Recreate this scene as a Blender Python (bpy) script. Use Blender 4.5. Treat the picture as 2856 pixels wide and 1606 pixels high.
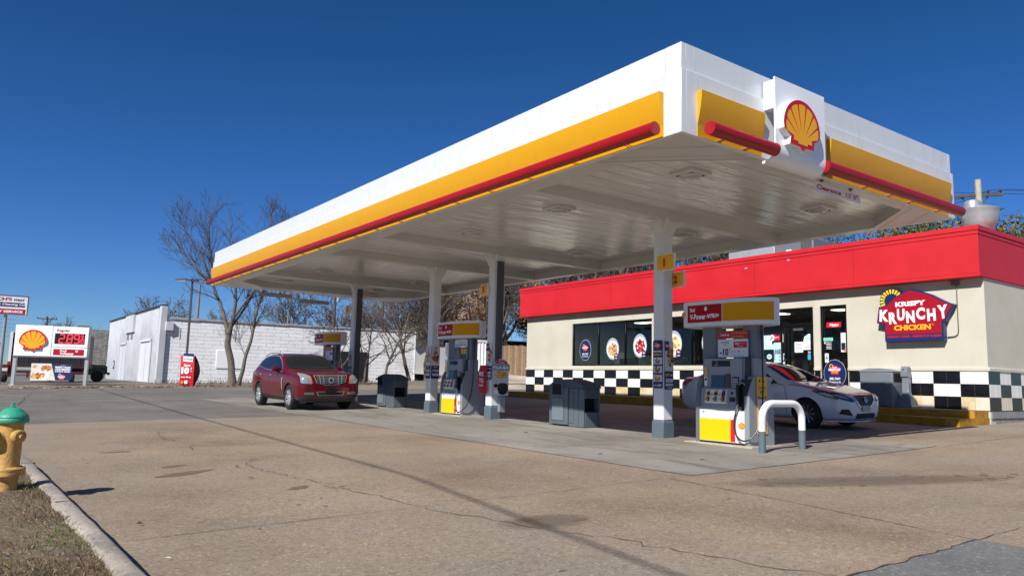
import bpy, bmesh, math, random
from mathutils import Vector, Matrix, noise
from mathutils.bvhtree import BVHTree
R = math.radians
scene = bpy.context.scene
COL = scene.collection
for o in list(bpy.data.objects): bpy.data.objects.remove(o)

# ------------------------------------------------------------------ camera, sky, sun, exposure
CZ = 1.323
FW = Vector((0.58365, 0.80276, 0.12417)); RT = Vector((0.80663, -0.59049, 0.02521)); 
RT = (RT - FW * RT.dot(FW) / FW.dot(FW)).normalized(); FW = FW.normalized(); UP = RT.cross(FW)
cam = bpy.data.objects.new('camera', bpy.data.cameras.new('camera'))
cam.data.sensor_width = 36; cam.data.lens = 26.325; cam.data.clip_start = 0.05; cam.data.clip_end = 2000
cam.matrix_world = Matrix(((RT.x, UP.x, -FW.x, 0), (RT.y, UP.y, -FW.y, 0), (RT.z, UP.z, -FW.z, CZ), (0, 0, 0, 1)))
COL.objects.link(cam); scene.camera = cam

SUN = Vector((-1.08, -0.43, 1.0)).normalized()          # towards the sun
elev = math.asin(SUN.z); 
world = bpy.data.worlds.new('World'); scene.world = world; world.use_nodes = True
wn = world.node_tree; wn.nodes.clear()
sky = wn.nodes.new('ShaderNodeTexSky'); sky.sky_type = 'NISHITA'; sky.sun_disc = False
sky.sun_elevation = elev; sky.sun_rotation = math.atan2(SUN.x, SUN.y)
sky.altitude = 300; sky.air_density = 1.0; sky.dust_density = 0.0; sky.ozone_density = 3.0
bg = wn.nodes.new('ShaderNodeBackground'); bg.inputs['Strength'].default_value = 0.071
wo = wn.nodes.new('ShaderNodeOutputWorld')
hs = wn.nodes.new('ShaderNodeHueSaturation'); hs.inputs['Saturation'].default_value = 1.36
tcw = wn.nodes.new('ShaderNodeTexCoord'); spw = wn.nodes.new('ShaderNodeSeparateXYZ'); wn.links.new(tcw.outputs['Generated'], spw.inputs[0])
rw = wn.nodes.new('ShaderNodeValToRGB'); wn.links.new(spw.outputs[2], rw.inputs[0]); rw.color_ramp.interpolation = 'EASE'
rw.color_ramp.elements[0].position = 0.0; rw.color_ramp.elements[0].color = (.47, .69, 1.12, 1)
rw.color_ramp.elements[1].position = .55; rw.color_ramp.elements[1].color = (.88, .70, .80, 1)
mw = wn.nodes.new('ShaderNodeMix'); mw.data_type = 'RGBA'; mw.blend_type = 'MULTIPLY'; mw.inputs[0].default_value = 1.0
wn.links.new(sky.outputs[0], hs.inputs['Color']); wn.links.new(hs.outputs[0], mw.inputs[6]); wn.links.new(rw.outputs[0], mw.inputs[7]); wn.links.new(mw.outputs[2], bg.inputs[0]); wn.links.new(bg.outputs[0], wo.inputs[0])
sl = bpy.data.lights.new('sun', 'SUN'); sl.energy = 5.0; sl.angle = R(0.53); sl.color = (1.0, 0.955, 0.89)
sun = bpy.data.objects.new('sun', sl); COL.objects.link(sun)
sun.rotation_euler = SUN.to_track_quat('Z', 'Y').to_euler()
scene.view_settings.view_transform = 'Standard'; scene.view_settings.look = 'None'
scene.view_settings.exposure = 0.30; scene.view_settings.gamma = 1.0
scene.view_settings.use_curve_mapping = False
scene.cycles.max_bounces = 7; scene.cycles.diffuse_bounces = 4; scene.cycles.glossy_bounces = 4
scene.cycles.transparent_max_bounces = 12; scene.cycles.sample_clamp_indirect = 6

# ------------------------------------------------------------------ materials
def lin(c):
    if isinstance(c, str):
        c = [int(c[i:i+2], 16) / 255 for i in (1, 3, 5)]
        c = [x / 12.92 if x <= .04045 else ((x + .055) / 1.055) ** 2.4 for x in c]
    return tuple(c[:3]) + (1.0,)
_mats = {}
def M(c, rough=.55, metal=0.0, spec=.5, coat=0.0, emit=0.0, var=0.0, scale=3.0, bump=0.0, bscale=40.0, key=None):
    """A plain surface: colour with optional cloudy variation (var) and fine bump."""
    k = key or (c if isinstance(c, str) else tuple(c), rough, metal, spec, coat, emit, var, scale, bump, bscale)
    if k in _mats: return _mats[k]
    m = bpy.data.materials.new('surface'); m.use_nodes = True
    nt = m.node_tree; p = nt.nodes['Principled BSDF']; L = lin(c)
    p.inputs['Base Color'].default_value = L; p.inputs['Roughness'].default_value = rough
    p.inputs['Metallic'].default_value = metal; p.inputs['Specular IOR Level'].default_value = spec
    p.inputs['Coat Weight'].default_value = coat; p.inputs['Coat Roughness'].default_value = .04
    if emit:
        p.inputs['Emission Color'].default_value = L; p.inputs['Emission Strength'].default_value = emit
    if var or bump:
        tc = nt.nodes.new('ShaderNodeTexCoord')
    if var:
        n = nt.nodes.new('ShaderNodeTexNoise'); n.inputs['Scale'].default_value = scale; n.inputs['Detail'].default_value = 6
        n.inputs['Roughness'].default_value = .65
        nt.links.new(tc.outputs['Object'], n.inputs['Vector'])
        r = nt.nodes.new('ShaderNodeValToRGB'); r.color_ramp.elements[0].position = .3; r.color_ramp.elements[1].position = .7
        r.color_ramp.elements[0].color = tuple(max(0, x * (1 - var)) for x in L[:3]) + (1,)
        r.color_ramp.elements[1].color = tuple(min(1, x * (1 + var * .6)) for x in L[:3]) + (1,)
        nt.links.new(n.outputs['Fac'], r.inputs[0]); nt.links.new(r.outputs[0], p.inputs['Base Color'])
    if bump:
        n2 = nt.nodes.new('ShaderNodeTexNoise'); n2.inputs['Scale'].default_value = bscale; n2.inputs['Detail'].default_value = 4
        nt.links.new(tc.outputs['Object'], n2.inputs['Vector'])
        b = nt.nodes.new('ShaderNodeBump'); b.inputs['Strength'].default_value = bump; b.inputs['Distance'].default_value = .02
        nt.links.new(n2.outputs['Fac'], b.inputs['Height']); nt.links.new(b.outputs[0], p.inputs['Normal'])
    _mats[k] = m; return m

def nodes_mat(name, build, **kw):
    if name in _mats: return _mats[name]
    m = bpy.data.materials.new(name); m.use_nodes = True
    nt = m.node_tree; build(nt, nt.nodes['Principled BSDF'], **kw); _mats[name] = m; return m

class NB:
    """short-hand for shader graphs in world (Geometry position) coordinates"""
    def __init__(s, nt, coord='pos'):
        s.nt = nt
        if coord == 'pos':
            g = nt.nodes.new('ShaderNodeNewGeometry'); s.P = g.outputs['Position']
        else:
            g = nt.nodes.new('ShaderNodeTexCoord'); s.P = g.outputs['Object']
        s.sep = nt.nodes.new('ShaderNodeSeparateXYZ'); nt.links.new(s.P, s.sep.inputs[0])
    def val(s, a, sock):
        if isinstance(a, (int, float)): sock.default_value = a
        else: s.nt.links.new(a, sock)
    def math(s, op, a, b=0.0, c=None, clamp=False):
        n = s.nt.nodes.new('ShaderNodeMath'); n.operation = op; n.use_clamp = clamp
        s.val(a, n.inputs[0]); s.val(b, n.inputs[1])
        if c is not None: s.val(c, n.inputs[2])
        return n.outputs[0]
    def mapv(s, scale=(1, 1, 1), rot=(0, 0, 0), loc=(0, 0, 0), src=None):
        n = s.nt.nodes.new('ShaderNodeMapping'); n.inputs['Scale'].default_value = scale
        n.inputs['Rotation'].default_value = rot; n.inputs['Location'].default_value = loc
        s.nt.links.new(src or s.P, n.inputs[0]); return n.outputs[0]
    def noise(s, scale, detail=5, rough=.6, vec=None, dist=0.0, out='Fac'):
        n = s.nt.nodes.new('ShaderNodeTexNoise'); n.inputs['Scale'].default_value = scale; n.inputs['Detail'].default_value = detail
        n.inputs['Roughness'].default_value = rough; n.inputs['Distortion'].default_value = dist
        s.nt.links.new(vec or s.P, n.inputs['Vector']); return n.outputs[out]
    def voro(s, scale, vec=None, feature='F1', out='Distance', rnd=1.0):
        n = s.nt.nodes.new('ShaderNodeTexVoronoi'); n.feature = feature; n.inputs['Scale'].default_value = scale
        n.inputs['Randomness'].default_value = rnd
        s.nt.links.new(vec or s.P, n.inputs['Vector']); return n.outputs[out]
    def ramp(s, fac, stops):
        n = s.nt.nodes.new('ShaderNodeValToRGB'); cr = n.color_ramp
        while len(cr.elements) < len(stops): cr.elements.new(.5)
        for e, (p, c) in zip(cr.elements, stops):
            e.position = p; e.color = lin(c) if not isinstance(c, (int, float)) else (c, c, c, 1)
        s.nt.links.new(fac, n.inputs[0]); return n.outputs[0]
    def mix(s, fac, a, b, mode='MIX'):
        n = s.nt.nodes.new('ShaderNodeMix'); n.data_type = 'RGBA'; n.blend_type = mode
        s.val(fac, n.inputs[0])
        for v, sk in ((a, n.inputs[6]), (b, n.inputs[7])):
            if isinstance(v, (str, tuple, list)): sk.default_value = lin(v)
            else: s.nt.links.new(v, sk)
        return n.outputs[2]
    def bump(s, h, strength, dist, p):
        b = s.nt.nodes.new('ShaderNodeBump'); b.inputs['Strength'].default_value = strength; b.inputs['Distance'].default_value = dist
        s.nt.links.new(h, b.inputs['Height']); s.nt.links.new(b.outputs[0], p.inputs['Normal'])

# ------------------------------------------------------------------ objects
WM = {}
def tag(o, label=None, cat=None, group=None, kind=None):
    if label: o['label'] = label
    if cat: o['category'] = cat
    if group: o['group'] = group
    if kind: o['kind'] = kind
    return o
def empty(name, loc, rz=0.0, parent=None, rot=None):
    o = bpy.data.objects.new(name, None); COL.objects.link(o); o.empty_display_size = .2
    o.location = loc; o.rotation_euler = rot or (0, 0, R(rz))
    m = Matrix.Translation(loc) @ o.rotation_euler.to_matrix().to_4x4()
    WM[o.name] = m; return o
def thing(name, label, cat, loc, rz=0.0, group=None, rot=None):
    return tag(empty(name, loc, rz, rot=rot), label, cat, group)
def copy_tree(o, parent=None):
    c = o.copy(); COL.objects.link(c); c.parent = parent
    for ch in [x for x in bpy.data.objects if x.parent == o]: copy_tree(ch, c)
    return c

class MB:
    def __init__(s): s.v = []; s.f = []; s.m = []
    def add(s, vs, fs, mi=0):
        b = len(s.v); s.v += [tuple(v) for v in vs]; s.f += [tuple(i + b for i in f) for f in fs]; s.m += [mi] * len(fs)
        return s
    def box(s, x0, x1, y0, y1, z0, z1, mi=0):
        return s.add([(x, y, z) for x in (x0, x1) for y in (y0, y1) for z in (z0, z1)],
                     [(0, 1, 3, 2), (4, 6, 7, 5), (0, 4, 5, 1), (2, 3, 7, 6), (0, 2, 6, 4), (1, 5, 7, 3)], mi)
    def tube(s, pts, r, n=8, mi=0, caps=True):
        pts = [Vector(p) for p in pts]; N = len(pts)
        rs = r if isinstance(r, (list, tuple)) else [r] * N
        T = [(pts[min(i + 1, N - 1)] - pts[max(i - 1, 0)]).normalized() for i in range(N)]
        u = T[0].orthogonal().normalized(); vs = []
        for i in range(N):
            u = (u - T[i] * u.dot(T[i])); u = u.normalized() if u.length > 1e-6 else T[i].orthogonal().normalized()
            w = T[i].cross(u)
            for k in range(n):
                a = 2 * math.pi * k / n; vs.append(pts[i] + (u * math.cos(a) + w * math.sin(a)) * rs[i])
        fs = [(i * n + k, i * n + (k + 1) % n, (i + 1) * n + (k + 1) % n, (i + 1) * n + k) for i in range(N - 1) for k in range(n)]
        if caps: fs += [tuple(range(n))[::-1], tuple(range((N - 1) * n, N * n))]
        return s.add(vs, fs, mi)
    def cyl(s, p0, p1, r0, r1=None, n=16, mi=0, caps=True):
        return s.tube([p0, p1], [r0, r0 if r1 is None else r1], n, mi, caps)
    def lathe(s, prof, n=24, c=(0, 0, 0), mi=0, axis='z', caps=True):
        vs = []
        for (r, z) in prof:
            for k in range(n):
                a = 2 * math.pi * k / n; x, y = r * math.cos(a), r * math.sin(a)
                p = {'z': (x, y, z), 'y': (x, z, y), 'x': (z, x, y)}[axis]
                vs.append((p[0] + c[0], p[1] + c[1], p[2] + c[2]))
        N = len(prof)
        fs = [(i * n + k, i * n + (k + 1) % n, (i + 1) * n + (k + 1) % n, (i + 1) * n + k) for i in range(N - 1) for k in range(n)]
        if caps: fs += [tuple(range(n))[::-1], tuple(range((N - 1) * n, N * n))]
        return s.add(vs, fs, mi)
    def prism(s, poly, a, b, plane='xz', mi=0, side=None):
        """2D outline swept from a to b: 'xz' along y, 'xy' along z, 'yz' along x"""
        f = {'xz': lambda p, t: (p[0], t, p[1]), 'xy': lambda p, t: (p[0], p[1], t), 'yz': lambda p, t: (t, p[0], p[1])}[plane]
        n = len(poly); vs = [f(p, a) for p in poly] + [f(p, b) for p in poly]
        s.add(vs, [tuple(range(n)), tuple(range(2 * n - 1, n - 1, -1))], mi)
        return s.add(vs, [(i, (i + 1) % n, n + (i + 1) % n, n + i) for i in range(n)], mi if side is None else side)
    def face(s, poly, t, plane='xz', mi=0):
        f = {'xz': lambda p: (p[0], t, p[1]), 'xy': lambda p: (p[0], p[1], t), 'yz': lambda p: (t, p[0], p[1])}[plane]
        return s.add([f(p) for p in poly], [tuple(range(len(poly)))], mi)
    def ell(s, cx, cz, rx, rz, t, mi=0, n=28, plane='xz'):
        return s.face([(cx + rx * math.cos(2 * math.pi * k / n), cz + rz * math.sin(2 * math.pi * k / n)) for k in range(n)], t, plane, mi)
    def xf(s, m):
        s.v = [tuple(m @ Vector(v)) for v in s.v]; return s
    def build(s, name, mats, parent=None, smooth=False, bevel=0.0, world=False, seg=2, angle=35, recalc=True):
        vs = s.v
        if world and parent is not None:
            inv = WM[parent.name].inverted(); vs = [tuple(inv @ Vector(v)) for v in vs]
        me = bpy.data.meshes.new(name); me.from_pydata(vs, [], s.f)
        mats = mats if isinstance(mats, (list, tuple)) else [mats]
        for m in mats: me.materials.append(m)
        if len(mats) > 1: me.polygons.foreach_set('material_index', s.m)
        if recalc:
            bm = bmesh.new(); bm.from_mesh(me); bmesh.ops.recalc_face_normals(bm, faces=bm.faces); bm.to_mesh(me); bm.free()
        if smooth:
            me.polygons.foreach_set('use_smooth', [True] * len(me.polygons)); me.set_sharp_from_angle(angle=R(angle))
        me.update()
        o = bpy.data.objects.new(name, me); COL.objects.link(o)
        if parent is not None: o.parent = parent
        if bevel:
            b = o.modifiers.new('bevel', 'BEVEL'); b.width = bevel; b.segments = seg; b.limit_method = 'ANGLE'; b.angle_limit = R(40)
            if not smooth:
                me.polygons.foreach_set('use_smooth', [True] * len(me.polygons)); me.set_sharp_from_angle(angle=R(30))
                b.harden_normals = False
        return o

# lettering: Blender's built-in font turned into mesh, standing in the x-z plane and facing -y
_glyph = {}
def text_geo(s, bold=0.0, space=1.0):
    k = (s, bold, space)
    if k in _glyph: return _glyph[k]
    c = bpy.data.curves.new('lettering', 'FONT'); c.body = s; c.size = 1; c.offset = bold; c.space_character = space
    c.resolution_u = 3; c.fill_mode = 'FRONT'
    o = bpy.data.objects.new('lettering', c); me = o.to_mesh()
    vs = [(v.co.x, v.co.y) for v in me.vertices]; fs = [tuple(p.vertices) for p in me.polygons]
    o.to_mesh_clear(); bpy.data.objects.remove(o); bpy.data.curves.remove(c)
    _glyph[k] = (vs, fs); return vs, fs
def put_text(mb, s, cx, cz, h, y=0.0, w=None, bold=.02, mi=0, shear=0.0, align='c', space=1.0, rot=0.0, font_h=None):
    """adds the string s with letter height h (and total width w) centred on cx,cz"""
    vs, fs = text_geo(s, bold, space)
    if not vs: return
    x0 = min(v[0] for v in vs); x1 = max(v[0] for v in vs); z0 = min(v[1] for v in vs); z1 = max(v[1] for v in vs)
    sz = h / (z1 - z0); sx = sz if w is None else w / (x1 - x0)
    ox = {'c': (x0 + x1) / 2, 'l': x0, 'r': x1}[align]; out = []; ca, sa = math.cos(rot), math.sin(rot)
    for a, b in vs:
        X = (a - ox) * sx; Z = (b - (z0 + z1) / 2) * sz; X += Z * shear
        out.append((cx + X * ca - Z * sa, y, cz + X * sa + Z * ca))
    mb.add(out, fs, mi)
def lettering(s, mat, parent, cx, cz, h, y=0.0, **kw):
    mb = MB(); put_text(mb, s, cx, cz, h, y, **kw); return mb.build('lettering', mat, parent, recalc=False)

# ------------------------------------------------------------------ the lay of the land
XB = [-14, 0, 11.5, 20.15, 34]; ZB = [-.33, 0, .274, .543, .87]
def gx(x):
    if x <= XB[0]: return ZB[0]
    if x >= XB[-1]: return ZB[-1]
    for i in range(4):
        if x <= XB[i + 1]: return ZB[i] + (ZB[i + 1] - ZB[i]) * (x - XB[i]) / (XB[i + 1] - XB[i])
def gz(x, y): return gx(x) + .0065 * min(max(y, -12), 60)
def sheet(name, rects, mat, level=0, kind='structure', label=None, cat=None, step=None):
    mb = MB()
    for (x0, x1, y0, y1) in rects:
        xs = sorted(set([x0, x1] + [b for b in XB if x0 < b < x1])); ys = sorted(set([y0, y1] + [b for b in (-12, 60) if y0 < b < y1]))
        for i in range(len(xs) - 1):
            for j in range(len(ys) - 1):
                q = [(xs[i], ys[j]), (xs[i + 1], ys[j]), (xs[i + 1], ys[j + 1]), (xs[i], ys[j + 1])]
                mb.add([(a, b, gz(a, b) + .004 * level) for a, b in q], [(0, 1, 2, 3)])
    return tag(mb.build(name, mat), label, cat, kind=kind)
# ------------------------------------------------------------------ ground, paving, kerb, verge
def g_concrete(nt, p, base='#a18f80', dark='#7d6f63', light='#b9a898', speck=.5, stain=.5, streak=0.0, rough=.85):
    b = NB(nt)
    big = b.noise(.45, 6, .62); mid = b.noise(2.6, 6, .65); fine = b.noise(95, 3, .7); grit = b.voro(60, out='Color')
    c = b.ramp(big, [(.30, dark), (.5, base), (.74, light)])
    c = b.mix(b.math('MULTIPLY', b.math('SUBTRACT', mid, .42, clamp=True), 1.5, clamp=True), c, base)
    gv = b.noise(.22, 5, .6, vec=b.mapv(loc=(7, 3, 0))); c = b.mix(b.ramp(gv, [(.42, 0.0), (.66, .55)]), c, '#86827a')
    f = b.ramp(fine, [(.3, .70), (.5, 1.0), (.72, 1.28)])
    c = b.mix(speck, c, f, 'MULTIPLY')
    md = b.noise(16, 9, .82); c = b.mix(min(1, speck), c, b.ramp(md, [(.34, .72), (.5, 1.0), (.66, 1.24)]), 'MULTIPLY')
    gs = nt.nodes.new('ShaderNodeSeparateColor'); nt.links.new(grit, gs.inputs[0])
    c = b.mix(b.math('MULTIPLY', b.math('GREATER_THAN', gs.outputs[0], .95), .22 * speck), c, '#e6ddd0')
    c = b.mix(b.math('MULTIPLY', b.math('LESS_THAN', gs.outputs[0], .07), .45 * speck), c, '#4a4038')
    st = b.noise(1.1, 7, .72, dist=.6)
    c = b.mix(b.math('MULTIPLY', b.ramp(st, [(.60, 0.0), (.74, 1.0)]), stain), c, '#5d544b')
    if streak:
        v = b.mapv((.9, .16, 1)); sn = b.noise(2.2, 7, .7, vec=v, dist=.8)
        c = b.mix(b.math('MULTIPLY', b.ramp(sn, [(.5, 0.0), (.68, 1.0)]), streak), c, '#55514b')
        v2 = b.mapv((.25, 1.3, 1)); sn2 = b.noise(1.7, 7, .7, vec=v2, dist=.8)
        c = b.mix(b.math('MULTIPLY', b.ramp(sn2, [(.55, 0.0), (.75, 1.0)]), streak * .8), c, '#4c4843')
    nt.links.new(c, p.inputs['Base Color']); p.inputs['Roughness'].default_value = rough
    p.inputs['Specular IOR Level'].default_value = .3
    b.bump(b.math('ADD', fine, b.math('MULTIPLY', mid, 2.0)), .35, .01, p)
m_apron = nodes_mat('apron_concrete', g_concrete, base='#8f7e6a', dark='#776857', light='#a18f7a', speck=.85, stain=.22)
m_pad = nodes_mat('pad_concrete', g_concrete, base='#8c8880', dark='#736f67', light='#9f9b92', speck=.4, stain=.5, streak=.75)
m_lot = nodes_mat('lot_asphalt', g_concrete, base='#6c6763', dark='#5a5653', light='#7b7671', speck=.5, stain=.4, streak=.4)
m_patch = nodes_mat('patch_asphalt', g_concrete, base='#6a6b6c', dark='#5a5c5e', light='#777777', speck=.8, stain=.2)
m_dirt = nodes_mat('dirt', g_concrete, base='#7a6a58', dark='#54483b', light='#9a8a76', speck=1.0, stain=.6)
m_gravel = nodes_mat('white_gravel', g_concrete, base='#b9ab9c', dark='#8e8275', light='#d8cfc4', speck=1.0, stain=.25)

gm = MB()
gxs = [-900, -400, -150, -60] + XB + [60, 120, 250, 500, 900]; gys = [-400, -60, -12, 20, 60, 90, 200, 500, 1200]
for i in range(len(gxs) - 1):
    for j in range(len(gys) - 1):
        q = [(gxs[i], gys[j]), (gxs[i+1], gys[j]), (gxs[i+1], gys[j+1]), (gxs[i], gys[j+1])]
        gm.add([(a, b_, gz(a, b_) - .03) for a, b_ in q], [(0, 1, 2, 3)])
tag(gm.build('ground', m_lot), kind='structure')
sheet('asphalt_lot', [(-60, 60, 19.4, 44.6)], m_lot, 0)
sheet('concrete_apron', [(-20, 60, -12, 19.4)], m_apron, 0)
sheet('concrete_road', [(17.5, 60, 36.5, 44.6)], m_apron, 1)
sheet('pump_pad', [(7.45, 13.9, 6.36, 30.6)], m_pad, 1)
sheet('asphalt_patch', [(1.02, 6.6, -12, 2.75)], m_patch, 1)
sheet('far_lot', [(-60, 60, 46.6, 120)], m_lot, 0)
sheet('dirt_strip', [(-60, 60, 44.6, 54)], m_dirt, 1)
gb_ = MB(); gb_.add([(24, 34.5, gz(24, 34) - .01), (36, 31, gz(36, 31)), (36, 36, 1.32), (26.6, 37.5, 1.30), (28.2, 42, 1.80), (36, 41, 1.82), (25.2, 45, gz(25, 45) - .02), (60, 31, 1.1), (60, 41, 1.82), (60, 62, 1.9), (34, 62, 1.85), (30.5, 51, 1.6)], [(0, 1, 2, 3), (3, 2, 5, 4), (0, 3, 4, 6), (1, 7, 8, 5, 2), (4, 5, 8, 9, 10, 11), (4, 11, 6)])
tag(gb_.build('gravel_bed', m_gravel), kind='structure')

rnd = random.Random(7)
def ribbon(mb, pts, w, lvl=1.5, jit=.0, seg=.12, mi=0):
    P = []
    for a, b_ in zip(pts[:-1], pts[1:]):
        n = max(1, int(math.dist(a, b_) / seg))
        for k in range(n): P.append((a[0] + (b_[0]-a[0])*k/n, a[1] + (b_[1]-a[1])*k/n))
    P.append(pts[-1]); 
    P = [(x + rnd.gauss(0, jit), y + rnd.gauss(0, jit)) for x, y in P]
    L = []; Rr = []
    for i, (x, y) in enumerate(P):
        x2, y2 = P[min(i+1, len(P)-1)]; x1, y1 = P[max(i-1, 0)]
        d = math.hypot(x2-x1, y2-y1) or 1; nx, ny = -(y2-y1)/d, (x2-x1)/d; ww = w * .55 * rnd.uniform(.35, 1.4) / 2
        L.append((x+nx*ww, y+ny*ww)); Rr.append((x-nx*ww, y-ny*ww))
    vs = [(x, y, gz(x, y) + .004 * lvl) for x, y in L + Rr]; n = len(P)
    mb.add(vs, [(i, i+1, n+i+1, n+i) for i in range(n-1)], mi)
cr = MB()
ribbon(cr, [(1.1, 6.36), (3.63, 6.36), (7.35, 6.38)], .014, jit=.008)
ribbon(cr, [(3.63, 6.36), (3.5, 7.4), (3.3, 9.0), (3.1, 10.1), (3.45, 10.9)], .02, jit=.04)
ribbon(cr, [(3.63, 6.36), (3.9, 5.2), (4.3, 4.2), (4.5, 3.2), (4.7, 2.75)], .018, jit=.03)
ribbon(cr, [(3.0, 12.4), (3.2, 13.4), (3.0, 14.6), (3.2, 16.0)], .02, jit=.04)
ribbon(cr, [(7.05, 6.36), (6.85, 4.5), (6.6, 2.75)], .02, jit=.006)
ribbon(cr, [(6.6, 2.75), (6.62, -2)], .02, jit=.006)
ribbon(cr, [(6.6, 2.75), (9.0, 2.72), (14, 2.7), (22, 2.7)], .012, jit=.01)
ribbon(cr, [(1.1, 2.75), (4.7, 2.76), (6.6, 2.75)], .03, jit=.02)
ribbon(cr, [(13.9, 6.3), (19, 6.25), (30, 6.2)], .02, jit=.01)
ribbon(cr, [(14.0, 6.3), (14.0, 2.7), (14, -3)], .012, jit=.008)
ribbon(cr, [(1.1, 19.4), (7.45, 19.4)], .03, jit=.02, seg=.3)
ribbon(cr, [(1.1, 12.9), (4, 12.95), (7.4, 12.9)], .018, jit=.01)
ribbon(cr, [(7.45, 6.4), (7.45, 12), (7.45, 19.3)], .02, jit=.01, seg=.3)
ribbon(cr, [(7.45, 6.36), (10.5, 6.36), (13.9, 6.36)], .02, jit=.008, seg=.3)
ribbon(cr, [(9.2, 6.4), (9.4, 7.5), (10.6, 7.6)], .01, jit=.01)
ribbon(cr, [(-6, 25.2), (3, 25.0), (7.4, 24.9), (12, 24.6)], .05, jit=.02, seg=.4)
ribbon(cr, [(-6, 31), (2, 29.4), (5, 28.9), (10, 30)], .08, jit=.05, seg=.4)
ribbon(cr, [(1, 21.5), (1.5, 28), (2.5, 38)], .05, jit=.04, seg=.4)
tag(cr.build('pavement_cracks', M('#40382f', .95)), kind='structure')

def blob(mb, cx, cy, rx, ry, ang=0, n=22, rough=.35, lvl=.7, mi=0):
    ph = rnd.uniform(0, 99); vs = []
    for k in range(n):
        a = 2 * math.pi * k / n
        r = 1 + rough * noise.noise(Vector((math.cos(a) * 1.6 + ph, math.sin(a) * 1.6, ph))) * 1.6
        x, y = rx * r * math.cos(a), ry * r * math.sin(a)
        X = cx + x * math.cos(ang) - y * math.sin(ang); Y = cy + x * math.sin(ang) + y * math.cos(ang)
        vs.append((X, Y, gz(X, Y) + .004 * lvl))
    mb.add(vs, [tuple(range(n))], mi)
st = MB()
for a in [(2.30, 9.85, .34, .12, .5), (2.35, 10.6, .20, .08, .4), (2.0, 12.7, .2, .07, 0), (3.05, 8.05, .15, .08, .6), (4.15, 5.35, .15, .07, .2), (4.5, 5.1, .08, .04, 0),
          (3.5, 7.9, .04, .02, 0), (2.9, 6.9, .03, .02, 0), (3.3, 3.9, .03, .018, 0), (7.9, 5.4, .16, .06, -.8)]: blob(st, *a)
for k in range(34):                                       # drips on the apron in front of pump pad
    t = rnd.random(); x = 7.6 + t * 3.4 + rnd.gauss(0, .18); y = 5.55 - t * 1.5 + rnd.gauss(0, .22); s = rnd.uniform(.015, .055)
    blob(st, x, y, s * rnd.uniform(1, 2), s, rnd.uniform(-1, 1))
for k in range(30):
    x, y = rnd.uniform(1.4, 16), rnd.uniform(1.5, 18); s = rnd.uniform(.008, .022); blob(st, x, y, s * 1.5, s, 0, n=10)
m_stain = M('#6e5f4c', .7, var=.2, scale=8)
tag(st.build('oil_stains', m_stain), kind='structure')
# tyre-darkened swathe, soft-edged, as part of the slab's own wear
def g_fade(nt, p):
    b = NB(nt, 'obj'); n = b.noise(1.6, 6, .7)
    nt.links.new(b.ramp(n, [(.3, '#6e6155'), (.7, '#7b6d60')]), p.inputs['Base Color']); p.inputs['Roughness'].default_value = .8
    r2 = b.math('ADD', b.math('POWER', b.sep.outputs[0], 2.0), b.math('POWER', b.sep.outputs[1], 2.0))
    a = b.math('MULTIPLY', b.math('SUBTRACT', 1.0, r2, clamp=True), b.math('MULTIPLY', n, 1.5, clamp=True))
    nt.links.new(b.math('MULTIPLY', a, .8, clamp=True), p.inputs['Alpha'])
m_fade = nodes_mat('worn_swathe', g_fade)
for (cx, cy, rx, ry, an) in [(9.0, 4.9, 2.2, .42, -.42), (4.2, 5.2, .5, .3, 0)]:
    mb = MB(); n = 32; zc = gz(cx, cy); vs = []
    mb.add([(math.cos(2*math.pi*k/n), math.sin(2*math.pi*k/n), 0) for k in range(n)], [tuple(range(n))])
    o = mb.build('worn_paving', m_fade, recalc=False); o.scale = (rx, ry, 1)
    sx = (gz(cx + .5, cy) - gz(cx - .5, cy)); sy = .0065
    nrm = Vector((-sx, -sy, 1)).normalized()
    o.rotation_euler = (Vector((0, 0, 1)).rotation_difference(nrm).to_matrix() @ Matrix.Rotation(an, 3, 'Z')).to_euler()
    o.location = (cx, cy, zc + .0015); tag(o, kind='structure')

# kerb with a rounded end, verge of soil inside it
kp = [(1.10, -11.9), (1.06, 0), (.975, 4.5), (.93, 6.2), (.895, 7.5), (.85, 9), (.80, 11), (.72, 12.4), (.50, 13.6), (.1, 14.3), (-.8, 14.8), (-9, 15.0)]
P = []
for a, b_ in zip(kp[:-1], kp[1:]):
    n = max(1, int(math.dist(a, b_) / .25))
    for k in range(n): P.append((a[0] + (b_[0]-a[0])*k/n, a[1] + (b_[1]-a[1])*k/n))
P.append(kp[-1]); kb = MB(); prof = [(0, -.1), (0, .105), (.012, .135), (.035, .147), (.135, .143), (.15, .12), (.155, -.1)]
N = len(P); vs = []
for i, (x, y) in enumerate(P):
    x2, y2 = P[min(i+1, N-1)]; x1, y1 = P[max(i-1, 0)]; d = math.hypot(x2-x1, y2-y1); nx, ny = -(y2-y1)/d, (x2-x1)/d
    for j, (o_, z) in enumerate(prof):
        e = rnd.gauss(0, .010 if j > 3 else .003); X, Y = x + nx * (o_ + e), y + ny * (o_ + e); vs.append((X, Y, gz(x, y) + z + (rnd.gauss(0, .004) if j > 3 else 0)))
k_ = len(prof)
kb.add(vs, [(i*k_+j, i*k_+j+1, (i+1)*k_+j+1, (i+1)*k_+j) for i in range(N-1) for j in range(k_-1)])
m_kerb = nodes_mat('kerb_concrete', g_concrete, base='#a39a8e', dark='#857c71', light='#b8afa2', speck=.9, stain=.4)
tag(kb.build('kerb', m_kerb, smooth=True, angle=50), kind='structure')
def KX(y):
    for (a, b_), (c, d) in zip(kp[:-1], kp[1:]):
        if b_ <= y <= d and d > b_: return a + (c - a) * (y - b_) / (d - b_)
    return .3
kj = MB()
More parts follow.
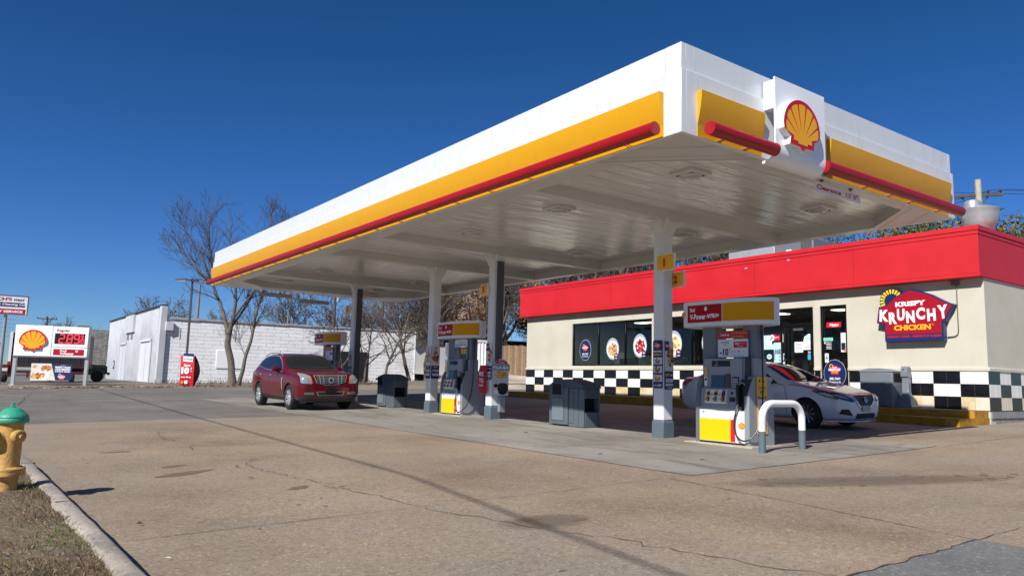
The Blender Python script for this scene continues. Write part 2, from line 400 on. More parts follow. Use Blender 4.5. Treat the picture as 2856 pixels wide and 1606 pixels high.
for y in (1.5, 4.6, 7.55, 10.6):
    kj.box(KX(y) - .14, KX(y) + .002, y - .003, y + .003, gz(1, y), gz(1, y) + .1450)
tag(kj.build('kerb_joints', M('#3a342e', .95)), kind='structure')
vb = MB(); nx_, ny_ = 40, 120; vs = []
for j in range(ny_):
    y = -8 + 22.3 * j / (ny_-1)
    xe = KX(y) - .145
    for i in range(nx_):
        x = xe - (i / (nx_-1)) ** 1.3 * 7
        h = .115 + .035 * noise.noise(Vector((x * 2.5, y * 2.5, 0))) + .02 * noise.noise(Vector((x * 11, y * 11, 3))) + min(.03, (xe - x) * .06)
        vs.append((x, y, gz(x, y) + h))
vb.add(vs, [(j*nx_+i, j*nx_+i+1, (j+1)*nx_+i+1, (j+1)*nx_+i) for j in range(ny_-1) for i in range(nx_-1)])
m_soil = nodes_mat('verge_soil', g_concrete, base='#665039', dark='#463523', light='#80694c', speck=1.0, stain=.5)
tag(vb.build('verge_soil', m_soil, smooth=True, angle=80), kind='structure')
gr = MB()
for k in range(30000):
    y = 3.6 + rnd.random() ** 1.25 * 9.2; xe = KX(y) - .14; x = xe - abs(rnd.random() ** 1.1) * 1.25
    den = noise.noise(Vector((x * 1.7, y * 1.7, 5)))
    if rnd.random() > .74 + den * 1.3: continue
    green = noise.noise(Vector((x * 1.1 + 9, y * 1.1, 2))) > .12
    z = gz(x, y) + .108 + .035 * noise.noise(Vector((x * 2.5, y * 2.5, 0))) + min(.03, (xe - x) * .06)
    L = rnd.uniform(.02, .065); a = rnd.uniform(0, 6.28); lay = rnd.uniform(.3, 1.45)
    dx, dy, dz = math.cos(a) * math.sin(lay) * L, math.sin(a) * math.sin(lay) * L, math.cos(lay) * L + .004
    px, py = -math.sin(a) * .0028, math.cos(a) * .0028
    mi = 2 if (green and rnd.random() < .65) else (1 if rnd.random() < .45 else 0)
    if rnd.random() < .12: mi = 3
    gr.add([(x - px, y - py, z), (x + px, y + py, z), (x + dx * .6 + px * .7, y + dy * .6 + py * .7, z + dz * .75), (x + dx, y + dy, z + dz)], [(0, 1, 2), (1, 2, 3)], mi)
tag(gr.build('grass', [M('#7d6e50', .9), M('#57482f', .9), M('#55702a', .9), M('#a39470', .9)], recalc=False), 'thin dry winter grass with green tufts on the verge behind the kerb', 'grass', kind='stuff')
lv = MB()
def leaf(mb, x, y, z, s, mi):
    a = rnd.uniform(0, 6.28); t = rnd.uniform(.1, .7); c, sn = math.cos(a), math.sin(a)
    pts = [(-1, 0, 0), (-.2, .5, t * .6), (1, .1, t * .3), (-.1, -.45, t * .9)]
    mb.add([(x + (p[0] * c - p[1] * sn) * s, y + (p[0] * sn + p[1] * c) * s, z + .004 + p[2] * s) for p in pts], [(0, 1, 2, 3)], mi)
for (x, y, s, m_) in [(3.0, 10.1, .05, 0), (2.85, 9.0, .05, 0), (3.15, 3.55, .05, 0), (8.8, 7.3, .05, 0), (6.0, 7.0, .03, 1), (8.0, 8.6, .05, 1), (9.3, 12.2, .06, 1), (10.2, 13.3, .05, 1),
                     (7.9, 10.1, .05, 2), (7.4, 11.4, .03, 1), (10.0, 8.0, .03, 2), (1.45, 9.6, .04, 0), (1.3, 6.9, .03, 0), (1.25, 5.6, .025, 2), (1.5, 5.9, .015, 2), (10.9, 6.9, .02, 2)]:
    leaf(lv, x, y, gz(x, y) + .012, s, m_)
for k in range(110):
    x, y = rnd.uniform(1.2, 18), rnd.uniform(2, 19); leaf(lv, x, y, gz(x, y) + .012, rnd.uniform(.006, .016), rnd.choice((0, 0, 1, 2)))
for k in range(700):
    x = rnd.uniform(2, 30); y = rnd.uniform(44.7, 47.5) ; leaf(lv, x, y, gz(x, y) + .01, rnd.uniform(.04, .13), rnd.choice((0, 0, 0, 1, 2)))
tag(lv.build('leaf_litter', [M('#4a3425', .9), M('#7c5f42', .9), M('#cfc8bb', .9)], recalc=False), 'dead leaves and scraps of paper strewn over the paving', 'leaf litter', kind='stuff')

# ------------------------------------------------------------------ fire hydrant
hy = thing('fire_hydrant', 'yellow fire hydrant with a green bonnet standing on the verge by the kerb', 'fire hydrant', (.44, 8.72, gz(.44, 8.72) + .09), 20)
m_hy = M('#c69c55', .6, var=.3, scale=14, bump=.25, bscale=60); m_hg = M('#379d7f', .45, var=.15, scale=12, bump=.25, bscale=70)
mb = MB(); mb.lathe([(.103, 0), (.103, .14), (.112, .15), (.112, .16), (.155, .165), (.157, .19), (.155, .2), (.155, .203), (.157, .208), (.157, .228), (.15, .236), (.105, .245),
                     (.102, .30), (.105, .52), (.108, .60), (.108, .66)], 32)
mb.build('barrel', m_hy, hy, smooth=True, angle=40)
mb = MB(); mb.lathe([(.112, .655), (.142, .66), (.146, .675), (.146, .69), (.138, .70), (.138, .705), (.142, .71), (.138, .725), (.118, .745), (.095, .765), (.075, .785), (.05, .797), (.02, .8)], 32)
bn = mb.build('bonnet', m_hg, hy, smooth=True, angle=40)
mb = MB(); mb.lathe([(.021, .795), (.021, .812), (.017, .815), (.017, .845), (.012, .85)], 5); mb.build('operating_nut', m_hg, bn)
for k in range(8):
    a = k * math.pi / 4 + .2
    mb = MB(); mb.cyl((.135 * math.cos(a), .135 * math.sin(a), .19), (.135 * math.cos(a), .135 * math.sin(a), .243), .011, n=6); mb.build('bolt', m_hy, hy)
def nozzle(ang, r, z, ln):
    c, s = math.cos(ang), math.sin(ang); mb = MB()
    f = lambda d: (c * d, s * d, z)
    mb.tube([f(.05), f(.11), f(.135)], [r * 1.15, r * 1.1, r], 20)
    o = mb.build('nozzle', m_hy, hy, smooth=True, angle=40); mb = MB()
    mb.tube([f(.13), f(.132), f(ln), f(ln + .012)], [r * 1.12, r * 1.28, r * 1.28, r * 1.0], 20); cp = mb.build('nozzle_cap', m_hy, o, smooth=True, angle=40)
    return cp, f
cp, f = nozzle(R(-85), .048, .535, .165); mb = MB(); mb.cyl(f(.17), f(.205), .017, n=5)
mb.build('cap_nut', m_hy, hy)
cp, f = nozzle(R(-178), .068, .52, .19); mb = MB(); mb.cyl(f(.19), f(.225), .018, n=5); mb.build('cap_nut', m_hy, hy)
cp, f = nozzle(R(85), .048, .535, .165)
# ------------------------------------------------------------------ scallop emblem
def pecten():
    el = lambda a, rx, ry, cx=443, cy=790: (cx + rx * math.cos(a), cy - ry * math.sin(a))
    red = [el(R(175 - i * 170 / 30), 174, 165) for i in range(31)] + [(613, 812), (556, 846), (549, 893), (478, 893), (462, 901), (452, 911), (443, 914), (434, 911), (424, 901), (408, 893), (325, 893), (334, 848), (274, 812)]
    c = (443, 864); ys = []
    def hit(a):      # from c along a to the inner ellipse
        r = 40
        while ((c[0] + r * math.cos(a) - 443) / 148) ** 2 + ((c[1] - r * math.sin(a) - 790) / 137) ** 2 < 1 and r < 260: r += .5
        return r
    r0 = 46; b = [R(164 - i * 148 / 7) for i in range(8)]
    for i in range(7):
        a0, a1 = b[i], b[i+1]; g = R(1.6)
        pts = [(c[0] + r0 * math.cos(a0), c[1] - r0 * math.sin(a0))]
        m0 = a0 - g if i else a0; m1 = a1 + g if i < 6 else a1
        for k in range(6):
            a = m0 + (m1 - m0) * k / 5; r = hit(a) + (5 if 0 < k < 5 else 0); pts.append((c[0] + r * math.cos(a), c[1] - r * math.sin(a)))
        pts.append((c[0] + r0 * math.cos(a1), c[1] - r0 * math.sin(a1))); ys.append(pts)
    base = [(c[0] + r0 * math.cos(R(200 - i * 220 / 14)), c[1] - r0 * math.sin(R(200 - i * 220 / 14))) for i in range(15)]
    ys.append(base); 
    ys.append([(355, 866), (362, 822), (372, 818), (c[0]-r0*.9, 838), (c[0]+r0*.9, 838), (514, 818), (524, 822), (531, 866), (470, 866), (455, 874), (443, 878), (431, 874), (416, 866)])
    nz = lambda P: [((x - 443) / 350, (769.5 - y) / 350) for x, y in P]
    return nz(red), [nz(y) for y in ys]
PRED, PYEL = pecten()
m_pred = M('#c01226', .4); m_pyel = M('#f0a818', .4)
def emblem(parent, cx, cz, w, y, depth=.0, name='scallop_emblem', sx=1.0, red=None, yel=None):
    t = lambda P: [(cx + a * w * sx, cz + b * w) for a, b in P]
    mb = MB()
    if depth: mb.prism(t(PRED), y - depth + .0015, y, 'xz', 1)
    mb.face(t(PRED), y - depth, 'xz', 0)
    for i, q in enumerate(PYEL): mb.face(t(q), y - depth - .002 - .0004 * i, 'xz', 2)
    return mb.build(name, [red or m_pred, M('#e6e8ea', .4), yel or m_pyel], parent, recalc=False)

# ------------------------------------------------------------------ forecourt canopy
def g_fascia(nt, p, base='#d6dade', dirt='#a9aca9', rough=.38, amt=.45):
    b = NB(nt); v = b.mapv((7, 7, .35)); s = b.noise(1.0, 6, .65, vec=v); n = b.noise(.7, 4, .6)
    c = b.mix(b.math('MULTIPLY', b.ramp(s, [(.50, 0.0), (.72, 1.0)]), b.math('MULTIPLY', n, amt)), base, dirt)
    c = b.mix(b.math('MULTIPLY', b.ramp(b.noise(3, 6, .7), [(.58, 0.0), (.8, 1.0)]), .25), c, dirt)
    nt.links.new(c, p.inputs['Base Color']); p.inputs['Roughness'].default_value = rough
    b.bump(b.noise(.9, 2, .4, vec=b.mapv((1, 1, 1.5))), .25, .06, p)
m_white = nodes_mat('fascia_white', g_fascia)
m_yel = nodes_mat('fascia_yellow', lambda nt, p: g_fascia(nt, p, '#d99f00', '#b98a10', .42, .3)); m_red = nodes_mat('bar_red', lambda nt, p: g_fascia(nt, p, '#a00a16', '#7c2a2c', .36, .6))
def g_deck(nt, p):
    b = NB(nt); v = b.mapv((.35, 2.2, 1)); n = b.noise(1.6, 3, .5, vec=v); n2 = b.noise(6, 3, .5, vec=b.mapv((.5, 1, 1)))
    fr = b.math('FRACT', b.math('DIVIDE', b.sep.outputs[1], .40)); seam = b.math('LESS_THAN', fr, .035)
    c = b.mix(seam, '#dcdad5', '#8a8983'); nt.links.new(c, p.inputs['Base Color']); p.inputs['Roughness'].default_value = .19
    h = b.math('ADD', b.math('MULTIPLY', n, 1.0), b.math('MULTIPLY', n2, .12)); h = b.math('SUBTRACT', h, b.math('MULTIPLY', seam, .25))
    b.bump(h, .55, .05, p)
m_deck = nodes_mat('canopy_deck', g_deck)
m_cream = M('#cccbc6', .3, var=.04, scale=1.2, bump=.06, bscale=2.5, key='soffit')
m_jnt = M('#9aa0a6', .6)
CX, CY, CW, CL, Z0, Z1, Z2 = 7.25, 6.32, 7.68, 22.70, 4.593, 5.465, 5.843
X1, Y1 = CX + CW, CY + CL
cn = thing('station_canopy', 'long white fuel station canopy with yellow band, red bar and four square columns', 'canopy', (CX + CW/2, CY + CL/2, .37))
mb = MB(); t = .09
def ring(z0, z1, ins, mi=0):
    a, b_, c, d = CX + ins, X1 - ins, CY + ins, Y1 - ins
    mb.box(a, a + t, c, d, z0, z1, mi); mb.box(b_ - t, b_, c, d, z0, z1, mi)
    mb.box(a + t, b_ - t, c, c + t, z0, z1, mi); mb.box(a + t, b_ - t, d - t, d, z0, z1, mi)
ring(Z0 + .002, Z1, 0); ring(Z1, Z2, .03)
mb.box(CX + .125, X1 - .125, CY + .125, Y1 - .125, Z2 - .10, Z2 - .06)
k = 0
for y in [CY + .34] + [CY + .34 + 3.05 * i for i in range(1, 8)]:     # panel joints
    mb.box(CX + .0275, CX + .05, y - .004 - .03, y + .004 - .03, Z1 + .01, Z2 - .001, 1); mb.box(CX - .0022, CX + .02, y - .004, y + .004, 5.23, Z1 - .002, 1)
for x in (CX + .30, CX + 1.75, CX + 4.4, CX + 6.9):
    mb.box(x - .004, x + .004, CY + .0275, CY + .05, Z1 + .01, Z2 - .001, 1); mb.box(x + .02, x + .028, CY - .0022, CY + .02, 5.24, Z1 - .002, 1)
mb.build('fascia', [m_white, m_jnt], cn, world=True, bevel=.006, seg=1)
# concave yellow band
prof = [(.0, 5.215), (.085, 5.215), (.080, 5.13), (.066, 5.02), (.046, 4.92), (.024, 4.83), (.010, 4.775), (.006, 4.76), (.006, 4.60), (0, 4.60)]
def band(horizontal, a, b_):
    mb = MB()
    if horizontal == 'front': mb.prism([(CX - o_, z) for o_, z in prof], a, b_, 'xz')
    elif horizontal == 'back': mb.prism([(X1 + o_, z) for o_, z in prof], a, b_, 'xz')
    elif horizontal == 'near': mb.prism([(CY - o_, z) for o_, z in prof], a, b_, 'yz')
    else: mb.prism([(Y1 + o_, z) for o_, z in prof], a, b_, 'yz')
    return mb.build('yellow_band', m_yel, cn, world=True, smooth=True, angle=25)
band('front', 6.63, 28.93); band('back', 6.63, 28.7); band('near', 7.555, 8.93); band('near', 10.62, 14.66); band('far', 7.6, 14.6)
def bar(p0, p1, segs, r=.092):
    mb = MB(); p0 = Vector(p0); p1 = Vector(p1)
    for i in range(segs):
        a = p0.lerp(p1, i / segs); b_ = p0.lerp(p1, (i + 1) / segs); d = (b_ - a).normalized() * .004
        mb.cyl(a + (d if i else Vector()), b_ - (d if i < segs - 1 else Vector()), r, n=28)
    mb.cyl(p0 + (p1-p0)*.001, p0.lerp(p1, .999), r * .96, n=20)
    return mb.build('red_bar', m_red, cn, world=True, smooth=True, angle=40)
bar((7.05, 6.59, 4.665), (7.05, 28.72, 4.665), 9); bar((7.56, 6.12, 4.66), (8.98, 6.12, 4.66), 1); bar((10.22, 6.12, 4.66), (14.7, 6.12, 4.66), 2)
for i in range(20):
    y = 7.2 + i * 1.12
    bk = MB()
    for d in (0, .055): bk.tube([(CX - .006, y + d, 4.605), (7.08, y + d, 4.62)], .006, 5)
    bk.build('bar_bracket', M('#a8671a', .5), cn, world=True)
for x in (7.95, 8.5, 10.5, 11.6, 12.4, 13.1, 14.1):
    bk = MB(); bk.box(x, x + .06, 6.12, CY - .008, 4.61, 4.64); bk.build('bar_bracket', M('#a8671a', .5), cn, world=True)

# soffit: flush rims, corner plates, crossbeams, deck above
mb = MB(); a0, a1, b0, b1 = CX + t, X1 - t, CY + t, Y1 - t; zi = 4.80
mb.box(a0, 7.70, b0, b1, Z0, zi); mb.box(14.65, a1, b0, b1, Z0, zi); mb.box(7.70, 14.65, b0, 6.62, Z0 + .001, zi); mb.box(7.70, 14.65, 27.95, b1, Z0 + .001, zi)
for (cx_, cy_, sx, sy) in ((7.70, 6.62, 1, 1), (14.65, 6.62, -1, 1), (7.70, 27.95, 1, -1), (14.65, 27.95, -1, -1)):
    mb.prism([(cx_, cy_), (cx_ + sx * 1.13, cy_), (cx_, cy_ + sy * 1.13)], Z0 + .002, zi, 'xy')
mb.build('soffit_rim', m_cream, cn, world=True)
mb = MB()
for (cx_, cy_, sx, sy) in ((a1, b0, -1, 1), (a0, b0, 1, 1), (a0, b1, 1, -1), (a1, b1, -1, -1)):
    for d in (.75, 1.35, 1.62):
        p, q = (cx_ + sx * d, cy_), (cx_, cy_ + sy * d); e = .012
        mb.add([(p[0], p[1], Z0 - .002), (p[0] + sx * e, p[1], Z0 - .002), (q[0], q[1] + sy * e, Z0 - .002), (q[0], q[1], Z0 - .002)], [(0, 1, 2, 3)])
mb.build('soffit_seams', M('#77756f', .7), cn, world=True)
mb = MB(); mb.box(CX + .1, X1 - .1, CY + .1, Y1 - .1, zi + .0, zi + .05); mb.build('soffit_deck', m_deck, cn, world=True)
COLS = [10.15, 15.97, 19.08, 24.55]; XC = 11.08
for y in COLS:
    mb = MB(); mb.box(7.70, 14.65, y - .16, y + .10, Z0 + .0015, zi); mb.build('crossbeam', m_cream, cn, world=True)
m_colw = M('#dfe1e2', .42, var=.05, scale=2.5, bump=.05, bscale=25); m_colg = M('#5c6972', .5, var=.12, scale=4)
for i, y in enumerate(COLS):
    g = gz(XC, y); mb = MB(); h = .133
    mb.box(XC - h, XC + h, y - h, y + h, g + .33, Z0)
    # haunch plates under the beam
    mb.prism([(-.30, Z0 - .001), (.30, Z0 - .001), (.145, Z0 - .27), (-.145, Z0 - .27)], XC - .145, XC - .139, 'yz')
    mb.v = [(v[0], v[1] + (y if k >= 8 else 0), v[2]) for k, v in enumerate(mb.v)]
    m2 = MB(); m2.prism([(XC - .30, Z0 - .0012), (XC + .30, Z0 - .0012), (XC + .145, Z0 - .27), (XC - .145, Z0 - .27)], y - .147, y - .141, 'xz')
    mb.add(m2.v, m2.f)
    c = mb.build('column', m_colw, cn, world=True, bevel=.02, seg=3); WM[c.name] = WM[cn.name]
    mb = MB(); h = .152
    mb.add([(XC + a * s, y + b_ * s, z) for s, z in ((h, g - .03), (h, g + .295), (h - .012, g + .315), (.137, g + .335)) for a, b_ in ((-1, -1), (1, -1), (1, 1), (-1, 1))],
           [(i_*4+k, i_*4+(k+1) % 4, i_*4+4+(k+1) % 4, i_*4+4+k) for i_ in range(3) for k in range(4)] + [(0, 1, 2, 3)])
    mb.build('column_base', m_colg, c, world=True, bevel=.01)
    if i in (1, 3):
        mb = MB(); mb.box(XC - .06, XC + .133, y - .19, y - .136, g + (1.35 if i == 1 else .34), Z0 - .16); mb.build('downpipe', M('#4e5358', .5, metal=.3), c, world=True, bevel=.008)
for x in (9.33, 13.0):                                       # fittings under the deck
    for y in (7.95, 11.3, 15.4 - .9, 24.0 - .6, 27.0) if x < 10 else (7.95, 11.3, 14.9, 23.6, 27.0):
        mb = MB(); s = .24
        mb.add([(x + a * q, y + b_ * q, z) for q, z in ((s, zi - .002), (s, zi - .05), (s - .02, zi - .065), (s * .72, zi - .07)) for a, b_ in ((-1, -1), (1, -1), (1, 1), (-1, 1))],
               [(i_*4+k, i_*4+(k+1) % 4, i_*4+4+(k+1) % 4, i_*4+4+k) for i_ in range(3) for k in range(4)])
        lt = mb.build('ceiling_light', m_cream, cn, world=True); WM[lt.name] = WM[cn.name]
        mb = MB(); mb.lathe([(.0, zi - .115), (.09, zi - .11), (.16, zi - .095), (.19, zi - .07)], 16, (x, y, 0)); mb.build('lens', M('#b9bcba', .12, spec=.8), lt, world=True, smooth=True)
# curved logo panel on the near end
mb = MB(); pr = [(6.10, 5.735), (6.10, 4.72), (6.105, 4.66), (6.125, 4.60), (6.16, 4.55), (6.21, 4.515), (6.27, 4.50), (6.33, 4.50)]
pi = [(6.125, 5.735), (6.125, 4.72), (6.13, 4.67), (6.148, 4.62), (6.178, 4.578), (6.22, 4.55), (6.27, 4.538), (6.33, 4.538)]
mb.prism(pr + pi[::-1], 8.97, 10.215, 'yz'); mb.box(9.02, 10.17, 6.125, 6.32, 5.30, 5.72)
lp = mb.build('logo_panel', M('#eef1f4', .28, coat=.2), cn, world=True, smooth=True, angle=30); WM[lp.name] = WM[cn.name]
em = MB(); w = .91; cx_, cz_ = 9.47, 5.085; tr = lambda P: [(cx_ + a * w, cz_ + b_ * w) for a, b_ in P]
em.prism(tr(PRED), 6.0015, 6.10, 'xz', 1); em.face(tr(PRED), 6.0, 'xz', 0)
for i, q in enumerate(PYEL): em.face(tr(q), 5.998 - .0004 * i, 'xz', 2)
em.build('scallop_emblem', [m_pred, M('#e6e8ea', .4), m_pyel], lp, world=True, recalc=False)
tag(lp, 'white curved panel carrying the red and yellow scallop shell')

# clearance boards
def clearance(x0, x1, y, z0, z1, label, text, back=False, hz=4.593):
    o = thing('clearance_sign', label, 'sign', ((x0 + x1) / 2, y, z0), 0, 'clearance signs under the canopy edges'); w = x1 - x0; h = z1 - z0
    mb = MB(); mb.box(-w/2, w/2, -.006, .006, 0, h); mb.build('board', M('#e9ebee', .4) if not back else M('#b0aaa4', .6), o)
    mb = MB()
    for q in (-.36, .28):
        mb.box(q * w - .03, q * w + .03, -.02, .02, hz - z0 - .02, hz - z0); mb.box(q * w - .006, q * w + .006, -.006, .006, h, hz - z0)
    mb.build('hanger', M('#7a4a3a', .6), o)
    if text: lettering('Clearance', m_pred, o, -.21 * w, h * .5, h * .5, -.0075, w=w * .52, bold=.03); lettering("12' 0\"", m_pred, o, .30 * w, h * .5, h * .5, -.0075, w=w * .27, bold=.03)
    return o
clearance(10.47, 11.78, 6.44, 4.395, 4.545, 'white board reading Clearance 12 feet in red, hanging under the near canopy end', True)
clearance(9.0, 10.3, Y1 - .05, 4.37, 4.53, 'back of a grey clearance board hanging at the far canopy end, nearer the road', False, True)
clearance(10.6, 11.85, Y1 - .05, 4.23, 4.39, 'back of a grey clearance board hanging at the far canopy end, further from the road', False, True)

# numbers on the columns
def number_sign(n, x, y, z, w, h, label, rz=-90):
    o = thing('pump_number_sign', label, 'sign', (x, y, z), rz, 'yellow pump number signs on the columns')
    mb = MB(); pr = [(-.035 - .012 * math.sin(math.pi * k / 8), h * k / 8) for k in range(9)]
    mb.prism(pr + [(0, h), (0, 0)], -w/2, w/2, 'yz'); b_ = mb.build('sign_box', M('#e3dfd2', .4), o, bevel=.005)
    mb = MB(); pr2 = [(-.038 - .012 * math.sin(math.pi * k / 8), h * k / 8) for k in range(9)][0:9]
    pr2 = [(a, z_ * .88 + h * .06) for a, z_ in pr2]
    mb.prism(pr2 + [(-.03, h * .94), (-.03, h * .06)], -w/2 + .02, w/2 - .02, 'yz'); mb.build('yellow_face', M('#f2b21a', .4), o)
    lettering(n, m_pred, o, -.02, h / 2, h * .5, -.056, bold=.05)
    return o
number_sign('1', 10.92, 9.905, 3.54, .46, .33, 'yellow sign with a red number 1 on the nearest column')
number_sign('2', 11.27, 9.93, 3.25, .38, .31, 'yellow sign with a red number 2 on the nearest column, lower and behind number 1')
number_sign('3', 10.93, 16.22, 3.545, .36, .31, 'yellow sign with a red number 3 on the second column')
number_sign('5', 10.93, 24.86, 3.56, .36, .31, 'yellow sign with a red number 5 on the farthest column')

# ------------------------------------------------------------------ convenience shop
SX, SY0, SY1 = 19.19, 7.565, 25.22; SB = .94; ST = 4.034
shop = thing('convenience_shop', 'cream convenience shop with bright red fascia and black and white checker tiles', 'shop', (SX + 5, 16.4, .62))
def g_stucco(nt, p, c1='#bfbbaa', c2='#ccc9ba'):
    b = NB(nt); n = b.noise(.9, 6, .65); n2 = b.noise(55, 4, .6); v = b.mapv((1, 1, .15)); s = b.noise(3.0, 5, .6, vec=v)
    c = b.ramp(n, [(.3, c1), (.7, c2)]); c = b.mix(b.math('MULTIPLY', b.ramp(s, [(.62, 0.0), (.8, 1.0)]), .25), c, '#a39a7c')
    nt.links.new(c, p.inputs['Base Color']); p.inputs['Roughness'].default_value = .85; b.bump(n2, .25, .01, p)
m_stucco = nodes_mat('cream_stucco', g_stucco)
def g_redfas(nt, p):
    b = NB(nt); n = b.noise(1.2, 5, .6); c = b.ramp(n, [(.3, '#c41b24'), (.7, '#cf242c')])
    v = b.mapv((1, 1, .1)); s = b.noise(4.0, 5, .6, vec=v); c = b.mix(b.math('MULTIPLY', b.ramp(s, [(.6, 0.0), (.8, 1.0)]), .2), c, '#a8484a')
    nt.links.new(c, p.inputs['Base Color']); p.inputs['Roughness'].default_value = .5; b.bump(b.noise(30, 3), .08, .01, p)
m_redfas = nodes_mat('shop_fascia_red', g_redfas)
XB2 = 30.0
OPEN = [(18.09, 22.30, 2.0, 3.63), (14.95, 17.82, 2.0, 3.63), (11.97, 14.70, .96, 3.63), (10.98, 11.76, .96, 3.63)]
mb = MB(); wt = .22
ys = sorted(set([SY0, SY1] + [a for q in OPEN for a in q[:2]]))
for a, b_ in zip(ys[:-1], ys[1:]):
    op = [q for q in OPEN if q[0] <= a + 1e-6 and b_ - 1e-6 <= q[1]]
    if op:
        q = op[0]; mb.box(SX, SX + wt, a, b_, q[3], ST + .1)
        if q[2] > 1: mb.box(SX, SX + wt, a, b_, .4, q[2])
    else: mb.box(SX, SX + wt, a, b_, .4, ST + .1)
mb.box(SX + wt, XB2, SY0, SY0 + wt, .4, ST + .1); mb.box(SX + wt, XB2, SY1 - wt, SY1, .4, ST + .1); mb.box(XB2 - wt, XB2, SY0 + wt, SY1 - wt, .4, ST + .1)
mb.build('wall', m_stucco, shop, world=True)
mb = MB()
for a, b_ in ((SY0 - .03, 10.98), (11.76, 11.97), (14.70, SY1 + .03)): mb.box(SX - .035, SX, a, b_, 1.842, 1.93)
mb.box(SX, XB2, SY0 - .035, SY0, 1.842, 1.93); mb.build('ledge', m_stucco, shop, world=True, bevel=.012)
# checker tiles: tiles 0.3 m wide laid two by two
tl = MB(); rz0 = SB + .0; rh = (1.842 - SB) / 3; g_ = .003
def tiles(along, c0, c1, step, first_black, fixed, d):
    n = int(round(abs(c1 - c0) / .3)); w = (c1 - c0) / n
    for i in range(n):
        for r_ in range(3):
            blk = ((i // 2) + r_ + (0 if first_black else 1)) % 2 == 0
            a, b_ = c0 + i * w + g_ * (1 if w > 0 else -1), c0 + (i + 1) * w - g_ * (1 if w > 0 else -1); z1 = rz0 + (3 - r_) * rh - g_; z0 = z1 - rh + 2 * g_
            lo, hi = min(a, b_), max(a, b_)
            mi = 1 if blk else (2 if r_ == 2 else 0)
            if mi == 2 and noise.noise(Vector((i * .7, 3.3, 0))) > .05: mi = 3
            if along == 'y': tl.box(fixed - d, fixed, lo, hi, z0, z1, mi)
            else: tl.box(lo, hi, fixed - d, fixed, z0, z1, mi)
tiles('y', SY0, 10.94, 1, False, SX - .004, .008); tiles('y', SY1, 14.74, 1, True, SX - .004, .008); tiles('x', SX, XB2, 1, True, SY0 - .004, .008)
tl.box(SX - .006, SX + .001, SY0 + .001, 10.96, SB - .02, 1.8415, 4); tl.box(SX - .006, SX + .001, 14.72, SY1, SB - .02, 1.8415, 4); tl.box(SX, XB2, SY0 - .006, SY0 + .001, SB - .02, 1.8415, 4)
for a, b_ in ((11.78, 11.95),): tl.box(SX - .008, SX + .001, a, b_, SB, 1.8415, 1)
tl.build('tile_wainscot', [M('#e9e7e1', .25, var=.03, scale=5), M('#15151a', .2, var=.3, scale=6), M('#ddd2bd', .35, var=.15, scale=3), M('#d9c59b', .4, var=.25, scale=4), M('#5f5b56', .9)], shop, world=True, recalc=False)
m_blk = M('#8d8f8c', .9, var=.25, scale=5, bump=.3, bscale=40)
mb = MB()
for r_ in range(3):
    x = SX + .01
    while x < XB2:
        w = .40; mb.box(x + (.2 if r_ % 2 else 0) + .004, min(x + w + (.2 if r_ % 2 else 0), XB2) - .004, SY0 - .012 - .02 * (r_ == 0), SY0 + .1, SB - .03 - (r_ + 1) * .15 + .004, SB - .03 - r_ * .15); x += w
mb.build('foundation', m_blk, shop, world=True)
# red fascia with trim lines
fx, fy0, fy1, fb, ft = 18.943, 7.54, 25.436, 4.031, 5.258; fxb = XB2 + .25
mb = MB(); mb.box(fx, fxb, fy0, fy1, fb + .10, ft - .22); mb.box(fx - .012, fxb, fy0 - .012, fy1 + .012, ft - .21, ft - .125); mb.box(fx - .03, fxb + .03, fy0 - .03, fy1 + .03, ft - .115, ft)
mb.box(fx - .015, fxb, fy0 - .015, fy1 + .015, fb + .012, fb + .092); mb.box(fx + .01, fxb - .01, fy0 + .01, fy1 - .01, fb, ft - .03)
mb.build('fascia', m_redfas, shop, world=True, bevel=.004, seg=1)
mb = MB()
for y in (10.6, 13.7, 16.8, 19.9, 23.0): mb.box(fx - .0025, fx + .01, y - .005, y + .005, fb + .10, ft - .22)
mb.build('panel_seam', M('#7c1016', .7), shop, world=True)
mb = MB(); mb.box(fx + .3, fxb - .3, fy0 + .3, fy1 - .3, ft - .01, ft + .004); mb.build('roof', M('#8f8c88', .9), shop, world=True)
mb = MB()
for y, z in ((14.0, 4.92), (12.55, 5.0)): mb.box(fx - .002, fx + .01, y - .04, y + .04, z - .02, z + .02)
mb.build('fascia_patch', M('#a9a8d8', .6), shop, world=True)
mb = MB(); mb.lathe([(.0, -.05), (.05, -.045), (.085, -.02), (.09, 0), (.02, .03)], 20, (18.99 + .0, 13.8, fb - .16)); mb.cyl((18.99, 13.8, fb - .13), (18.99, 13.8, fb + .01), .012, n=8)
mb.build('soffit_lamp', M('#d8d3c8', .35), shop, world=True, smooth=True)
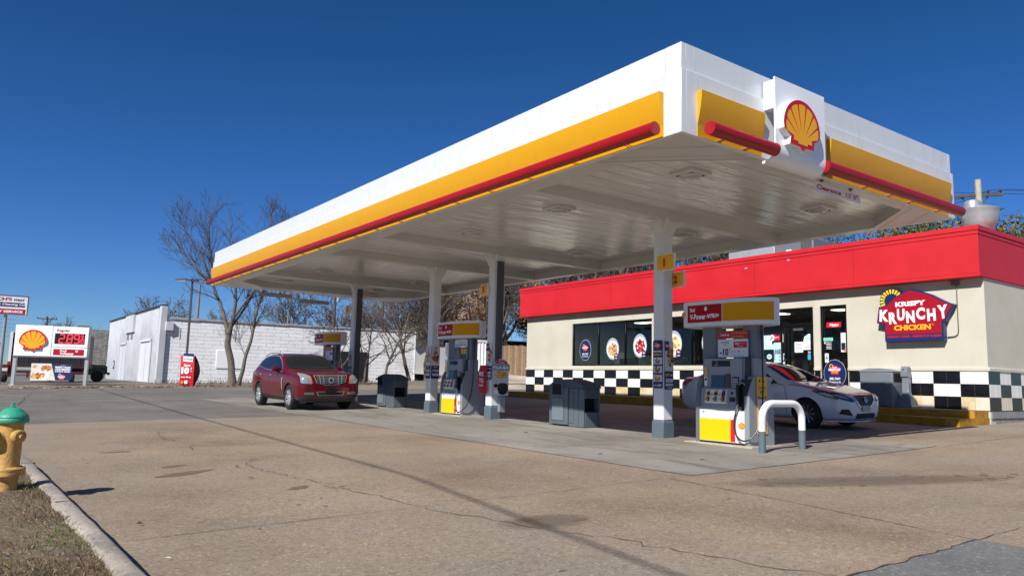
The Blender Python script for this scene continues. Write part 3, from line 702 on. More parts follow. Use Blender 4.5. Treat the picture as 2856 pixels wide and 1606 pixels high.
# glazing
m_frame = M('#17181a', .35, metal=.5)
def g_glass(nt, p):
    out = nt.nodes['Material Output']; tr = nt.nodes.new('ShaderNodeBsdfTransparent'); tr.inputs[0].default_value = (.42, .47, .47, 1)
    gl = nt.nodes.new('ShaderNodeBsdfGlossy'); gl.inputs['Roughness'].default_value = .015; gl.inputs[0].default_value = (.85, .9, .95, 1)
    fr = nt.nodes.new('ShaderNodeFresnel'); fr.inputs[0].default_value = 1.52; mx = nt.nodes.new('ShaderNodeMixShader')
    nt.links.new(fr.outputs[0], mx.inputs[0]); nt.links.new(tr.outputs[0], mx.inputs[1]); nt.links.new(gl.outputs[0], mx.inputs[2]); nt.links.new(mx.outputs[0], out.inputs[0])
m_glass = nodes_mat('shop_glass', g_glass)
def unit(name, y0, y1, z0, z1, splits, zsplits=(), mid_from=None, fw=.05, label=None):
    mb = MB(); xa, xb = SX + .03, SX + .11
    mb.box(xa, xb, y0, y0 + fw, z0, z1); mb.box(xa, xb, y1 - fw, y1, z0, z1); mb.box(xa, xb, y0 + fw, y1 - fw, z1 - fw, z1); mb.box(xa, xb, y0 + fw, y1 - fw, z0, z0 + fw)
    for s_ in splits: mb.box(xa, xb, s_ - fw * .6, s_ + fw * .6, z0 + fw, (zsplits[0] if zsplits else z1 - fw))
    for s_ in zsplits: mb.box(xa - .01, xb, y0 + fw, y1 - fw, s_ - .05, s_ + .05)
    fr = mb.build(name, m_frame, shop, world=True, bevel=.006, seg=1); WM[fr.name] = WM[shop.name]; tag(fr, label)
    mb = MB(); mb.add([(SX + .07, y0 + fw, z0 + fw), (SX + .07, y1 - fw, z0 + fw), (SX + .07, y1 - fw, z1 - fw), (SX + .07, y0 + fw, z1 - fw)], [(3, 2, 1, 0)])
    mb.build('pane', m_glass, fr, world=True, recalc=False); return fr
w1 = unit('window', 18.09, 22.30, 2.0, 3.63, (19.44, 20.85), label='three pane black framed window at the far end of the shop')
w2 = unit('window', 14.95, 17.82, 2.0, 3.63, (16.38,), label='black framed shop window behind the nearest column')
dr = unit('door', 11.97, 14.70, .96, 3.63, (12.93, 13.86), (3.14,), fw=.06, label='black framed double door of the shop with a transom')
w3 = unit('window', 10.98, 11.76, .96, 3.63, (), fw=.06, label='tall narrow window beside the shop door')
for y in (12.05, 12.80, 13.0, 13.75):
    mb = MB(); mb.box(SX + .02, SX + .10, y - .035, y + .035, 1.0, 3.08); mb.build('door_stile', m_frame, dr, world=True, bevel=.004, seg=1)
for y0, y1 in ((12.0, 12.88), (12.96, 13.8)):
    for z0_, z1_ in ((.97, 1.16), (3.0, 3.085)): mb = MB(); mb.box(SX + .021, SX + .099, y0, y1, z0_, z1_); mb.build('door_rail', m_frame, dr, world=True)
mb = MB(); mb.tube([(SX + .02, 12.86, 1.85), (SX - .04, 12.86, 1.87), (SX - .04, 12.86, 2.15), (SX + .02, 12.86, 2.17)], .012, 8); mb.build('door_handle', M('#9a9a98', .3, metal=.9), dr, world=True)
mb = MB(); mb.box(SX + .02, SX + .095, 12.3, 12.62, 2.98, 3.05); mb.build('door_closer', M('#77746f', .4, metal=.6), dr, world=True)
# interior
mb = MB(); mb.box(SX + .22, XB2 - .3, SY0 + .3, SY1 - .3, .90, .93, 0); mb.box(SX + .22, XB2 - .3, SY0 + .3, SY1 - .3, 3.95, 3.98, 1)
mb.box(SX + 6.2, SX + 6.3, SY0 + .3, SY1 - .3, .93, 3.95, 2); mb.build('interior', [M('#8a8378', .6), M('#8f8f8c', .8), M('#2f2c29', .8)], shop, world=True, recalc=False)
mb = MB()
for x in (20.8, 23.0):
    for y in (9.5, 12.5, 15.5, 18.5, 21.5): mb.box(x, x + .45, y, y + 1.2, 3.93, 3.945)
mb.build('interior_light', M('#fff6e6', emit=7.0), shop, world=True)
mb = MB()
for x0, x1, y0, y1, z1, mi in ((20.1, 20.8, 20.9, 21.8, 2.55, 0), (20.2, 20.7, 19.7, 20.7, 2.3, 1), (20.1, 20.8, 19.0, 19.6, 2.4, 0), (20.2, 20.9, 15.4, 17.6, 2.35, 2), (22.4, 23.0, 11, 22, 2.3, 2), (20.6, 21.2, 8.4, 10.8, 2.5, 2)):
    mb.box(x0, x1, y0, y1, .93, z1, mi)
for k in range(160):
    y = rnd.uniform(11, 22); z = rnd.choice((1.4, 1.75, 2.1)); mb.box(22.3, 22.39, y, y + .1, z, z + rnd.uniform(.1, .22), rnd.choice((3, 4, 5, 6)))
for k in range(50):
    y = rnd.uniform(15.4, 17.5); z = rnd.choice((2.02, 2.2)); mb.box(20.12, 20.19, y, y + .08, z, z + rnd.uniform(.08, .13), rnd.choice((3, 4, 5, 6)))
mb.build('shop_counter', [M('#d8eee8', .5), M('#6a7070', .5), M('#5a544e', .6), M('#b03a2a', .5), M('#d8b040', .5), M('#d8d8d0', .5), M('#3c5a80', .5)], shop, world=True, recalc=False)

# decals on the glass
m_navy = M('#14255a', .45); m_lwhite = M('#eef0f2', .5); m_lred = M('#cf1b2c', .45); m_lyel = M('#f2b41e', .45)
foodcols = {'wing': ['#c98a4a', '#b06f32', '#dba765', '#8f5424', '#e3c08a'], 'red': ['#b3202a', '#8f141e', '#cf3a3c', '#6e0e14', '#d9605a'], 'biscuit': ['#e0a954', '#cf8f38', '#edc98a', '#b87428', '#f0dcb0'], 'bun': ['#8a4a22', '#a65e2e', '#6e3416', '#b9763e', '#d7a869']}
def food(mb, kind, cx, cz, rx, rz, y, mi0, n=46, seed=1, s=.20):
    rr = random.Random(seed)
    for k in range(n):
        a = rr.uniform(0, 6.28); q = math.sqrt(rr.random()) * .82; x, z = cx + rx * q * math.cos(a), cz + rz * q * math.sin(a)
        w = rx * s * rr.uniform(.6, 1.3); h = w * rr.uniform(.5, .9); ro = rr.uniform(0, 3.14); pts = []
        for j in range(8):
            b_ = 6.283 * j / 8; r_ = rr.uniform(.75, 1.15); u, v = w * r_ * math.cos(b_), h * r_ * math.sin(b_); pts.append((x + u * math.cos(ro) - v * math.sin(ro), z + u * math.sin(ro) + v * math.cos(ro)))
        mb.face(pts, y - .00012 * (k + 1), 'xz', mi0 + rr.randrange(5))
KS = [(-.372, .148), (-.10, .36), (.0, .405), (.17, .345), (.31, .27), (.52, .20), (.485, .07), (.375, -.02), (.365, -.14), (.36, -.355), (-.35, -.355), (-.355, -.07), (-.48, -.05), (-.45, .15)]
def krunchy(mb, cx, cz, w, y, mr, mw, my, mn, small=True):
    """little house-shaped badge with the three words"""
    mb.ell(cx - .27 * w, cz + .30 * w, .16 * w, .16 * w, y, my, 16); mb.ell(cx - .27 * w, cz + .30 * w, .10 * w, .10 * w, y - .0006, mn, 14)
    mb.face([(cx + a * w, cz + b_ * w) for a, b_ in [(p[0] * .86, p[1] * .95) for p in KS]], y - .0012, 'xz', mr)
    put_text(mb, 'KRISPY', cx, cz + .20 * w, .085 * w, y - .002, w=.42 * w, bold=.04, mi=mw)
    put_text(mb, 'KRUNCHY', cx, cz + .03 * w, .20 * w, y - .002, w=.98 * w, bold=.05, mi=mw)
    put_text(mb, 'CHICKEN', cx, cz - .17 * w, .10 * w, y - .002, w=.56 * w, bold=.04, mi=my)
def decal(parent, y_world, z, x=SX + .06, label=None, rz=-90, name='window_decal'):
    return Matrix.Translation((x, y_world, z)) @ Matrix.Rotation(R(-90), 4, 'Z')
def add_decal(mb, mats, y, z, label, x=SX + .062):
    mb.xf(decal(None, y, z, x)); o = mb.build('window_decal', mats, shop, world=True, recalc=False); return tag(o, label)
base5 = [m_navy, m_lred, m_lwhite, m_lyel, M('#d8d6d2', .5)]
mb = MB(); mb.ell(0, 0, .325, .405, .004, 2, 40); mb.ell(0, 0, .315, .395, .002, 0, 40); krunchy(mb, 0, .08, .34, 0, 1, 2, 3, 0)
put_text(mb, 'SMELL THAT?', 0, -.15, .06, -.001, w=.34, bold=.04, mi=2); put_text(mb, 'Of course you do.', 0, -.245, .07, -.001, w=.36, mi=2)
mb.xf(Matrix.Diagonal((1.0, 1, .98, 1))); add_decal(mb, base5, 21.60, 2.60, 'navy oval window sticker reading Smell that? Of course you do.')
def oval_food(kind, y, z, rx, rz, seed, label, plate='#e6e8ea'):
    fm = [M(c, .6) for c in foodcols[kind]]
    mb = MB(); mb.ell(0, 0, rx, rz, .002, 4, 40); mb.ell(0, -.02, rx * .93, rz * .80, .0015, 5, 36); food(mb, kind, .0, -.02, rx * .82, rz * .66, 0, 6, 60, seed)
    mb.ell(rx * .62, -rz * .72, rx * .34, rz * .34, -.010, 0, 24); krunchy(mb, rx * .62, -rz * .62, rx * .42, -.011, 1, 2, 3, 0); mb.box(rx*.62 - .05, rx*.62 + .05, -.0125, -.012, -rz * .90, -rz * .84, 2)
    add_decal(mb, base5[:4] + [M('#a9b2ba', .5), M(plate, .5)] + fm, y, z, label)
oval_food('wing', 20.10, 2.62, .33, .40, 3, 'oval window sticker with a plate of fried chicken pieces')
oval_food('red', 18.72, 2.70, .33, .42, 5, 'oval window sticker with dark red chicken pieces')
oval_food('biscuit', 17.15, 2.72, .35, .45, 8, 'oval window sticker with a golden biscuit', '#ece4d8')
oval_food('wing', 15.62, 2.72, .35, .45, 9, 'oval window sticker half hidden behind the nearest pump')
mb = MB(); mb.ell(0, 0, .325, .375, .004, 4, 44); mb.ell(0, 0, .318, .368, .002, 0, 44); krunchy(mb, 0, .09, .36, 0, 1, 2, 3, 0)
put_text(mb, 'SMELL THAT?', 0, -.14, .065, -.001, w=.31, bold=.04, mi=2); put_text(mb, 'Of course you do.', 0, -.235, .07, -.001, w=.36, mi=2)
add_decal(mb, base5, 11.37, 1.77, 'round navy board reading Smell that? in the tall narrow window', SX + .01)
# small notices on door and side window
mb = MB(); ms = [M('#bfe0ea', .5), m_lwhite, m_lred, M('#2c3e50', .5), M('#3fa9d6', .5), M('#cfe6cf', .5), M('#8fe0c8', .5), m_navy, M('#26a65b', .5), M('#b8242c', .5), M('#1c1c20', .5)]
def rect(x0, x1, z0, z1, y, mi): mb.face([(x0, z0), (x1, z0), (x1, z1), (x0, z1)], y, 'xz', mi)
X = lambda yy: 13.3 - yy
def flush(yc, xo, label):
    global mb
    mb.xf(decal(None, yc, 0, SX + xo)); tag(mb.build('window_decal', ms, shop, world=True, recalc=False), label); mb = MB()
rect(X(13.62), X(13.40), 2.46, 2.88, 0, 0); rect(X(13.40), X(13.28), 2.46, 2.62, 0, 0); mb.ell(X(13.45), 2.68, .11, .10, -.001, 1); flush(13.3, .045, 'pale blue cut-out poster on the left door leaf')
rect(X(13.33), X(13.07), 2.72, 2.90, 0, 2); mb.ell(X(13.34), 2.80, .085, .095, -.001, 1); put_text(mb, '>', X(13.34), 2.80, .08, -.002, mi=10, bold=.05); rect(X(13.2), X(13.08), 2.86, 2.90, -.001, 7)
put_text(mb, 'FIDELITY', X(13.18), 2.81, .03, -.002, w=.15, mi=1, bold=.03); flush(13.3, .045, 'red sticker with a white disc and an arrow on the left door leaf')
rect(X(13.28), X(13.04), 2.08, 2.66, 0, 0)
for k in range(7): rect(X(13.26) + .03 * k, X(13.24) + .03 * k, 2.30 + .02 * (k % 3), 2.44 + .03 * (k % 2), -.001, 3)
for k in range(4): rect(X(13.27), X(13.24), 2.15 + .05 * k, 2.18 + .05 * k, -.001, 3); rect(X(13.12), X(13.06), 2.12 + .10 * k, 2.17 + .10 * k, -.001, 4)
flush(13.3, .044, 'tall pale blue poster on the left door leaf')
mb.ell(X(13.44), 2.25, .09, .075, 0, 0); put_text(mb, 'OPEN', X(13.44), 2.25, .03, -.001, w=.12, mi=3, bold=.03); flush(13.3, .045, 'small oval sticker on the left door leaf')
mb.ell(X(13.20), 1.90, .10, .12, 0, 5, 24); mb.face([(X(13.26), 1.88), (X(13.14), 1.88), (X(13.20), 1.98)], -.001, 'xz', 8); rect(X(13.25), X(13.15), 1.85, 1.865, -.001, 8); flush(13.3, .045, 'round pale sticker with a green mark, low on the left door leaf')
rect(X(12.98), X(12.95), 2.66, 2.9, -.02, 1); flush(13.3, .045, 'narrow white strip high on the door stile')
rect(X(12.99), X(12.92), 1.95, 2.1, -.02, 1); flush(13.3, .045, 'small white sticker on the door stile')
mb.ell(X(12.96), 2.2, .022, .07, -.02, 0); rect(X(12.99), X(12.92), 2.32, 2.335, -.02, 1); rect(X(12.99), X(12.92), 2.29, 2.305, -.02, 1); flush(13.3, .045, 'pale blue drop-shaped sticker on the door stile')
rect(X(12.60), X(12.33), 2.36, 2.66, 0, 1)
for k in range(6): rect(X(12.57), X(12.36), 2.40 + .04 * k, 2.41 + .04 * k, -.001, 3)
flush(13.3, .045, 'white paper notice on the right door leaf')
mb.face([(X(12.35), 2.43), (X(12.05), 2.43), (X(12.05), 2.86), (X(12.15), 2.88), (X(12.28), 2.80), (X(12.31), 2.70)], -.002, 'xz', 1); mb.ell(X(12.17), 2.74, .10, .07, -.003, 0)
for k in range(4): rect(X(12.28), X(12.09), 2.47 + .035 * k, 2.478 + .035 * k, -.003, 3)
flush(13.3, .045, 'white cut-out notice on the right door leaf')
rect(X(12.19), X(12.05), 2.31, 2.40, 0, 3); put_text(mb, 'PLEASE', X(12.12), 2.37, .03, -.001, w=.11, mi=1, bold=.03); put_text(mb, 'COME IN', X(12.12), 2.33, .025, -.001, w=.11, mi=1, bold=.03)
rect(X(12.19), X(12.05), 2.15, 2.30, 0, 4); flush(13.3, .045, 'blue sticker near the hinge of the right door leaf')
for k in range(7):
    n = 5 + k % 3
    for j in range(n): rect(X(13.75) + .066 * j, X(13.75) + .066 * j + .05, 3.22 + .045 * k, 3.232 + .045 * k, .03, 0)
    rect(X(13.28), X(12.75 + .1 * (k % 3)), 3.22 + .045 * k, 3.228 + .045 * k, .03, 0)
    rect(X(12.62), X(12.50), 3.22 + .045 * k, 3.227 + .045 * k, .03, 3)
flush(13.3, .045, 'rows of pale lettering on the transom glass')
X = lambda yy: 11.37 - yy
rect(X(11.60), X(11.17), 3.03, 3.17, 0, 2); mb.face([(X(11.36), 3.03), (X(11.17), 3.03), (X(11.17), 3.11)], -.0005, 'xz', 9); put_text(mb, 'Winston', X(11.38), 3.10, .075, -.001, w=.27, shear=.2, mi=1, bold=.03); rect(X(11.44), X(11.28), 3.045, 3.05, -.001, 1); flush(11.37, .05, 'red cigarette sticker reading Winston')
rect(X(11.70), X(11.42), 2.66, 2.75, 0, 6)
for k in range(2): rect(X(11.67), X(11.45), 2.685 + .03 * k, 2.69 + .03 * k, -.001, 3)
flush(11.37, .05, 'mint green strip sticker in the tall narrow window')
mb.ell(X(11.66), 2.61, .025, .03, 0, 5)
for k, t_ in enumerate(('There is no', 'safe level of', 'exposure to', 'secondhand', 'smoke.')): put_text(mb, t_, X(11.62), 2.62 - .042 * k, .028, 0, w=.16 - .01 * (k % 2), bold=.04, mi=1, align='l')
flush(11.37, .05, 'white lettering about smoke in the tall narrow window')
rect(X(11.67), X(11.56), 2.07, 2.32, 0, 1); put_text(mb, 'A', X(11.615), 2.20, .11, -.001, w=.08, mi=7, bold=.04); rect(X(11.65), X(11.58), 2.27, 2.29, -.001, 4); flush(11.37, .05, 'white card with a letter A')
rect(X(11.19), X(11.05), 2.35, 2.87, 0, 1); rect(X(11.18), X(11.06), 2.40, 2.60, -.001, 10); rect(X(11.10), X(11.06), 2.36, 2.45, -.002, 9); flush(11.37, .05, 'tall photo poster at the right of the narrow window')

# walk in front of the shop with a yellow kerb
def g_yk(nt, p):
    b = NB(nt); n = b.noise(2.2, 7, .7); n2 = b.noise(9, 6, .7)
    c = b.ramp(n, [(.3, '#94691a'), (.6, '#b8861f')]); c = b.mix(b.ramp(n2, [(.54, 0.0), (.70, 1.0)]), c, '#6b5228')
    nt.links.new(c, p.inputs['Base Color']); p.inputs['Roughness'].default_value = .8; b.bump(n2, .4, .02, p)
m_yk = nodes_mat('worn_yellow_paint', g_yk)
wk = MB(); wk.prism([(18.25, 9.2), (18.30, 8.0), (18.45, 7.6), (19.185, 7.6), (19.185, 25.3), (18.25, 25.3)], .2, SB - .002, 'xy', 0, 1)
wk.prism([(17.60, 7.86), (17.74, 7.62), (19.18, 7.58), (19.18, 7.62), (18.42, 7.63), (18.28, 8.0), (18.235, 9.2), (18.235, 11.4)], .2, .775, 'xy', 1, 1)
KS_, KO_ = 1.05, Vector((0, 0, -.06615))
wk.v = [tuple(Vector(v) * KS_ + KO_) for v in wk.v]
tag(wk.build('sidewalk', [nodes_mat('walk_concrete', g_concrete, base='#8c7c66', dark='#6f604c', light='#a5957e', speck=.6, stain=.5), m_yk], bevel=.02), kind='structure')
# ------------------------------------------------------------------ lit-wall sign of the chicken counter
ks = thing('wall_sign', 'big red house-shaped Krispy Krunchy Chicken sign with a yellow sunflower wheel on the cream wall', 'sign', (SX, 9.13, 3.18), -90)
kx = lambda px: -.89 + (px - 178) * .0029
kz = lambda py: 3.85 - .00293 * (py - 212) - 3.18
KF = [(kx(a), kz(b_)) for a, b_ in ((200, 347), (240, 352), (335, 272), (462, 214), (560, 243), (632, 270), (715, 320), (772, 350), (803, 360), (765, 418), (738, 480), (714, 485), (714, 632), (248, 636), (246, 485), (180, 472))]
mb = MB(); big = [(kx(a), kz(b_)) for a, b_ in ((190, 338), (236, 343), (330, 262), (462, 202), (566, 232), (640, 260), (722, 310), (778, 342), (816, 352), (816, 366), (775, 428), (748, 492), (730, 496), (730, 645), (238, 648), (236, 496), (168, 482))]
mb.prism(big, -.19, -.03, 'xz'); mb.build('sign_box', M('#1b2a5e', .4), ks, bevel=.012)
mb = MB(); mb.face([(x, max(z, -.425)) for x, z in KF], -.193, 'xz'); mb.build('red_face', M('#a30f26', .35), ks, recalc=False)
mb = MB(); mb.lathe([(.0, -.17), (.30, -.17), (.31, -.16), (.31, -.04), (0, -.04)], 40, (-.53, 0, .44), axis='y'); wh = mb.build('sunflower_wheel', M('#10163a', .4), ks, smooth=True)
mb = MB()
for k in range(20):
    a0, a1 = 2 * math.pi * k / 20, 2 * math.pi * (k + .62) / 20
    mb.face([(-.53 + r_ * math.cos(a), .44 + r_ * math.sin(a)) for r_, a in ((.18, a0), (.285, a0), (.292, (a0 + a1) / 2), (.285, a1), (.18, a1))], -.174, 'xz')
mb.build('petals', M('#f3cf2e', .4), wh, recalc=False)
mb = MB(); mb.ell(-.53, .44, .165, .165, -.1745); mb.build('wheel_hub', m_navy, wh, recalc=False)
lettering('KRISPY', m_lwhite, ks, -.055, .333, .125, -.197, w=.74, bold=.05, rot=.02)
for ch, x, z, h, w_, ro in (('K', -.72, .065, .30, .235, -.06), ('R', -.50, -.01, .30, .20, .02), ('U', -.325, .065, .30, .19, -.02), ('N', -.06, .0, .30, .21, .05), ('C', .19, .07, .30, .215, -.02), ('H', .445, .025, .30, .20, .03), ('Y', .71, .085, .33, .235, .06)):
    lettering(ch, m_lwhite, ks, x + (.03 if ch == 'U' else 0), z, h, -.199, w=w_, bold=.05, rot=ro)
lettering('CHICKEN', m_lyel, ks, -.03, -.262, .135, -.197, w=.90, bold=.05); lettering('®', m_lyel, ks, .47, -.21, .045, -.197)
lettering('FRESHLY MADE - PERFECTLY CAJUN', m_lred, ks, .0, -.492, .07, -.196, w=1.30, bold=.03)
mb = MB(); mb.tube([(.97, -.02, .80), (.97, -.02, .25), (.97, -.02, -.38), (.95, -.02, -.47), (.88, -.02, -.51), (.72, -.03, -.52)], .014, 8); mb.box(.88, 1.04, -.09, -.001, .72, .86); mb.build('conduit', M('#6d6b64', .5, metal=.3), ks, bevel=.004)

# ------------------------------------------------------------------ rooftop kit
hv = thing('rooftop_air_unit', 'grey rooftop air conditioning unit behind the red shop fascia', 'air conditioner', (23.2, 15.3, 5.2))
mb = MB(); mb.box(-1.2, -.02, -.2, 1.7, 0, .93); mb.build('duct_box', M('#a9aaac', .45, metal=.3, var=.1), hv, bevel=.02)
mb = MB(); mb.box(-1.2, 1.4, -1.65, -.21, 0, 1.02); mb.build('cabinet', M('#75777b', .5, metal=.2, var=.1), hv, bevel=.02)
mb = MB()
for k in range(8): mb.box(-1.205 - .012, -1.2, -1.62 + .035 + k * .05, -1.62 + .06 + k * .05, .15, .95)
mb.build('louvre', M('#4a4c4e', .5), hv)
mb = MB(); mb.box(-1.206, -1.2, -.85, -.65, .62, .74); mb.box(-1.206, -1.2, -1.12, -1.02, .55, .62); mb.build('data_plate', M('#dcdedd', .5), hv)
fn = thing('exhaust_fan', 'spun aluminium mushroom exhaust fan on the shop roof corner', 'exhaust fan', (20.9, 8.25, 5.26))
m_alu = M('#c6c9cb', .33, metal=.6, var=.06, scale=6)
mb = MB(); mb.box(-.38, .38, -.38, .38, -.05, .14); mb.build('kerb_box', M('#8b8f8c', .5, metal=.5), fn, bevel=.01)
mb = MB(); mb.lathe([(.36, .12), (.30, .20), (.27, .27), (.34, .33), (.40, .45), (.43, .60), (.445, .75), (.452, .76), (.452, .79), (.38, .80), (.30, .84), (.25, .86), (0, .865)], 48); mb.build('fan_bowl', m_alu, fn, smooth=True, angle=35)
mb = MB(); mb.lathe([(.20, .80), (.20, .95), (.17, 1.0), (.10, 1.03), (0, 1.035)], 24, (-.15, .1, 0)); mb.build('motor_dome', m_alu, fn, smooth=True)
mb = MB(); mb.tube([(.40, -.15, .5), (.44, -.22, .3), (.44, -.3, .1), (.6, -.5, -.05)], .012, 6); mb.tube([(-.4, .2, .5), (-.47, .25, .3), (-.42, .3, .1)], .012, 6); mb.build('cable', M('#2c2c2e', .6), fn)
mb = MB(); mb.box(.40, .47, -.30, -.18, .48, .62); mb.build('junction_box', M('#c3c5c6', .4, metal=.4), fn)

# ------------------------------------------------------------------ fuel dispensers (built once, copied, then dressed)
m_pgrey = M('#92989e', .42, metal=.15, var=.05, scale=3); m_pdark = M('#6f757c', .45, metal=.2, var=.05); m_blk = M('#101114', .4); m_black_soft = M('#17181b', .55)
PY = {1: 8.66, 2: 17.80, 3: 27.05}
def pump(n, label):
    x, y = 11.29, PY[n]
    p = thing('fuel_pump', label, 'fuel pump', (x, y, gz(x, y) + .012), -90, 'fuel pumps in a row under the canopy')
    mb = MB(); mb.box(-.54, .50, -.345, .345, .03, .585); bs = mb.build('base_panel', M('#d4d7d9', .35, var=.03), p, bevel=.008)
    mb = MB(); mb.box(-.545, .51, -.33, .33, -.03, .03); mb.build('plinth', m_blk, p)
    mb = MB(); mb.box(-.537, .205, -.3478, -.345, .045, .425); mb.build('yellow_panel', M('#dcc200', .35, var=.03), p)
    mb = MB(); mb.box(.207, .30, -.3480, -.345, .045, .428); mb.build('red_stripe', M('#dd1c26', .3, coat=.3), p)
    emblem(p, .44, .33, .135, -.3465, .0025, red=M('#d8222c', .4))
    # head, tilted back a little
    mb = MB()
    mb.prism([(-.345, .585), (-.325, .80), (-.30, .96), (-.23, 1.0), (-.21, 1.50), (.21, 1.50), (.23, 1.0), (.345, .86), (.345, .585)], -.47, .415, 'yz'); hd = mb.build('head', m_pgrey, p, bevel=.012)
    # end fairings with shoulders
    for sx, nm in ((-1, 'end_fairing'), (1, 'end_fairing')):
        a, b_ = (-.56, -.475) if sx < 0 else (.50, .60)
        pr = [(-.35, .0), (-.35, .62)] + [(-.35 + .21 * (1 - math.cos(t_ * math.pi / 2)) ** 1.2, .62 + .58 * math.sin(t_ * math.pi / 2)) for t_ in [k / 9 for k in range(10)]] + [(-.14, 1.50)]
        pr = pr + [(-u, v) for u, v in pr[::-1]]
        mb = MB(); mb.prism(pr, a, b_, 'yz'); mb.build(nm, m_pdark if sx < 0 else m_pgrey, p, bevel=.012)
    mb = MB(); mb.box(.418, .498, -.19, .19, .0, 1.5); mb.box(.44, .498, -.31, .31, 0, 1.0); mb.build('side_channel', M('#3b4046', .5), p)
    for a, b_ in ((-.60, -.30), (.30, .60)):
        mb = MB(); mb.box(a, b_, -.10, .10, 1.48, 2.10); mb.build('upright', m_pdark, p, bevel=.012)
    # canopy-shaped bonnet
    def plan(hw, hd_, nn=10):
        pts = []
        for k in range(nn + 1): a = math.pi / 2 * k / nn; pts.append((hw - .34 + .34 * math.sin(a), -hd_ * math.cos(a) if True else 0))
        return pts
    def outline(g):
        right = [(.10 + (.85 + g) * math.sin(a), -(.40 + g) * math.cos(a)) for a in [math.pi / 2 * k / 12 for k in range(13)]]
        left = [(-.74 - (.21 + g) * math.sin(a), -(.40 + g) * math.cos(a)) for a in [math.pi / 2 * k / 6 for k in range(7)]]
        front = left[::-1] + right; return front + [(u, -v) for u, v in front[::-1][1:-1]]
    mb = MB(); mb.prism(outline(0), 2.085, 2.545, 'xy'); bo = mb.build('bonnet', M('#dcdee0', .4), p, smooth=True, angle=40, bevel=.006)
    def wrap(x0, x1, z0, z1, g, mat, nm, step=14):
        mb = MB(); vs = []; pts = []
        for k in range(step + 1):
            x_ = x0 + (x1 - x0) * k / step
            y_ = -(.40 + g) if x_ <= .10 else -(.40 + g) * math.sqrt(max(0, 1 - ((x_ - .10) / (.85 + g)) ** 2)); pts.append((x_, y_))
        for (u, v) in pts: vs += [(u, v, z0), (u, v, z1)]
        mb.add(vs, [(2*k, 2*k+2, 2*k+3, 2*k+1) for k in range(step)]); return mb.build(nm, mat, bo, smooth=True, recalc=False)
    rp = wrap(-.70, .08, 2.155, 2.475, .003, M('#a80716', .5, spec=.2), 'red_header'); wrap(.095, .935, 2.155, 2.475, .003, M('#d39300', .5, spec=.2), 'yellow_header', 24)
    mb = MB(); z = 2.315; yb = -.4055
    put_text(mb, 'Shell', -.585, z + .075, .075, yb, w=.12, bold=.02); put_text(mb, 'V-Power', -.46, z - .055, .105, yb, w=.37, bold=.035)
    put_text(mb, 'NiTRO+', -.11, z - .052, .075, yb, w=.27, bold=.045, shear=.28)
    mb.ell(-.275, z + .085, .030, .042, yb, 1, 20); mb.ell(-.275, z + .085, .013, .018, yb - .001, 0, 14)
    mb.m = [0 if mi == 0 else 1 for mi in mb.m]; mb.build('lettering', [m_lwhite, m_lwhite], bo, recalc=False)
    emblem(bo, -.80, 2.31, .13, -.392, .004, sx=.75)
    # panels on the head (sloping front is approximated by setting each one proud of it)
    def plate(nm, x0, x1, z0, z1, yf, mat, par=None, th=.012, bev=.003, tilt=0.0):
        mb = MB(); mb.prism([(yf - th, z0), (yf - th + tilt, z1), (yf + tilt, z1), (yf, z0)], x0, x1, 'yz'); return mb.build(nm, mat, par or p, bevel=bev, seg=1)
    plate('display', -.29, .11, 1.355, 1.46, -.215, m_blk)
    lettering('$', m_lwhite, p, -.18, 1.43, .025, -.2285); lettering('GALLONS', m_lwhite, p, -.19, 1.385, .014, -.2285)
    plate('upper_bezel', -.315, .13, 1.33, 1.49, -.2125, m_pgrey, th=.008)
    plate('right_bezel', .14, .385, .96, 1.50, -.222, m_pgrey, th=.02)
    plate('screen_frame', -.29, .01, .965, 1.20, -.235, M('#4b525b', .4), tilt=.012, th=.02)
    plate('screen', -.255, -.025, .985, 1.18, -.256, M('#2f5165', .12, emit=.05), tilt=.012, th=.004, bev=0)
    plate('card_reader', .035, .13, .98, 1.22, -.24, M('#3f454c', .4), th=.02)
    kp_ = plate('keypad', .185, .315, .965, 1.17, -.243, m_black_soft, th=.012)
    mb = MB()
    for i in range(4):
        for j in range(3): mb.box(.198 + j * .038, .225 + j * .038, -.259, -.255, .985 + i * .043, 1.015 + i * .043)
    mb.build('keys', M('#b9bcc0', .4), kp_)
    # grade selector tray
    mb = MB(); mb.prism([(-.375, .70), (-.395, .715), (-.335, .945), (-.30, .945), (-.30, .70)], -.325, .135, 'yz'); gt = mb.build('grade_tray', M('#e3e4e4', .35), p, bevel=.006)
    for k, (cx_, c_) in enumerate(((-.26, '#f0b400'), (-.095, '#f0b400'), (.07, '#c9142a'))):
        mb = MB(); mb.prism([(-.3935, .735), (-.3415, .935), (-.339, .935), (-.391, .735)], cx_ - .036, cx_ + .036, 'yz'); gb = mb.build('grade_label', M(c_, .35), gt)
        mb = MB(); mb.prism([(-.375, .845), (-.362, .895), (-.35, .895), (-.36, .845)], cx_ - .032, cx_ + .032, 'yz'); mb.build('grade_display', m_blk, gb)
        mb = MB(); mb.lathe([(.0, -.035), (.03, -.033), (.038, -.02), (.038, .0)], 16, (cx_, -.385, .77), axis='y'); mb.build('grade_button', M('#2a2418', .4), gb, smooth=True)
        mb = MB(); put_text(mb, ('87', '89', '93')[k], cx_, .77, .034, -.4212, bold=.04); mb.ell(cx_, .77, .030, .030, -.4206, 1, 16); mb.m = mb.m
        mb.build('lettering', [m_blk, M('#f0b400', .4)], gb, recalc=False)
        if k < 2:
            mb = MB(); mb.box(cx_ + .06, cx_ + .10, -.374, -.366, .845, .86); mb.build('grade_mark', m_navy, gt)
    plate('printer', .185, .30, .735, .815, -.33, m_blk, th=.012); plate('call_button_plate', .16, .34, .69, .945, -.322, m_pgrey, th=.01)
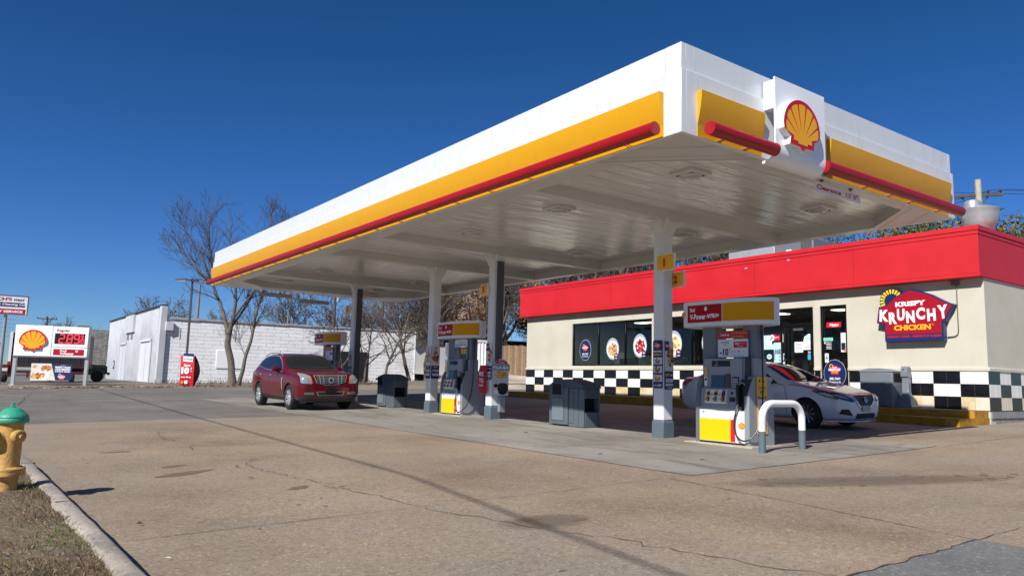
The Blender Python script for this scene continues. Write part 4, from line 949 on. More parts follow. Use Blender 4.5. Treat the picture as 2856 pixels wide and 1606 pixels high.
    mb = MB(); mb.lathe([(.0, -.012), (.025, -.010), (.027, 0)], 14, (.235, -.334, .885), axis='y'); mb.build('call_button', m_blk, p); 
    mb = MB(); mb.lathe([(.0, -.006), (.012, -.004), (.012, 0)], 10, (-.44, -.346, .67), axis='y'); mb.lathe([(.0, -.006), (.012, -.004), (.012, 0)], 10, (-.38, -.349, .54), axis='y'); mb.build('lock', m_blk, p)
    mb = MB(); mb.prism([(-.46, .60), (-.25, .60), (-.05, .575), (.15, .575), (.33, .60), (.33, .60), (.40, .60), (.40, .612), (-.46, .612)][::-1], -.351, -.346, 'xz'); mb.build('apron_lip', M('#5a636c', .4), p)
    # holster, nozzle and hose
    mb = MB(); mb.prism([(.345, .66), (.515, .66), (.60, 1.13), (.43, 1.13)], -.34, -.24, 'xz'); ho = mb.build('nozzle_holster', m_blk, p, bevel=.015)
    mb = MB(); mb.prism([(-.40, .70), (-.36, .66), (-.33, .72), (-.345, .95), (-.36, 1.03), (-.40, 1.05), (-.415, .97)], .375, .425, 'yz'); nz_ = mb.build('nozzle', m_black_soft, p, bevel=.012)
    mb = MB(); mb.tube([(.40, -.38, 1.02), (.45, -.36, 1.08), (.50, -.33, 1.05), (.52, -.31, .92)], [.022, .02, .016, .014], 10); mb.build('spout', M('#8b8e92', .3, metal=.8), nz_, smooth=True)
    mb = MB(); mb.tube([(.39, -.385, .70), (.375, -.39, .62), (.35, -.39, .54)], [.02, .024, .018], 10); mb.build('swivel', M('#a8abae', .25, metal=.9), nz_, smooth=True)
    hp = [(.35, -.39, .54), (.325, -.395, .44), (.325, -.40, .32), (.36, -.41, .20), (.43, -.42, .12), (.53, -.42, .085), (.63, -.38, .12), (.69, -.27, .26), (.705, -.16, .5), (.695, -.10, .8), (.675, -.06, 1.2), (.655, -.04, 1.6), (.645, -.03, 1.85)]
    P2 = []
    for i in range(len(hp) - 1):
        p0, p1, p2, p3 = [Vector(hp[max(0, min(len(hp) - 1, q))]) for q in (i - 1, i, i + 1, i + 2)]
        for s_ in range(5):
            t_ = s_ / 5; P2.append(.5 * ((2 * p1) + (-p0 + p2) * t_ + (2*p0 - 5*p1 + 4*p2 - p3) * t_ * t_ + (-p0 + 3*p1 - 3*p2 + p3) * t_ ** 3))
    P2.append(Vector(hp[-1])); mb = MB(); mb.tube(P2, .0135, 10); mb.build('hose', M('#1a1b1e', .35), p, smooth=True)
    mb = MB(); mb.cyl((.645, -.03, 1.83), (.645, -.03, 1.93), .022); mb.cyl((.645, -.03, 1.93), (.645, -.03, 2.0), .028); mb.cyl((.645, -.03, 2.0), (.645, -.03, 2.09), .018); mb.build('breakaway', m_blk, p, smooth=True)
    # slips stuck at the left of the head
    mb = MB(); mb.face([(-.455, 1.18), (-.38, 1.18), (-.38, 1.345), (-.455, 1.345)], -.236, 'xz', 0); mb.face([(-.455, 1.00), (-.385, 1.00), (-.385, 1.17), (-.455, 1.17)], -.236, 'xz', 1); mb.face([(-.44, 1.10), (-.40, 1.10), (-.40, 1.15), (-.44, 1.15)], -.2365, 'xz', 2)
    put_text(mb, 'V', -.418, 1.27, .03, -.2366, mi=2); mb.build('sticker', [M('#d9b05a', .5), m_lwhite, m_blk], p, recalc=False)
    return p
def topper(p, variant):
    mb = MB()
    if variant == 'level':
        mb.prism([(-.215, 1.86), (.44, 1.86), (.44, 2.0), (-.215, 2.0)], -.135, -.12, 'xz'); o = mb.build('topper_board', M('#b02a1c', .4), p)
        lettering('Level up', m_lwhite, o, -.06, 1.925, .05, -.1365, w=.19); lettering('your Performance', M('#e0a040', .5), o, .25, 1.955, .038, -.1365, w=.32); lettering('your Rewards', M('#e0a040', .5), o, .22, 1.89, .036, -.1365, w=.25)
        mb = MB(); mb.prism([(-.20, 1.52), (.43, 1.52), (.445, 1.54), (.445, 1.83), (.43, 1.85), (-.20, 1.85), (-.215, 1.83), (-.215, 1.54)], -.145, -.125, 'xz'); b_ = mb.build('price_board', M('#aab2b8', .35), p, bevel=.004)
        mb = MB(); mb.box(-.20, .43, -.1475, -.1455, 1.53, 1.84); b2 = mb.build('price_face', M('#d3d8db', .4), b_)
        mb = MB(); mb.box(.14, .42, -.1495, -.1480, 1.69, 1.80); mb.build('offer_panel', M('#b81628', .4), b_)
        mb = MB(); put_text(mb, 'Shell', .215, 1.765, .035, -.151, bold=.02); put_text(mb, 'rewards for every', .33, 1.765, .013, -.151); put_text(mb, 'member, every day', .28, 1.72, .015, -.151); mb.build('lettering', m_lwhite, b_, recalc=False)
        mb = MB(); put_text(mb, 'PLATINUM', -.05, 1.79, .028, -.149, w=.17, bold=.02); put_text(mb, 'STATUS', -.05, 1.745, .016, -.149, w=.08); put_text(mb, '-10', -.07, 1.62, .13, -.149, w=.19, bold=.05); put_text(mb, '¢', .055, 1.665, .05, -.149, bold=.03)
        put_text(mb, 'PER', .09, 1.63, .012, -.149, rot=1.57); put_text(mb, 'GAL', .11, 1.63, .012, -.149, rot=1.57); put_text(mb, 'o', .17, 1.62, .02, -.149, bold=.05); put_text(mb, 'FR', .25, 1.622, .03, -.149, bold=.05); put_text(mb, 'terms apply', .35, 1.625, .012, -.149)
        mb.build('lettering', M('#474d54', .5), b_, recalc=False)
    else:
        mb = MB(); mb.prism([(-.215, 1.86), (.44, 1.86), (.44, 2.03), (.40, 2.06), (-.17, 2.06), (-.215, 2.03)], -.135, -.12, 'xz'); o = mb.build('topper_board', M('#c9ccd2', .4), p)
        lettering('find joyful gas', M('#474d54', .5), o, .11, 1.90, .045, -.1365, w=.5); lettering('rewards', M('#6a7078', .5), o, .10, 1.96, .02, -.1365)
        mb = MB(); mb.prism([(-.20, 1.50), (.43, 1.50), (.445, 1.52), (.445, 1.83), (.43, 1.85), (-.20, 1.85), (-.215, 1.83), (-.215, 1.52)], -.145, -.125, 'xz'); b_ = mb.build('price_board', M('#aab2b8', .35), p, bevel=.004)
        mb = MB(); mb.box(-.195, .425, -.1475, -.1455, 1.52, 1.83, 0); mb.face([(-.18, 1.53), (.10, 1.53), (.05, 1.76), (-.10, 1.80)], -.148, 'xz', 1); mb.box(.16, .40, -.149, -.148, 1.66, 1.80, 2); mb.build('photo_face', [M('#3d4247', .4), M('#6b7076', .4), M('#e8b020', .4)], b_, recalc=False)
        lettering('SAVE', m_blk, b_, .28, 1.755, .03, -.150, bold=.04); lettering('10¢', m_blk, b_, .28, 1.70, .05, -.150, bold=.04)
p1 = pump(1, 'nearest fuel pump, beside the white arched bollard, topped by a red and yellow header')
p2 = copy_tree(p1); p3 = copy_tree(p1)
for p_, n, lb in ((p2, 2, 'second fuel pump, between the two middle canopy columns'), (p3, 3, 'farthest fuel pump, half hidden behind the dark red car')):
    p_.location = (11.29, PY[n], gz(11.29, PY[n]) + .012); p_['label'] = lb
    WM[p_.name] = Matrix.Translation(p_.location) @ Matrix.Rotation(R(-90), 4, 'Z')
topper(p1, 'level'); topper(p2, 'joy'); topper(p3, 'level')
# banner on the near end of the first pump
mb = MB(); mb.add([(0, 0, 0), (.30, 0, 0), (.30, 0, .98), (0, 0, .98)], [(0, 1, 2, 3)]); 
bn_ = MB(); bn_.box(0, .29, -.006, 0, 0, .98)
bo_ = bn_.build('side_banner', M('#f0b41c', .45), p1); bo_.matrix_basis = Matrix.Translation((.6095, -.15, .20)) @ Matrix.Rotation(R(90), 4, 'Z'); WM['sb'] = WM[p1.name]
def on_banner(s, x, z, h, mat, **kw): lettering(s, mat, bo_, x, z, h, -.0075, **kw)
mb = MB(); mb.face([(.02, .14), (.27, .14), (.27, .60), (.02, .60)], -.007, 'xz'); mb.build('white_field', M('#e6e3d8', .5), bo_, recalc=False)
on_banner('Level up', .145, .79, .07, m_lred, w=.22); on_banner('your', .145, .71, .06, m_blk, w=.12); on_banner('Rewards', .145, .62, .065, m_blk, w=.24)
on_banner('FR', .20, .90, .035, m_blk, bold=.04); on_banner('Save', .145, .50, .05, m_blk, w=.11); on_banner('Now', .145, .42, .05, m_blk, w=.10); on_banner('Clean', .16, .22, .03, m_blk); on_banner('terms apply', .145, .10, .015, m_lred)
mb = MB(); mb.ell(.19, .33, .06, .05, -.0078); mb.build('badge', m_lred, bo_, recalc=False)
mb = MB(); mb.ell(.08, .91, .022, .024, -.0076, 1); mb.build('badge', [m_blk, m_blk], bo_, recalc=False)
on_banner('e', .08, .91, .02, M('#f0b41c', .45))

# concrete pads under the pumps
for n, y in PY.items():
    mb = MB(); g = gz(11.29, y); mb.prism([(10.80, y - .75), (11.85, y - .75), (11.85, y + .72), (10.80, y + .72)], g - .02, g + .012, 'xy')
    tag(mb.build('pump_plinth_slab', nodes_mat('slab_pale', g_concrete, base='#b7ae98', dark='#9a917d', light='#c9c1ab', speck=.4, stain=.3)), kind='structure')

# ------------------------------------------------------------------ bollard
bx0, bx1, by = 10.42, 11.52, 7.44
bl = thing('arched_bollard', 'white arched steel pipe bollard with grey feet guarding the nearest pump', 'bollard', ((bx0 + bx1) / 2, by, .305), 0)
hw = (bx1 - bx0) / 2; rr_ = .27; top = .775; mb = MB()
gl, gr_ = gz(bx0, by) - .305, gz(bx1, by) - .305
arc = [(-hw, 0, .335), (-hw, 0, top - rr_)] + [(-hw + rr_ - rr_ * math.cos(a), 0, top - rr_ + rr_ * math.sin(a)) for a in [math.pi / 2 * k / 9 for k in range(1, 10)]]
arc += [(-x_, y_, z_) for x_, y_, z_ in arc[::-1]]; mb.tube(arc, .057, 24); mb.build('hoop', M('#e9eaea', .4, var=.04, scale=10, bump=.06, bscale=30), bl, smooth=True, angle=50)
for x_, g in ((-hw, gl), (hw, gr_)):
    mb = MB(); mb.cyl((x_, 0, g - .03), (x_, 0, .3345), .0575, n=24); mb.build('foot', m_colg, bl, smooth=True)
mb = MB()
for k in range(22):
    a = rnd.uniform(2.6, 4.6); z = rnd.uniform(.36, .62); s = rnd.uniform(.003, .006); mb.cyl((-hw + .0572 * math.cos(a), .0572 * math.sin(a), z), (-hw + .0580 * math.cos(a), .0580 * math.sin(a), z), s, n=6)
mb.build('paint_chip', M('#3d3f44', .7), bl)

# ------------------------------------------------------------------ litter bins with windscreen-wash bays
m_bin = M('#5a636b', .5, var=.06, scale=5, bump=.05, bscale=60); m_binlid = M('#4b5259', .55, var=.06, scale=5)
def service_bin(x, y, label):
    b_ = thing('service_bin', label, 'litter bin', (x, y, gz(x, y)), -90, 'grey service bins between the columns')
    mb = MB(); mb.box(-.63, -.46, -.20, .25, 0, .86); mb.box(-.46, .12, -.27, .27, .03, .86); mb.box(.12, .44, -.24, .27, 0, .86)
    mb.box(.44, .62, -.23, -.19, 0, .86); mb.box(.44, .62, .23, .27, 0, .86); mb.box(.44, .62, -.19, .23, 0, .34); mb.box(.44, .62, -.19, .23, .64, .86)
    mb.build('body', m_bin, b_, bevel=.022, seg=3)
    mb = MB(); mb.prism([(-.65, .86), (-.65, .90), (-.50, .945), (-.42, .99), (-.10, 1.05), (.10, 1.06), (.40, 1.0), (.58, .93), (.64, .90), (.64, .86)], -.26, .27, 'xz'); mb.build('lid', m_binlid, b_, bevel=.025, seg=3)
    mb = MB(); mb.box(-.44, -.03, -.30, -.20, .68, .98); h = mb.build('hood', m_bin, b_, bevel=.02, seg=2)
    mb = MB(); mb.box(-.40, -.07, -.302, -.29, .70, .95); mb.build('opening', M('#08090a', .8), h, bevel=.012)
    mb = MB(); mb.box(-.42, -.02, -.288, -.27, .12, .62); mb.build('door_panel', M('#6f7880', .5, var=.05), b_, bevel=.012)
    mb = MB(); mb.box(.15, .30, -.252, -.24, .08, .76); mb.build('side_panel', m_bin, b_, bevel=.01)
    mb = MB(); mb.box(.615, .626, -.16, .20, .66, .83); mb.build('towel_box', m_binlid, b_, bevel=.006)
    mb = MB(); mb.prism([(.02, .74), (.05, .77), (.08, .74)], .627, .630, 'yz'); mb.build('badge', M('#2a2e33', .5), b_)
    mb = MB(); mb.box(.46, .60, -.17, .21, .341, .36); mb.build('bucket_rim', m_blk, b_)
    mb = MB(); mb.box(.441, .446, -.185, .225, .345, .635); mb.build('bay_shade', M('#060607', .8), b_)  # black sheet painting in the deep shade inside the open bay
    return b_
sb = service_bin(11.40, 13.18, 'grey double service bin between the nearest and second columns')
sb2 = copy_tree(sb); sb2.location = (11.36, 22.15, gz(11.36, 22.15)); sb2['label'] = 'grey double service bin beside the dark red car'

# bin and ash post by the shop
tb = thing('litter_bin', 'tall grey plastic litter bin with a side opening on the walk by the shop wall', 'litter bin', (18.87, 9.92, SB), -90)
mb = MB(); mb.box(-.42, .42, -.27, .27, 0, .86); mb.build('body', M('#727980', .5, var=.05, scale=4), tb, bevel=.03, seg=3)
mb = MB(); mb.prism([(-.43, .86), (-.40, .905), (-.15, .95), (.10, .955), (.40, .90), (.43, .86)], -.28, .28, 'xz'); mb.build('lid', M('#7b8289', .5), tb, bevel=.02)
mb = MB(); mb.box(.415, .428, -.20, .20, .62, .84); mb.build('opening', M('#08090a', .8), tb, bevel=.01)
mb = MB(); mb.box(-.32, .25, -.282, -.27, .08, .60); mb.build('door_panel', M('#6c737a', .5), tb, bevel=.02)
mb = MB(); mb.box(.42, .432, -.20, .20, .06, .56); mb.build('end_panel', M('#6c737a', .5), tb, bevel=.015)
ah = thing('ash_post', 'slim grey cigarette ash post with a flared foot on the walk by the checker tiles', 'ash post', (18.95, 9.33, SB), -90)
sq = lambda w, z: [(-w, -w, z), (w, -w, z), (w, w, z), (-w, w, z)]
mb = MB(); st_ = [(.205, 0), (.205, .035), (.185, .05), (.17, .15), (.15, .22), (.10, .29), (.078, .36), (.075, .74), (.08, .75)]
mb.add([v for w, z in st_ for v in sq(w, z)], [(i*4+k, i*4+(k+1) % 4, i*4+4+(k+1) % 4, i*4+4+k) for i in range(len(st_)-1) for k in range(4)] + [(0, 1, 2, 3), tuple(range(4*len(st_)-4, 4*len(st_)))[::-1]])
mb.build('stem', M('#767d84', .4, var=.04), ah, bevel=.02, seg=3)
mb = MB(); mb.prism([(-.105, .74), (-.11, .82), (-.095, .95), (-.06, 1.0), (-.02, 1.01), (.05, .985), (.09, .93), (.10, .74)], -.085, .085, 'yz'); hd = mb.build('head', M('#767d84', .4), ah, bevel=.02, seg=3)
mb = MB(); mb.lathe([(0, -.004), (.016, -.003), (.016, .01)], 14, (-.02, -.104, .93), axis='y'); mb.build('opening', m_blk, hd)

# ------------------------------------------------------------------ posters round the columns
def poster(x, y, z, rz, w, h, label, spec, bg=None, seed=1):
    o = thing('poster', label, 'poster', (x, y, z), rz, 'food posters on the canopy columns')
    mb = MB(); mb.prism([(-w/2 + .02, 0), (w/2 - .02, 0), (w/2, .02), (w/2, h - .02), (w/2 - .02, h), (-w/2 + .02, h), (-w/2, h - .02), (-w/2, .02)], -.006, 0, 'xz'); mb.build('board', bg or m_navy, o)
    mats = [m_navy, m_lred, m_lwhite, m_lyel, M('#cfd4d8', .5)]; idx = {}
    mb = MB()
    for s_ in spec:
        if s_[0] == 'logo': krunchy(mb, s_[1] * w, s_[2] * h, s_[3] * w, -.0135, 1, 2, 3, 0)
        elif s_[0] == 't': put_text(mb, s_[1], s_[2] * w, s_[3] * h, s_[4] * h, -.0135, w=s_[5] * w, bold=.05, mi=s_[6])
        elif s_[0] == 'r': mb.face([(s_[1] * w, s_[2] * h), (s_[3] * w, s_[2] * h), (s_[3] * w, s_[4] * h), (s_[1] * w, s_[4] * h)], -.0065 - (s_[6] if len(s_) > 6 else 0), 'xz', s_[5])
        elif s_[0] == 'f':
            k = s_[1]
            if k not in idx: idx[k] = len(mats); mats += [M(c, .6) for c in foodcols[k]]
            food(mb, k, s_[2] * w, s_[3] * h, s_[4] * w, s_[5] * h, -.0068, idx[k], s_[6], seed, s=s_[7] if len(s_) > 7 else .28)
    mb.build('print', mats, o, recalc=False); return o
combo = [('logo', 0, .88, .62), ('t', 'YOUR CHOICE', 0, .765, .045, .86, 2), ('t', "COMBO $5.99", 0, .695, .045, .84, 3), ('r', -.44, .50, .44, .64, 4), ('f', 'bun', 0, .57, .34, .055, 16), ('r', -.44, .32, .44, .46, 4), ('f', 'bun', 0, .39, .38, .06, 26),
         ('r', -.44, .14, .44, .28, 4), ('f', 'wing', 0, .21, .38, .06, 26), ('t', '$5.99', .22, .06, .05, .36, 2), ('t', 'LIMITED TIME', -.2, .06, .02, .4, 2)]
sand = [('r', -.5, .38, .5, 1.0, 4, .0003), ('f', 'bun', .12, .68, .36, .24, 34, .42), ('r', -.5, .80, -.02, 1.0, 0, .006), ('logo', -.24, .90, .42), ('t', '$5.99', -.2, .30, .07, .42, 3), ('t', 'COMBO', .25, .30, .035, .3, 2), ('t', 'CHICKEN', 0, .19, .075, .86, 2), ('t', 'SANDWICH', 0, .10, .06, .86, 2), ('t', 'OF COURSE', 0, .035, .02, .6, 2)]
tend = [('r', -.5, .40, .5, 1.0, 4, .0003), ('f', 'bun', 0, .66, .45, .22, 40, .34), ('logo', 0, .92, .4), ('t', '$5.99', 0, .35, .06, .5, 3), ('t', '3 CAJUN', 0, .24, .08, .84, 2), ('t', 'TENDERS', 0, .12, .08, .84, 2)]
piece = [('r', -.5, .40, .5, 1.0, 4, .0003), ('f', 'wing', 0, .66, .45, .22, 40, .34), ('logo', 0, .92, .4), ('t', '$7.99', 0, .35, .06, .5, 3), ('t', '2 PIECE', 0, .24, .08, .84, 2), ('t', 'COMBO', 0, .12, .08, .84, 2)]
poster(10.938, 10.15, 1.27, -90, .25, .93, 'navy poster Your choice combo on the road face of the nearest column', combo, seed=2)
poster(11.09, 10.008, 1.25, 0, .25, .93, 'chicken sandwich poster on the near face of the nearest column', sand, seed=3)
poster(10.938, 15.97, 1.36, -90, .27, .93, 'chicken sandwich poster on the road face of the second column', sand, seed=4)
poster(10.938, 19.08, 1.36, -90, .26, .93, 'fried chicken combo poster on the road face of the third column', piece, seed=5)
poster(11.09, 18.938, 1.36, 0, .27, .93, '3 Cajun tenders poster on the near face of the third column', tend, seed=6)
poster(10.938, 24.55, 1.36, -90, .27, .93, 'tenders poster on the farthest column, above the red car bonnet', tend, seed=7)
# ice-cream board and red flag on the second column
g = gz(XC, 15.97)
o = thing('ice_cream_board', 'shaped ice cream board reading Polar Bear on the near face of the second column', 'poster', (11.17, 15.75, g + .60), 0)
oc = [(-.26, 0), (.26, 0), (.26, .62), (.30, .70), (.29, .78), (.20, .86), (.06, .93), (-.06, .93), (-.20, .86), (-.29, .78), (-.30, .70), (-.26, .62)]
mb = MB(); mb.prism([(a * .92, b_) for a, b_ in oc], -.006, 0, 'xz'); mb.build('board', M('#b9cfd6', .5), o)
mb = MB(); mb.face([(-.22, .80), (.22, .80), (.12, .90), (-.12, .90)], -.007, 'xz', 0); mb.face([(-.27, .64), (.27, .64), (.27, .78), (-.27, .78)], -.0072, 'xz', 1); mb.ell(0, .50, .2, .11, -.0075, 2); mb.ell(0, .53, .2, .10, -.0078, 3); mb.face([(-.24, .0), (.24, .0), (.24, .36), (-.24, .36)], -.0074, 'xz', 4); mb.ell(.06, .17, .17, .15, -.0079, 5); mb.ell(.06, .25, .17, .07, -.0082, 6); mb.ell(-.16, .25, .06, .05, -.0084, 5); mb.ell(-.15, .10, .07, .06, -.0086, 7); put_text(mb, "IT'S COLD", 0, .845, .04, -.0088, w=.2, mi=7); put_text(mb, 'POLAR BEAR', 0, .71, .09, -.0088, w=.5, bold=.05, mi=7)
food(mb, 'biscuit', 0, .54, .17, .07, -.008, 8, 26, 4)
mb.build('print', [m_lred, M('#2d88a8', .5), M('#d8d2c8', .5), M('#e0b04a', .5), M('#c9cdd0', .5), M('#1d1a1c', .5), M('#2c282a', .5), m_lwhite] + [M(c, .6) for c in foodcols['biscuit']], o, recalc=False)
mb = MB(); mb.box(-.02, .16, -.0, .08, -.42, -.02); mb.build('holder', M('#a9adb0', .4, metal=.5), o, bevel=.01)
fl = thing('red_flag', 'small red pennant banner on the road side of the second column', 'banner', (10.90, 16.12, g + .64), -90)
mb = MB(); n = 12
mb.add([(-.17 + .01 * math.sin(k * .6) + j * (.34 - .03 * math.sin(math.pi * k / n)), -.02 - .05 * math.sin(math.pi * k / n) * (1 - j), .72 * k / n) for k in range(n + 1) for j in (0, .5, 1)], [(k*3+j, k*3+j+1, k*3+4+j, k*3+3+j) for k in range(n) for j in range(2)])
f_ = mb.build('cloth', M('#b30f2c', .7), fl, smooth=True, recalc=False)
lettering('RE', m_lwhite, fl, .0, .50, .11, -.085, w=.2); lettering('TG', m_lwhite, fl, .0, .33, .11, -.085, w=.2); lettering('CLEAR', m_lwhite, fl, 0, .21, .05, -.085, w=.2)
for o_ in (shop, ks, hv, fn, tb, ah): o_.location = o_.location * KS_ + KO_; o_.scale = (KS_,) * 3
# ------------------------------------------------------------------ cars: one lofted shell each, glass and lamps laid on it
def interp(tab, s):
    if s <= tab[0][0]: return tab[0][1]
    for (a, va), (b_, vb_) in zip(tab[:-1], tab[1:]):
        if s <= b_:
            t = (s - a) / (b_ - a); return va + (vb_ - va) * t
    return tab[-1][1]
def car_shell(st, low, belt, top, hw, wr, L, cuts, wheel_r, mat, well):
    """st: stations from nose (0) to tail (L); x across, y = s - L/2, nose at -y"""
    rows = []
    for s in st:
        zl, zb, zt, w, r_ = (interp(t_, s) for t_ in (low, belt, top, hw, wr)); r_ *= w; wb = w * .95
        zb = min(zb, zt - .015); cab = max(0, min(1, (zt - zb) / .45)); rz = zt - .015 - .05 * cab; rz = max(rz, zb + .004)
        half = [(0, zl), (w * .80, zl), (w * .965, zl + .07), (w, zl + .42 * (zb - zl)), (w * .995, zl + .74 * (zb - zl)), (w * .975, zb - .05), (wb, zb),
                (wb + (r_ - wb) * .5, zb + (rz - zb) * .53), (r_, rz), (r_ * .86, zt - .012 * (.3 + cab)), (r_ * .45, zt - .002), (0, zt)]
        rows.append([(x, s - L/2, z) for x, z in half] + [(-x, s - L/2, z) for x, z in half[-2:0:-1]])
    n = len(rows[0]); vs = [p for r_ in rows for p in r_]
    fs = [(i*n+k, i*n+(k+1) % n, (i+1)*n+(k+1) % n, (i+1)*n+k) for i in range(len(rows)-1) for k in range(n)] + [tuple(range(n)), tuple(range((len(rows)-1)*n, len(rows)*n))[::-1]]
    me = bpy.data.meshes.new('body'); me.from_pydata(vs, [], fs)
    bm = bmesh.new(); bm.from_mesh(me); bmesh.ops.recalc_face_normals(bm, faces=bm.faces); bm.to_mesh(me); bm.free()
    o = bpy.data.objects.new('body', me); COL.objects.link(o); me.materials.append(mat); me.materials.append(well)
    sb_ = o.modifiers.new('s', 'SUBSURF'); sb_.levels = 2; sb_.render_levels = 2
    cutters = []
    for (s, z) in cuts:
        mb = MB(); mb.cyl((-1.3, s - L/2, z), (1.3, s - L/2, z), wheel_r, n=48); c = mb.build('cut', [mat, well]); c.data.polygons.foreach_set('material_index', [1] * len(c.data.polygons))
        m_ = o.modifiers.new('b', 'BOOLEAN'); m_.object = c; m_.operation = 'DIFFERENCE'; m_.solver = 'EXACT'; cutters.append(c)
    dg = bpy.context.evaluated_depsgraph_get(); dg.update()
    ne = bpy.data.meshes.new_from_object(o.evaluated_get(dg), depsgraph=dg); o.modifiers.clear(); old = o.data; o.data = ne; bpy.data.meshes.remove(old)
    for c in cutters: d = c.data; bpy.data.objects.remove(c); bpy.data.meshes.remove(d)
    # faces cut by the wheel arches get the dark material
    for p_ in ne.polygons:
        c = p_.center
        p_.material_index = 0
        for (s, z) in cuts:
            if abs(math.hypot(c.y - (s - L/2), c.z - z) - wheel_r) < .012 and abs(p_.normal.x) < .3: p_.material_index = 1
    ne.polygons.foreach_set('use_smooth', [True] * len(ne.polygons)); ne.set_sharp_from_angle(angle=R(38))
    bm = bmesh.new(); bm.from_mesh(ne); bvh = BVHTree.FromBMesh(bm); bm.free()
    return o, bvh
def patch(name, poly, mode, bvh, off, mat, parent, L, grid=.05, mirror=False, both=True, smooth=True, thick=0):
    """outline in (s,z) from the side or (x,z) from front/rear or (x,s) from above, draped over the shell as its own panel"""
    out = []
    for side in ((-1, 1) if (mode == 'side' and both) else (-1,)):
        bm = bmesh.new(); bm.faces.new([bm.verts.new((p[0], p[1], 0)) for p in poly])
        xs = [p[0] for p in poly]; zs = [p[1] for p in poly]
        for ax, lo, hi in ((0, min(xs), max(xs)), (1, min(zs), max(zs))):
            k = 1
            while lo + k * grid < hi:
                co = [0, 0, 0]; no = [0, 0, 0]; co[ax] = lo + k * grid; no[ax] = 1
                bmesh.ops.bisect_plane(bm, geom=bm.verts[:] + bm.edges[:] + bm.faces[:], plane_co=co, plane_no=no); k += 1
        bmesh.ops.triangulate(bm, faces=bm.faces[:])
        for v in bm.verts:
            a, b_ = v.co.x, v.co.y
            if mode == 'side': org, d = Vector((side * 2, a - L/2, b_)), Vector((-side, 0, 0))
            elif mode == 'front': org, d = Vector((a, -L/2 - 2, b_)), Vector((0, 1, 0))
            elif mode == 'rear': org, d = Vector((a, L/2 + 2, b_)), Vector((0, -1, 0))
            else: org, d = Vector((a, b_ - L/2, 4)), Vector((0, 0, -1))
            h = bvh.ray_cast(org, d)
            if h[0] is None: h = bvh.find_nearest(org + d * (1.2 if mode == 'side' else 2.05))
            v.co = h[0] + h[1] * off
        bmesh.ops.recalc_face_normals(bm, faces=bm.faces)
        me = bpy.data.meshes.new(name); bm.to_mesh(me); bm.free(); me.materials.append(mat)
        if smooth: me.polygons.foreach_set('use_smooth', [True] * len(me.polygons))
        o = bpy.data.objects.new(name, me); COL.objects.link(o); o.parent = parent; out.append(o)
    return out
def strip2(pts, w):
    L_, R_ = [], []
    for i, (x, y) in enumerate(pts):
        x2, y2 = pts[min(i+1, len(pts)-1)]; x1, y1 = pts[max(i-1, 0)]; d = math.hypot(x2-x1, y2-y1); nx, ny = -(y2-y1)/d*w/2, (x2-x1)/d*w/2
        L_.append((x+nx, y+ny)); R_.append((x-nx, y-ny))
    return L_ + R_[::-1]
m_tyre = M('#1d1d1f', .8, bump=.15, bscale=60); m_well = M('#0b0b0c', .9); m_cglass = nodes_mat('car_glass', lambda nt, p: (setattr(p.inputs['Base Color'], 'default_value', (.010, .013, .016, 1)), setattr(p.inputs['Roughness'], 'default_value', .03), setattr(p.inputs['Specular IOR Level'], 'default_value', .6)))
m_chrome = M('#d6d9dc', .22, metal=.75); m_plastic = M('#242527', .6); m_lamp = M('#b4b9bd', .10, metal=.55, coat=1.0); m_lampdark = M('#2c3036', .08, coat=1.0)
def wheel(parent, x, y, z, r, wd, kind, side):
    o = empty('wheel', (0, 0, 0)); o.parent = parent; o.location = (x, y, z); s = side
    mb = MB(); w = wd / 2
    mb.lathe([(r * .66, -w * .9), (r * .88, -w), (r * .97, -w * .85), (r, -w * .55), (r, w * .55), (r * .97, w * .85), (r * .88, w), (r * .66, w * .9)], 40, axis='x', caps=False)
    mb.build('tyre', m_tyre, o, smooth=True, angle=30)
    mb = MB(); xo = s * w * .92; xi = s * w * .35; rm = r * .68
    mb.lathe([(rm, xo), (rm * .95, xo + s * .004), (rm * .90, xo - s * .02), (rm * .86, s * w * .35), (.02, s * w * .40)], 40, axis='x', mi=0, caps=False)
    def spoke(a, w0, w1, r0, r1, mi, x0, x1, skew=0):
        ca, sa = math.cos(a), math.sin(a); pts = []
        for (rr_, ww, xx) in ((r0, w0, x0), (r1, w1, x1)):
            for sg in (-1, 1): pts.append((xx, rr_ * ca - sg * ww * sa, rr_ * sa + sg * ww * ca)); pts.append((xx - s * .025, rr_ * ca - sg * ww * sa * 1.2, rr_ * sa + sg * ww * ca * 1.2))
        mb.add(pts, [(0, 2, 6, 4), (0, 4, 5, 1), (2, 3, 7, 6), (1, 5, 7, 3)], mi)
    if kind == 'suv':
        for k in range(7):
            a = 2 * math.pi * k / 7
            for d in (-.15, .15): spoke(a + d, .026, .020, .04, rm * .95, 1, xo - s * .03, xo - s * .008)
    else:
        for k in range(5):
            a = 2 * math.pi * k / 5 + .3
            for d in (-.30, .30): spoke(a + d, .010, .021, .04, rm * .95, 1, xo - s * .03, xo - s * .008)
            spoke(a, .05, .02, .03, rm * .5, 2, xo - s * .035, xo - s * .03)
    mb.lathe([(.0, xo - s * .012), (.035, xo - s * .014), (.045, xo - s * .03), (.05, xo - s * .06)], 16, axis='x', mi=1)
    mats = [M('#5b5f64', .4, metal=.6), M('#d4d7da', .25, metal=.7), M('#1a1b1d', .4)] if kind == 'suv' else [M('#15161a', .5), M('#8d9196', .3, metal=.8), M('#1a1b1d', .4)]
    mb.build('rim', mats, o, smooth=True, angle=30)

